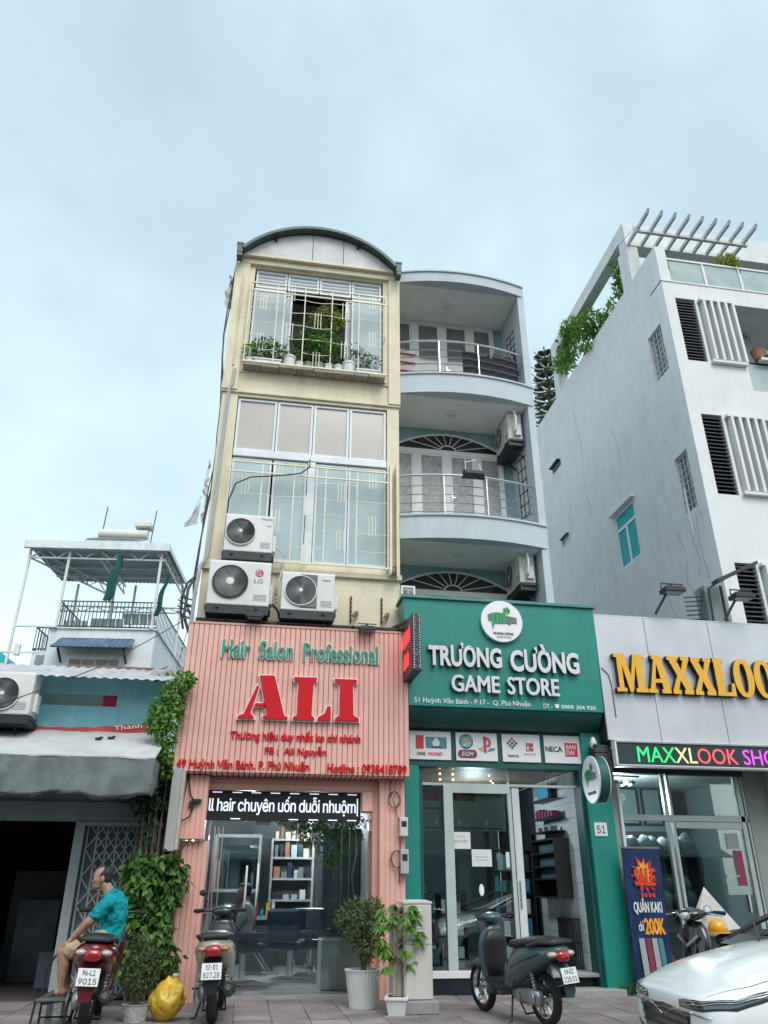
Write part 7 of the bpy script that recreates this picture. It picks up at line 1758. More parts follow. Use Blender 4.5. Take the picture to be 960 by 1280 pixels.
# ================================================================== SCOOTERS
def sect(y, cz, hw, hh, ex=2.4, n=20, cx=0): 
    o = []
    for k in range(n):
        t = 2 * math.pi * k / n; c, s_ = math.cos(t), math.sin(t)
        o.append((cx + hw * math.copysign(abs(c) ** (2 / ex), c), y, cz + hh * math.copysign(abs(s_) ** (2 / ex), s_)))
    return o
def hsect(z, cy_, hx, hy, ex=2.4, n=20):
    return [(p[0], cy_ + (p[2]), z) for p in sect(0, 0, hx, hy, ex, n)]
def wheel(name, parent, c, R, w, spokes=5, rimm=None):
    t_ = MB(); prof = [(R - .07, -w * .38), (R - .03, -w * .5), (R - .008, -w * .32), (R, 0), (R - .008, w * .32), (R - .03, w * .5), (R - .07, w * .38)]
    t_.lathe(prof, c=c, n=36, axis='x', capb=False, capt=False); o = t_.build('tyre', rubber, parent, smooth=True, local=True)
    r_ = MB().lathe([(R - .065, -w * .35), (R - .085, -w * .3), (R - .085, w * .3), (R - .065, w * .35)], c=c, n=36, axis='x', capb=False, capt=False)
    for k in range(spokes):
        a = 2 * math.pi * k / spokes + .3; r_.tube([(c[0], c[1] + .03 * math.cos(a), c[2] + .03 * math.sin(a)), (c[0], c[1] + (R - .08) * math.cos(a + .15), c[2] + (R - .08) * math.sin(a + .15))], [.022, .014], 6)
    r_.lathe([(.045, -w * .45), (.045, w * .45)], c=c, n=14, axis='x'); rim = r_.build('rim', rimm or steel, parent, smooth=True, local=True)
    return o
def scooter(name, label, loc, rz, lean, body, plate, tail, seatm=black, grab=True, steer=0., inner=None, lightm=None, mirrors=()):
    t = T(name, label, 'scooter', loc, rz, None, ry=lean); inner = inner or black; k = dict(local=True)
    wheel('w', t, (0, 0, .255), .255, .10); wheel('w', t, (0, 1.27, .255), .255, .09)
    # rear body shell
    MB().loft([sect(-.42, .72, .04, .03), sect(-.38, .705, .12, .06), sect(-.24, .68, .185, .095), sect(-.05, .64, .205, .14), sect(.15, .59, .205, .18), sect(.33, .53, .19, .21), sect(.47, .45, .165, .18), sect(.56, .38, .15, .11)]).build('rear_body', body, t, smooth='all', **k)
    MB().loft([sect(.10, .40, .11, .10), sect(.5, .34, .13, .07, 3), sect(.62, .31, .15, .04, 4), sect(.86, .31, .15, .04, 4), sect(.94, .36, .13, .07, 3)]).build('floorboard', inner, t, smooth='all', **k)
    MB().loft([sect(-.38, .80, .08, .02), sect(-.30, .80, .14, .035), sect(-.1, .80, .16, .045), sect(.12, .785, .16, .05), sect(.3, .76, .13, .05), sect(.47, .745, .09, .045), sect(.53, .73, .04, .03)]).build('seat', seatm, t, smooth='all', **k)
    # leg shield and front cowl
    MB().loft([hsect(.30, .98, .10, .05), hsect(.42, .99, .15, .06), hsect(.58, .98, .185, .06), hsect(.74, .955, .19, .07), hsect(.86, .93, .15, .075), hsect(.93, .915, .08, .06)]).build('leg_shield', body, t, smooth='all', **k)
    MB().loft([hsect(.36, .93, .08, .03), hsect(.55, .92, .15, .03), hsect(.75, .89, .16, .04), hsect(.88, .875, .10, .04)]).build('inner_shield', inner, t, smooth='all', **k)
    # front mudguard over the wheel
    mg = MB(); secs = []
    for a in range(-10, 150, 16):
        c_, s_ = math.cos(rad(a)), math.sin(rad(a)); r0 = .285
        secs.append([(x, 1.27 - c_ * (r0 + dz), .255 + s_ * (r0 + dz)) for x, dz in ((-.075, -.06), (-.06, .0), (0, .02), (.06, .0), (.075, -.06), (.05, -.02), (0, .0), (-.05, -.02))])
    mg.loft(secs); mg.build('front_mudguard', body, t, smooth='all', fixn=True, **k)
    fk = MB()
    for s_ in (-1, 1): fk.tube([(s_ * .075, 1.27, .255), (s_ * .075, 1.16, .48), (s_ * .05, 1.02, .72)], .018, 8)
    fk.tube([(0, 1.04, .66), (0, .92, .98)], .03, 8); fk.build('fork', dark_metal, t, smooth=True, **k)
    # bars
    hb_ = MB().loft([sect(.80, 1.0, .05, .03), sect(.86, 1.0, .13, .05), sect(.94, 1.0, .14, .065), sect(1.02, .985, .10, .055), sect(1.06, .975, .05, .03)]); st = Matrix.Translation((0, .92, 0)) @ Matrix.Rotation(steer, 4, 'Z') @ Matrix.Translation((0, -.92, 0))
    hb_.v = [tuple(st @ Vector(p)) for p in hb_.v]; hb_.build('handlebar_cover', body, t, smooth='all', **k)
    for s_ in (-1, 1):
        P_ = lambda *p: tuple(st @ Vector(p))
        MB().tube([P_(s_ * .10, .90, 1.0), P_(s_ * .22, .87, 1.015), P_(s_ * .24, .865, 1.015)], .014, 8).build('handlebar', dark_metal, t, smooth=True, **k)
        MB().tube([P_(s_ * .23, .868, 1.015), P_(s_ * .345, .84, 1.01), P_(s_ * .35, .839, 1.01)], .020, 8).build('grip', rubber, t, smooth=True, **k)
        MB().tube([P_(s_ * .19, .92, 1.01), P_(s_ * .26, .93, 1.0), P_(s_ * .36, .90, .985)], .008, 5).build('brake_lever', chrome, t, smooth=True, **k)
        if s_ not in mirrors: continue
        MB().tube([P_(s_ * .17, .90, 1.02), P_(s_ * .22, .90, 1.14), P_(s_ * .25, .89, 1.19)], .007, 5).build('mirror_stem', dark_metal, t, smooth=True, **k)
        mm = MB().ball((0, 0, 0), (.055, .018, .036), 14, 8); mm.v = [P_(s_ * .27 + p[0], .885 + p[1], 1.20 + p[2]) for p in mm.v]; mm.build('mirror', black, t, smooth='all', **k)
    MB().loft([sect(1.02, .985, .075, .045), sect(1.075, .975, .05, .028)]).build('headlight', lightm or M('headlight_glass', (.5, .55, .58), .08, spec=.8), t, smooth='all', **k)
    # tail
    MB().loft([sect(-.452, .665, .045, .035, 3), sect(-.43, .67, .075, .052, 3), sect(-.36, .685, .08, .055, 3)]).build('tail_light', M('tail_red', (.35, .008, .012), .15, spec=.8, coat=.5), t, smooth='all', **k)
    for s_ in (-1, 1): MB().ball((s_ * .112, -.38, .69), (.055, .055, .03), 14, 8).build('indicator', tail, t, smooth='all', **k)
    MB().loft([[(x, y, z) for x in (-w_, w_) for y, z in (((yy), zz + .012), (yy, zz))][0:2] + [(w_, yy, zz), (w_, yy, zz + .012)] for yy, zz, w_ in ((-.30, .60, .09), (-.42, .53, .085), (-.46, .42, .075), (-.455, .30, .05))]).build('rear_mudguard', body if plate[2] else inner, t, fixn=True, **k)
    R_ = Matrix.Translation((0, -.485, .50)) @ Matrix.Rotation(rad(-14), 4, 'X')
    pb_ = MB().box(-.098, .098, -.004, .0, -.072, .072); pb_.v = [tuple(R_ @ Vector(p)) for p in pb_.v]; po = pb_.build('number_plate', M('plate_white', (.74, .76, .76), .4, var=.03), t, bevel=.002, **k)
    fr2 = R_ @ Matrix.Translation((0, -.0042, 0)) @ FRONT; ink = MT['ink']
    for nm, (s_, x0_, x1_, z0_, z1_) in zip(('plate_top_line', 'plate_bottom_line'), ((plate[0], -.058, .058, .012, .058), (plate[1], -.080, .080, -.058, -.008))):
        text(s_, x0_, x1_, z0_, z1_, 0, ink, po, depth=.0015, bold=.012, split=None, frame=fr2, local=True, name=nm)
    if grab: MB().tube([(-.17, -.02, .76), (-.18, -.25, .80), (-.12, -.43, .80), (.12, -.43, .80), (.18, -.25, .80), (.17, -.02, .76)], .016, 8).build('grab_rail', dark_metal, t, smooth=True, **k)
    # engine, belt case, exhaust, shocks, stands
    MB().loft([sect(-.06, .265, .045, .07, 2.2, cx=-.105), sect(.05, .27, .055, .085, 2.2, cx=-.11), sect(.28, .27, .055, .075, 2.2, cx=-.11), sect(.42, .27, .04, .05, 2.2, cx=-.10)]).build('belt_case', M('engine_alloy', (.30, .31, .32), .35, metal=.7, var=.15), t, smooth='all', **k)
    MB().lathe([(.065, -.03), (.06, -.04), (.03, -.045)], c=(-.155 + .0, .0, .27), n=18, axis='x').lathe([(.05, .03), (.03, .04)], c=(-.2, .28, .27), n=18, axis='x').build('case_cap', grey_metal, t, smooth=True, **k)
    MB().tube([(.13, .35, .30), (.14, .2, .24), (.145, .08, .27)], .022, 8).tube([(.15, .10, .27), (.155, .04, .28), (.16, -.22, .33), (.16, -.27, .34)], [.03, .058, .062, .05], 16).build('exhaust', black, t, smooth=True, **k)
    MB().lathe([(.028, -.005), (.026, .02)], c=(.16, -.285, .343), n=14, axis='y').build('exhaust_tip', chrome, t, smooth=True, **k)
    MB().box(.215, .222, -.2, .05, .28, .37).build('heat_shield', inner, t, bevel=.01, **k)
    sh_ = MB()
    for s_ in (-1, 1):
        sh_.tube([(s_ * .125, -.02, .27), (s_ * .12, .05, .62)], .014, 6)
        sh_.tube([(s_ * .124 + .024 * math.cos(a_ * 1.2), -.01 + .05 * a_ / 40 + .024 * math.sin(a_ * 1.2), .34 + .22 * a_ / 40) for a_ in range(41)], .006, 4)
    sh_.build('rear_shock', grey_metal, t, smooth=True, **k)
    MB().loft([sect(-.05, .33, .06, .03), sect(.1, .38, .09, .10), sect(.35, .36, .09, .10), sect(.5, .34, .06, .06)]).build('engine', dark_metal, t, smooth='all', **k)
    MB().tube([(-.12, .45, .25), (-.20, .40, .02), (-.25, .38, .012)], .012, 6).tube([(-.10, .35, .22), (-.12, .22, .10), (.12, .22, .10), (.10, .35, .22)], .012, 6).build('stand', dark_metal, t, smooth=True, **k)
    for s_ in (-1, 1):
        MB().box(min(s_ * .14, s_ * .26), max(s_ * .14, s_ * .26), .42, .47, .27, .285).build('footpeg', rubber, t, **k)
        MB().tube([(s_ * .196, .33, .53), (s_ * .209, .12, .60), (s_ * .209, -.08, .655), (s_ * .185, -.25, .70)], .004, 4).build('panel_seam', black, t, **k)
        MB().tube([tuple(st @ Vector((s_ * .16, .95, 1.0))), (s_ * .12, 1.08, .95), (s_ * .07, 1.06, .80), (s_ * .06, 1.12, .62)], .005, 5).build('brake_cable', black, t, smooth=True, **k)
    mt = MB()
    for q in range(6): mt.box(-.11, .11, .62 + q * .045, .635 + q * .045, .352, .358)
    mt.build('floor_mat_ribs', rubber, t, **k)
    return t
amber = M('indicator_amber', (.42, .20, .12), .15, spec=.8, coat=.5); clear = M('indicator_clear', (.55, .42, .36), .12, spec=.8, coat=.5)
maroon_p = M('maroon_paint', (.14, .012, .022), .22, coat=.6, var=.08); teal_p = M('scooter_teal_grey', (.045, .085, .10), .28, coat=.5, var=.15); beige_p = M('beige_paint', (.48, .45, .38), .3, coat=.4, var=.08)
s1 = scooter('motor_scooter', 'maroon scooter with a white rear plate carrying the seated man', (-1.37, 8.98, 0), .06, .05, maroon_p, ('96-L2', '9015', 1), clear, steer=.15)
s2 = scooter('motor_scooter', 'black and beige scooter parked in front of the salon glass doors', (-.19, 9.42, 0), -.04, -.03, beige_p, ('53-D1', '827.28', 0), amber, steer=-.5, mirrors=(-1,))
for o in s2.children:
    if o.name.startswith(('leg_shield', 'handlebar_cover', 'front_mudguard')): o.data.materials[0] = M('night_blue_paint', (.018, .03, .04), .25, coat=.5, var=.15)
s3 = scooter('motor_scooter', 'dark grey teal scooter parked askew before the game store glass', (3.21, 8.80, 0), .27, -.07, teal_p, ('59-EZ', '228.51', 1), clear, steer=.35)
s3.scale = (.95, .95, .95); s3.location.x -= .05
s4 = scooter('motor_scooter', 'black scooter facing the street between the sale banner and the white car', (5.70, 9.12, 0), rad(115), 0, M('gloss_black', (.012, .012, .014), .2, coat=.6), ('59-F1', '1', 0), clear, lightm=M('led_head', (.55, .60, .62), .1))
for o in list(s4.children):
    if o.name.startswith('number_plate'):
        for g in list(o.children): bpy.data.objects.remove(g)
MB().tube([(-.12, 1.05, .80), (0, 1.09, .70), (.12, 1.05, .80)], .02, 4).tube([(0, 1.09, .70), (0, 1.07, .5)], .02, 4).build('silver_trim', chrome, s4, local=True); MB().tube([(-.1, 1.06, 1.02), (0, 1.10, .95), (.1, 1.06, 1.02)], .010, 4).build('silver_lamp_trim', chrome, s4, local=True)
HS = .84
hm = T('helmet', 'orange yellow safety helmet resting on the black scooter behind the car', 'helmet', (5.27, 8.96, .79))
MB().loft([[(5.27 + HS * r * math.cos(a), 8.96 + HS * r * .92 * math.sin(a), .80 + (z - .80) * HS) for a in [2 * math.pi * k / 24 for k in range(24)]] for r, z in ((.105, .80), (.128, .815), (.13, .86), (.118, .91), (.09, .945), (.045, .965), (.01, .97))]).build('shell', M('helmet_orange', (.75, .36, .03), .3, coat=.4, var=.1), hm, smooth='all')
MB().loft([[(5.27 + HS * r * math.cos(a), 8.96 + HS * r * .92 * math.sin(a), z) for a in [2 * math.pi * k / 24 for k in range(24)]] for r, z in ((.155, .803), (.155, .812), (.13, .818))]).build('brim', MT['helmet_orange'], hm, smooth=True)
cv = T('scooter_cover', 'beige cloth draped in a tall peak behind the helmet with a round printed badge', 'cover', (5.4, 9.35, .7))
mb = MB(); G = []; pk_ = Vector((5.38, 9.30, 1.27)); n = 20
base = [(5.05, 9.25, .78), (5.05, 9.05, .74), (5.25, 9.12, .74), (5.5, 9.1, .74), (5.80, 9.2, .72), (5.84, 9.4, .74), (5.5, 9.5, .76), (5.15, 9.42, .78)]
for j in range(9):
    t = j / 8; row = []
    for i in range(n * 2):
        u = i / (n * 2) * len(base); a_ = Vector(base[int(u) % 8]); b_ = Vector(base[(int(u) + 1) % 8]); q = a_.lerp(b_, u - int(u))
        p = pk_.lerp(q, t); f_ = 1 + .06 * math.sin(i * 1.9) * t; c_ = pk_.lerp(Vector((5.42, 9.28, .76)), t); row.append(tuple(c_ + (p - c_) * (f_ * (.06 + .94) if j else .15)))
    G.append(row)
mb.loft(G); mb.build('cover_cloth', M('beige_cloth', (.50, .48, .44), .85, var=.18, scale=6, bump=.3), cv, smooth='all', fixn=True)
bd = MB().lathe([(.055, 0), (.05, -.004)], c=(5.255, 9.085, 1.03), n=20, axis='y'); bd.build('badge', cols['grey'], cv)
MB().lathe([(.035, 0), (.03, -.004)], c=(5.255, 9.08, 1.03), n=16, axis='y').build('badge_mark', panel_white, cv)
MB().box(5.60, 5.84, 9.06, 9.2, .74, .80).build('blue_edge', M('cover_blue', (.05, .14, .2), .8), cv, bevel=.02)

# ================================================================== PEOPLE
def fuse(name, shapes, voxel, mat, parent, smooth_it=6, wr=0, **k):
    """merge capsules and lumps into one continuous skin"""
    mb = MB()
    for s_ in shapes:
        if s_[0] == 'c':
            _, a, ra, b, rb_ = s_; mb.tube([a, b], [ra, rb_], 14); mb.ball(a, ra, 14, 10); mb.ball(b, rb_, 14, 10)
        else: mb.ball(s_[1], s_[2], 20, 14, rot=s_[3] if len(s_) > 3 else None)
    o = mb.build(name, mat, parent)
    r = o.modifiers.new('r', 'REMESH'); r.mode = 'VOXEL'; r.voxel_size = voxel; r.use_smooth_shade = True
    s2_ = o.modifiers.new('s', 'SMOOTH'); s2_.factor = .5; s2_.iterations = smooth_it
    dg = bpy.context.evaluated_depsgraph_get(); dg.update(); me = bpy.data.meshes.new_from_object(o.evaluated_get(dg))
    o.modifiers.clear(); o.data = me
    if not me.materials: me.materials.append(mat)
    if wr:                                             # cloth folds pressed into the surface
        for v in me.vertices:
            p = v.co; q = Vector((p.x * 9 + p.z * 7, p.y * 7, p.z * 16 - p.x * 6)); f_ = 1 - abs(mn.noise(q)) * 2.2; f2 = 1 - abs(mn.noise(q * 2.3 + Vector((4, 4, 4)))) * 2
            v.co = p + v.normal * wr * (f_ * .8 + f2 * .3 - .5)
    me.polygons.foreach_set('use_smooth', [True] * len(me.polygons)); return o
def hand(P, wrist, palm_dir, out, size=1., curl=.9):
    """palm and five bent fingers as short capsule chains; palm_dir = towards the finger tips, out = back of hand, thumb towards 'side'"""
    d = palm_dir.normalized(); o_ = out.normalized(); sd = d.cross(o_).normalized(); sh = []
    w = Vector(wrist); L_ = .085 * size
    for q in (-.026, -.009, .009, .026): sh.append(('c', w + sd * q * .7 * size, .013 * size, w + d * L_ * .95 + sd * q * size, .0115 * size))
    for i, (q, fl) in enumerate(((-.029, .058), (-.010, .072), (.010, .078), (.029, .070))):
        a = w + d * L_ + sd * q * size; k1 = (d - o_ * .35 * curl).normalized(); b = a + k1 * fl * .45 * size; k2 = (d - o_ * 1.0 * curl).normalized(); c = b + k2 * fl * .32 * size; k3 = (d * .6 - o_ * 1.5 * curl).normalized(); e_ = c + k3 * fl * .28 * size
        sh += [('c', a, .0095 * size, b, .0088 * size), ('c', b, .0088 * size, c, .008 * size), ('c', c, .008 * size, e_, .007 * size)]
    a = w + d * L_ * .3 + sd * .028 * size; b = a + (d * .7 + sd * .8 - o_ * .2).normalized() * .04 * size; c = b + (d * 1.0 + sd * .25 - o_ * .5).normalized() * .032 * size
    sh += [('c', a, .013 * size, b, .0105 * size), ('c', b, .0105 * size, c, .0085 * size)]
    return sh
def head(c, f, u, s=1.):
    """head lumps: f = facing, u = up"""
    f = f.normalized(); u = (u - f * u.dot(f)).normalized(); r_ = f.cross(u).normalized(); M3 = Matrix((f, r_, u)).transposed(); c = Vector(c)
    P_ = lambda a, b, z: c + (f * a + r_ * b + u * z) * s
    E_ = lambda a, b, z, rx, ry, rz_, tilt=0: ('e', P_(a, b, z), (rx * s, ry * s, rz_ * s), M3 @ Matrix.Rotation(tilt, 3, 'Y'))
    sh = [E_(-.012, 0, .035, .093, .074, .083), E_(.02, 0, -.005, .070, .064, .085), E_(.035, 0, -.062, .050, .048, .038), E_(.062, 0, -.085, .022, .024, .020),
          E_(.080, 0, .022, .018, .044, .010), ('c', P_(.078, 0, .014), .009 * s, P_(.094, 0, -.022), .012 * s), E_(.088, .010, -.026, .010, .010, .008), E_(.088, -.010, -.026, .010, .010, .008),
          E_(.083, 0, -.050, .012, .023, .007), E_(.080, 0, -.060, .012, .020, .007), E_(.055, .040, -.012, .025, .020, .022), E_(.055, -.040, -.012, .025, .020, .022)]
    for b in (-1, 1): sh += [E_(-.012, b * .074, -.004, .020, .009, .030, .2), E_(-.008, b * .080, .010, .016, .006, .014)]
    return sh, P_, M3
def face_bits(t, P_, M3, s=1.):
    eye = MB(); 
    for b in (-1, 1): eye.ball(P_(.082, b * .030, .004), (.010 * s, .012 * s, .006 * s), 10, 6, rot=M3)
    eye.build('eye', M('eye_dark', (.03, .025, .022), .2), t, smooth='all')
    br_ = MB()
    for b in (-1, 1): br_.tube([P_(.092, b * .012, .022), P_(.090, b * .030, .027), P_(.078, b * .048, .020)], [.0045 * s, .005 * s, .003 * s], 6)
    br_.build('eyebrow', hair_m, t, smooth='all')
    MB().tube([P_(.0925, -.018, -.055), P_(.0965, 0, -.0545), P_(.0925, .018, -.055)], .0028 * s, 6).build('lips', M('lip', (.24, .09, .07), .5), t, smooth='all')

man = T('person', 'man in a teal polo shirt and khaki shorts sitting sideways on the maroon scooter', 'person', (-1.35, 9.3, 0))
KS = 9.3 / 9.0
def J(x, z, dy=0): return Vector((x * KS - .04, 9.3 + dy, 1.2 + (z - 1.2) * KS))
pel = J(-1.235, .80); waist = J(-1.200, .90); chest = J(-1.195, 1.05); nb = J(-1.235, 1.145); nk = J(-1.285, 1.205)
sL, sR = J(-1.245, 1.095, -.165), J(-1.235, 1.09, .165); eL, eR = J(-1.40, .935, -.20), J(-1.42, .945, .18); wL, wR = J(-1.555, .772, -.14), J(-1.57, .78, .10)
hL, hR = J(-1.26, .775, -.09), J(-1.26, .775, .09); kL, kR = J(-1.605, .680, -.12), J(-1.60, .69, .07); aL, aR = J(-1.575, .385, -.10), J(-1.56, .37, .09)
hc = J(-1.365, 1.318, 0); hsh, HP, HM = head(hc, Vector((-1, -.06, -.05)), Vector((-.06, 0, 1)), .98)
sh = hsh + [('c', nb, .062, J(-1.315, 1.255), .054), ('e', chest, (.105, .155, .15)), ('c', waist, .12, pel, .12), ('e', pel, (.12, .155, .11)), ('c', sL, .055, eL, .040), ('c', eL, .040, wL, .026), ('c', sR, .055, eR, .040), ('c', eR, .040, wR, .026),
            ('c', hL, .085, kL, .060), ('c', hR, .085, kR, .060), ('c', kL, .058, kL.lerp(aL, .35) + Vector((.012, 0, 0)), .056), ('c', kL.lerp(aL, .35) + Vector((.012, 0, 0)), .056, aL, .034), ('c', kR, .058, kR.lerp(aR, .35), .056), ('c', kR.lerp(aR, .35), .056, aR, .034)]
for a_ in (aL, aR): sh += [('c', a_, .035, a_ + Vector((.03, 0, -.04)), .034), ('c', a_ + Vector((-.01, 0, -.035)), .034, a_ + Vector((-.13, -.01, -.075)), .022)]
sh += hand(None, wL, Vector((-1, .1, -.55)), Vector((-.4, -.1, 1)), .95) + hand(None, wR, Vector((-1, .05, -.6)), Vector((-.4, .1, 1)), .95)
fuse('body', sh, .0068, skin, man, 5); face_bits(man, HP, HM, .98)
# hair: receding, thick at the back and sides
hr = []
for a, b, z, rx, ry, rz_ in ((-.055, 0, .050, .060, .076, .070), (-.06, 0, .0, .045, .070, .055), (-.045, .045, .05, .050, .035, .050), (-.045, -.045, .05, .050, .035, .050), (-.035, 0, .092, .050, .050, .026), (.0, .062, .03, .018, .017, .04), (.0, -.062, .03, .018, .017, .04)): hr.append(('e', HP(a, b, z), (rx, ry, rz_), HM))
fuse('hair', hr, .008, hair_m, man, 3)
# polo shirt: torso, collar, short sleeves
ml = lambda p, q, t: p.lerp(q, t)
sh = [('e', chest + Vector((.008, 0, .01)), (.118, .165, .155)), ('e', chest + Vector((.014, 0, -.06)), (.12, .162, .14)), ('c', waist + Vector((.005, 0, 0)), .132, pel + Vector((.015, 0, -.015)), .138), ('e', pel + Vector((-.01, 0, .01)), (.14, .165, .10)), ('c', nb + Vector((.0, 0, -.02)), .082, nb + Vector((-.022, 0, .035)), .070),
      ('c', sL, .072, ml(sL, eL, .62), .064), ('c', sR, .072, ml(sR, eR, .62), .064), ('c', sL, .066, nb, .075), ('c', sR, .066, nb, .075)]
fuse('polo_shirt', sh, .010, shirt_m, man, 4, wr=.016)
cq = MB(); cc0 = nb + Vector((-.028, 0, .045)); ring = []
for k in range(21):
    a = 2 * math.pi * k / 20; ring.append(cc0 + Vector((.070 * math.cos(a), .074 * math.sin(a), .03 * math.cos(a) - .006)))
cq.tube(ring, .014, 8); cq.build('collar', shirt_m, man, smooth='all')
sh = [('e', pel + Vector((0, 0, -.045)), (.145, .175, .09)), ('c', hL, .105, ml(hL, kL, .80), .084), ('c', hR, .105, ml(hR, kR, .80), .084), ('c', hL, .09, hR, .09)]
fuse('shorts', sh, .010, khaki, man, 3, wr=.014)
for a_ in (aL, aR):
    fuse('sandal', [('c', a_ + Vector((.045, 0, -.085)), .030, a_ + Vector((-.14, -.01, -.108)), .033), ('c', a_ + Vector((-.06, -.0, -.058)), .042, a_ + Vector((-.12, -.01, -.08)), .036)], .008, M('dark_sandal', (.035, .04, .042), .6), man, 2)
MB().tube([wL + Vector((.02 * math.cos(a), .0 + .03 * math.sin(a), .03 * math.cos(a) * .7)) + (eL - wL).normalized() * .02 for a in [2 * math.pi * k / 12 for k in range(13)]], .004, 5).build('bracelet', chrome, man, smooth='all')

cu_ = T('person', 'seated salon customer in a pale grey shirt seen through the glass above the scooter seat', 'person', (.02, 12.75, 0))
random.seed(2)
c0 = Vector((.08, 12.75, 0)); V3 = Vector
pel, waist, chest, nb = c0 + V3((.05, 0, .60)), c0 + V3((.04, 0, .74)), c0 + V3((.03, 0, .90)), c0 + V3((.01, 0, 1.04))
sL, sR = c0 + V3((.02, -.17, 1.0)), c0 + V3((.02, .17, 1.0)); eL, eR = c0 + V3((-.10, -.22, .78)), c0 + V3((-.10, .22, .78)); wL, wR = c0 + V3((-.30, -.16, .72)), c0 + V3((-.30, .16, .72))
kL, kR = c0 + V3((-.38, -.12, .58)), c0 + V3((-.38, .12, .58)); aL, aR = c0 + V3((-.42, -.12, .16)), c0 + V3((-.42, .12, .16))
hsh, HP, HM = head(c0 + V3((-.03, 0, 1.20)), V3((-1, -.35, 0)), V3((0, 0, 1)), 1.)
sh = hsh + [('c', nb, .055, c0 + V3((-.01, 0, 1.14)), .05), ('e', chest, (.11, .16, .15)), ('c', waist, .12, pel, .13)]
for s_, e_, w_, k_, a_, hh in ((sL, eL, wL, kL, aL, -.09), (sR, eR, wR, kR, aR, .09)):
    sh += [('c', s_, .055, e_, .04), ('c', e_, .04, w_, .027), ('c', pel + V3((0, hh, 0)), .085, k_, .06), ('c', k_, .058, a_, .036), ('c', a_ + V3((.03, 0, -.03)), .035, a_ + V3((-.14, 0, -.06)), .028)] + hand(None, w_, V3((-1, 0, -.2)), V3((0, 0, 1)), .95)
fuse('body', sh, .010, skin2, cu_, 4); face_bits(cu_, HP, HM)
fuse('hair', [('e', HP(-.04, 0, .05), (.08, .084, .075), HM), ('e', HP(.02, 0, .095), (.06, .065, .03), HM), ('e', HP(-.05, 0, -.01), (.05, .075, .06), HM)], .010, hair_m, cu_, 3)
fuse('shirt', [('e', chest, (.125, .175, .16)), ('c', waist, .135, pel, .145), ('c', sL, .07, eL, .058), ('c', sR, .07, eR, .058), ('c', sL, .065, nb, .07), ('c', sR, .065, nb, .07)], .013, M('pale_shirt', (.42, .45, .48), .85, var=.1), cu_, 3)
fuse('trousers', [('c', pel + V3((0, -.09, 0)), .10, kL, .075), ('c', pel + V3((0, .09, 0)), .10, kR, .075), ('c', kL, .072, aL, .055), ('c', kR, .072, aR, .055), ('e', pel, (.14, .17, .1))], .013, sofa_m, cu_, 3)

# ================================================================== WHITE CAR (nosing in at the lower right)
TH = rad(84)
Rz = Matrix.Rotation(TH, 3, 'Z'); corner = Vector((2.42 * 0 + 0, 0, 0))
CX, CY = 5.60, 6.46
car = T('car', 'white car with a black grille and thin chrome wing lines at the lower right corner', 'car', (CX, CY, -.20), TH)
car_p = M('car_white_paint', (.90, .91, .92), .2, coat=.7, var=.01, spec=.5)
def csec(y, w, zb, zs, zh, crown=.03, ww=.93):
    h = [(0, zb), (w * .6, zb), (w * .93, zb + .05), (w, zb + .2), (w * 1.0, (zs + zb + .2) / 2), (w * .985, zs), (w * ww, zh - .035), (w * .80, zh), (w * .72, zh + .012), (w * .4, zh + crown * .8), (0, zh + crown)]
    return [(x, y, z) for x, z in h] + [(-x, y, z) for x, z in reversed(h[1:-1])]
st = [csec(2.12, .50, .40, .56, .64, .01), csec(2.10, .66, .30, .56, .665, .015), csec(2.02, .78, .24, .60, .70, .03), csec(1.90, .85, .22, .64, .74, .045), csec(1.70, .885, .20, .72, .815, .06), csec(1.35, .895, .20, .79, .90, .07), csec(1.0, .90, .20, .84, .96, .06), csec(.80, .90, .20, .85, .965, .04),
      csec(.4, .90, .20, .84, .93, .0), csec(-.6, .90, .20, .86, .95, .0), csec(-1.4, .89, .20, .88, .96, .0), csec(-1.9, .86, .24, .86, .95, .0), csec(-2.10, .76, .30, .82, .92, .0), csec(-2.14, .6, .42, .7, .85, .0)]
body = MB().loft(st).build('body', car_p, car, local=True, smooth='all', sub=2, fixn=True)
apply_mods(body)
body.data.polygons.foreach_set('use_smooth', [True] * len(body.data.polygons))
# greenhouse
gsec = []
for z, w, y0_, y1_ in ((.93, .86, 1.22, -1.95), (1.09, .81, .92, -1.88), (1.25, .73, .52, -1.70), (1.42, .66, .12, -1.45), (1.46, .62, .0, -1.35)):
    p = []; N_ = 44
    for k in range(N_):
        a = 2 * math.pi * k / N_; c_, s_ = math.cos(a), math.sin(a); e_ = .42
        p.append((w * math.copysign(abs(c_) ** e_, c_), (y0_ + y1_) / 2 + (y0_ - y1_) / 2 * math.copysign(abs(s_) ** .55, s_), z))
    gsec.append(p)
MB().loft(gsec[:4]).build('windscreen_and_windows', M('car_glass', (.012, .018, .02), .04, spec=.8, coat=.5), car, local=True, smooth='all', fixn=True)
rs = [[(x * 1.012, y + .01 * (1 if y > -.6 else -1), z) for x, y, z in gsec[3]], gsec[4], [(x * .8, -.68 + (y + .68) * .85, 1.49) for x, y, z in gsec[4]], [(x * .3, -.68 + (y + .68) * .3, 1.505) for x, y, z in gsec[4]]]
MB().loft(rs).build('roof', car_p, car, local=True, smooth='all', fixn=True)
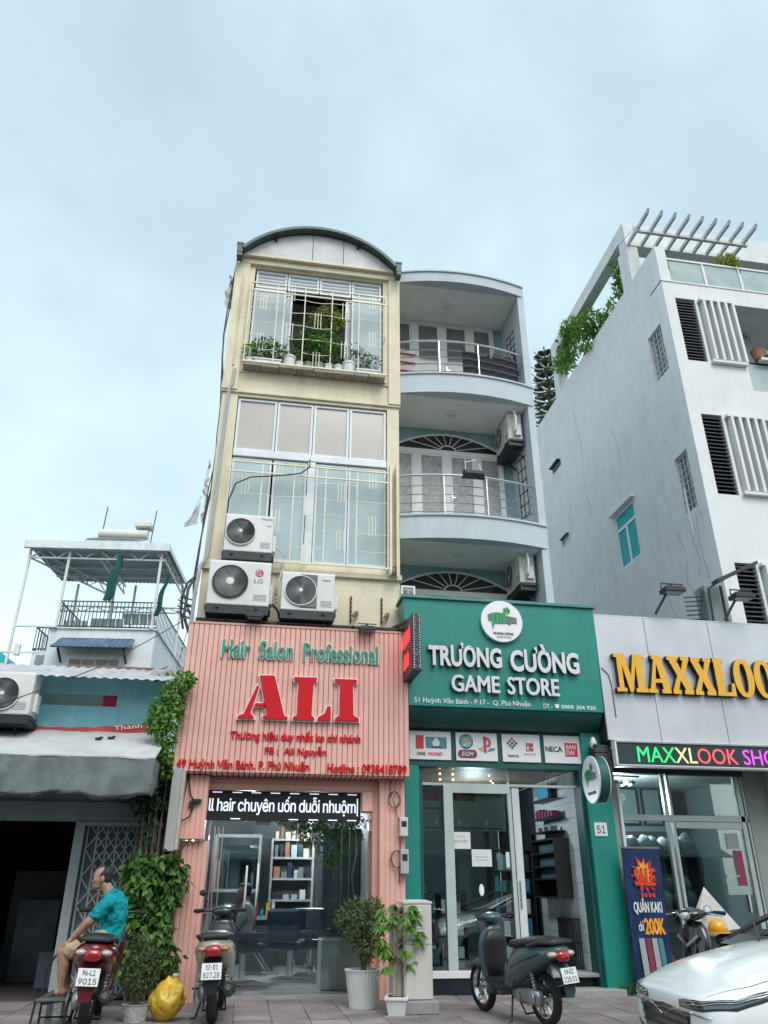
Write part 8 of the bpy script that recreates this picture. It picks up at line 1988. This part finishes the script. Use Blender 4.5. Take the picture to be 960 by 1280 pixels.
for s_ in (-1, 1):
    MB().tube([(s_ * .82, 1.16, .96), (s_ * .785, .86, 1.11), (s_ * .70, .46, 1.27), (s_ * .64, .10, 1.43)], .024, 8).build('windscreen_pillar', black, car, local=True, smooth='all')
    MB().tube([(s_ * .81, -.2, .93), (s_ * .66, -.25, 1.44)], .022, 6).build('side_pillar', black, car, local=True, smooth='all')
    mm = MB().ball((s_ * .98, .62, 1.0), (.10, .06, .07), 14, 10).tube([(s_ * .82, .62, .95), (s_ * .93, .62, .97)], .02, 6); mm.build('wing_mirror', car_p, car, local=True, smooth='all')
MB().quad((-.82, 1.24, .935), (.82, 1.24, .935), (.76, 1.08, 1.01), (-.76, 1.08, 1.01)).build('cowl', black, car, local=True)
MB().tube([(-.5, 1.22, .99), (-.05, 1.0, 1.09)], .010, 5).tube([(.15, 1.22, .99), (.62, 1.0, 1.09)], .010, 5).build('wiper', black, car, local=True)
def shrink(name, rows, mat, off, parent=car, thick=.006):
    """strip given as rows of points laid on the body surface"""
    mb = MB(); n = len(rows[0]); 
    for r in rows: mb.v += [tuple(p) for p in r]
    for j in range(len(rows) - 1):
        for i in range(n - 1): mb.f.append((j * n + i, j * n + i + 1, (j + 1) * n + i + 1, (j + 1) * n + i)); mb.m.append(0)
    o = mb.build(name, mat, parent, local=True, smooth='all')
    m_ = o.modifiers.new('s', 'SHRINKWRAP'); m_.target = body; m_.wrap_method = 'NEAREST_SURFACEPOINT'; m_.wrap_mode = 'ABOVE_SURFACE'; m_.offset = off
    so = o.modifiers.new('t', 'SOLIDIFY'); so.thickness = thick; so.offset = 1
    return apply_mods(o)
def path(pts, n): 
    pts = [Vector(p) for p in pts]; out = []
    for i in range(n + 1):
        u = i / n * (len(pts) - 1); k = min(int(u), len(pts) - 2); out.append(pts[k].lerp(pts[k + 1], u - k))
    return out
def strip(top_, bot, n=26, r=3):
    a, b = path(top_, n), path(bot, n); return [[p.lerp(q, j / r) for p, q in zip(a, b)] for j in range(r + 1)]
blk = M('gloss_black_trim', (.012, .013, .015), .15, coat=.8); hl = M('headlamp_glass', (.05, .06, .07), .05, spec=.9, coat=1.)
for s_ in (-1, 1):
    shrink('headlight', strip([(s_ * .30, 2.16, .655), (s_ * .62, 2.10, .685), (s_ * .82, 1.95, .735), (s_ * .90, 1.62, .80), (s_ * .92, 1.35, .83)], [(s_ * .30, 2.16, .60), (s_ * .62, 2.10, .60), (s_ * .83, 1.95, .635), (s_ * .92, 1.62, .73), (s_ * .92, 1.35, .82)]), hl, .004)
    for k_ in (0, 1):
        dz = -.008 - .022 * k_
        shrink('lamp_line', strip([(s_ * .32, 2.16, .648 + dz), (s_ * .62, 2.10, .676 + dz), (s_ * .82, 1.95, .722 + dz), (s_ * .90, 1.62, .785 + dz)], [(s_ * .32, 2.16, .642 + dz), (s_ * .62, 2.10, .670 + dz), (s_ * .83, 1.95, .716 + dz), (s_ * .92, 1.62, .781 + dz)], r=1), steel, .011)
    shrink('chrome_wing', strip([(0, 2.18, .53), (s_ * .20, 2.16, .585), (s_ * .45, 2.14, .590), (s_ * .7, 2.08, .575)], [(0, 2.18, .515), (s_ * .20, 2.16, .570), (s_ * .45, 2.14, .577), (s_ * .7, 2.08, .565)], r=1), chrome, .012)
    shrink('bumper_vent', strip([(s_ * .52, 2.14, .40), (s_ * .80, 2.02, .44)], [(s_ * .52, 2.14, .30), (s_ * .80, 2.02, .30)], n=10), blk, .004)
shrink('grille', strip([(-.46, 2.14, .575), (0, 2.18, .60), (.46, 2.14, .575)], [(-.40, 2.14, .36), (0, 2.18, .34), (.40, 2.14, .36)], r=8), blk, .004)
for k_ in range(4): shrink('grille_bar', strip([(-.43, 2.14, .55 - k_ * .05), (0, 2.18, .555 - k_ * .05), (.43, 2.14, .55 - k_ * .05)], [(-.43, 2.14, .54 - k_ * .05), (0, 2.18, .545 - k_ * .05), (.43, 2.14, .54 - k_ * .05)], r=1), dark_metal, .012)
for s_ in (-1, 1): shrink('hood_seam', strip([(s_ * .60, 2.06, .70), (s_ * .76, 1.8, .79), (s_ * .81, 1.45, .86), (s_ * .82, 1.26, .90)], [(s_ * .605, 2.055, .70), (s_ * .766, 1.8, .785), (s_ * .816, 1.45, .855), (s_ * .826, 1.26, .895)], r=1, n=30), black, .001, thick=.001)
shrink('rocker_trim', strip([(-.92, 1.0, .30), (-.92, -1.2, .30)], [(-.92, 1.0, .20), (-.92, -1.2, .20)]), blk, .004)
for x in (-.80, .80):
    for y in (1.32, -1.35): wheel('w', car, (x, y, .33), .33, .21, 5); MB().lathe([(.38, -.115), (.38, .115)], c=(x, y, .33), n=32, axis='x').build('wheel_arch', black, car, local=True)
for s_ in (-1, 1):
    MB().box(s_ * .903 - .004, s_ * .903 + .004, .05, .06, .3, .93).box(s_ * .903 - .004, s_ * .903 + .004, -1.0, -.99, .3, .93).build('door_seam', black, car, local=True)
    MB().box(s_ * .91 - .012, s_ * .91 + .012, -.45, -.28, .80, .825).build('door_handle', chrome, car, local=True, bevel=.004)
    shrink('tail_lamp', strip([(s_ * .6, -2.14, .85), (s_ * .88, -1.95, .86)], [(s_ * .6, -2.14, .72), (s_ * .88, -1.95, .74)], n=8), MT['tail_red'], .004)

car.scale = (1.06, 1.06, 1.06)
# ================================================================== OTHER SIDE OF THE STREET (seen only mirrored in glass)
random.seed(9)
for i, (x0_, x1_, h_, c_) in enumerate(((-16, -7, 7.5, (.4, .36, .3)), (-6.5, 2, 9, (.30, .33, .35)), (2.5, 10.5, 6.5, (.38, .3, .26)), (11, 20, 8.5, (.35, .36, .36)))):
    ob = T('opposite_house', ['ochre house across the street, furthest left', 'grey house across the street, second from left', 'brown house across the street, third from left', 'pale house across the street, furthest right'][i], 'building', ((x0_ + x1_) / 2, -10, 0), 0, 'houses on the other side of the street')
    B('wall', M('opposite_wall_%d' % i if False else ['opposite_ochre', 'opposite_grey', 'opposite_brown', 'opposite_pale'][i], c_, .85, streak=.4), ob, x0_, x1_, -17, -9.5, 0, h_)
    for fl in range(int(h_ // 3)):
        xx_ = x0_ + .6
        while xx_ < x1_ - 1.5:
            if fl == 0: B('shop_opening', interior_dark, ob, xx_, xx_ + 2.4, -9.5, -9.45, .1, 2.5); xx_ += 2.9
            else: B('window', pane_grey, ob, xx_, xx_ + 1.1, -9.5, -9.45, fl * 3 + .8, fl * 3 + 2.3); xx_ += 2.0
    MB().hexa([(x0_ + .3, -8.2, 2.5), (x1_ - .3, -8.2, 2.5), (x1_ - .3, -9.5, 3.0), (x0_ + .3, -9.5, 3.0), (x0_ + .3, -8.2, 2.55), (x1_ - .3, -8.2, 2.55), (x1_ - .3, -9.5, 3.05), (x0_ + .3, -9.5, 3.05)]).build('awning', awn_cloth, ob)
for i, (x, y) in enumerate(((-4, -7.2), (3.2, -7.0), (9.5, -7.4))):
    t = T('street_tree', ['street tree across the road, left of the three', 'street tree across the road, middle of the three', 'street tree across the road, right of the three'][i], 'tree', (x, y, 0), 0, 'street trees across the road')
    s = MB().tube([(x, y, 0), (x + .1, y, 2), (x, y, 3.8)], [.16, .12, .07], 8)
    for k in range(6): a = k * 1.05; s.tube([(x + .05, y, 2.4 + k * .15), (x + .9 * math.cos(a), y + .9 * math.sin(a), 3.6 + .1 * k), (x + 1.6 * math.cos(a), y + 1.6 * math.sin(a), 4.3)], [.07, .04, .02], 5)
    s.build('trunk', bark, t); foliage(lumps((x, y, 4.3), (1.7, 1.7, 1.2), 16, .75), 2600, .26, .13, .2).build('crown', leaf_a, t, kind='stuff')
for o in bpy.data.objects:
    if o.name.startswith('w.') or o.name == 'w': pass
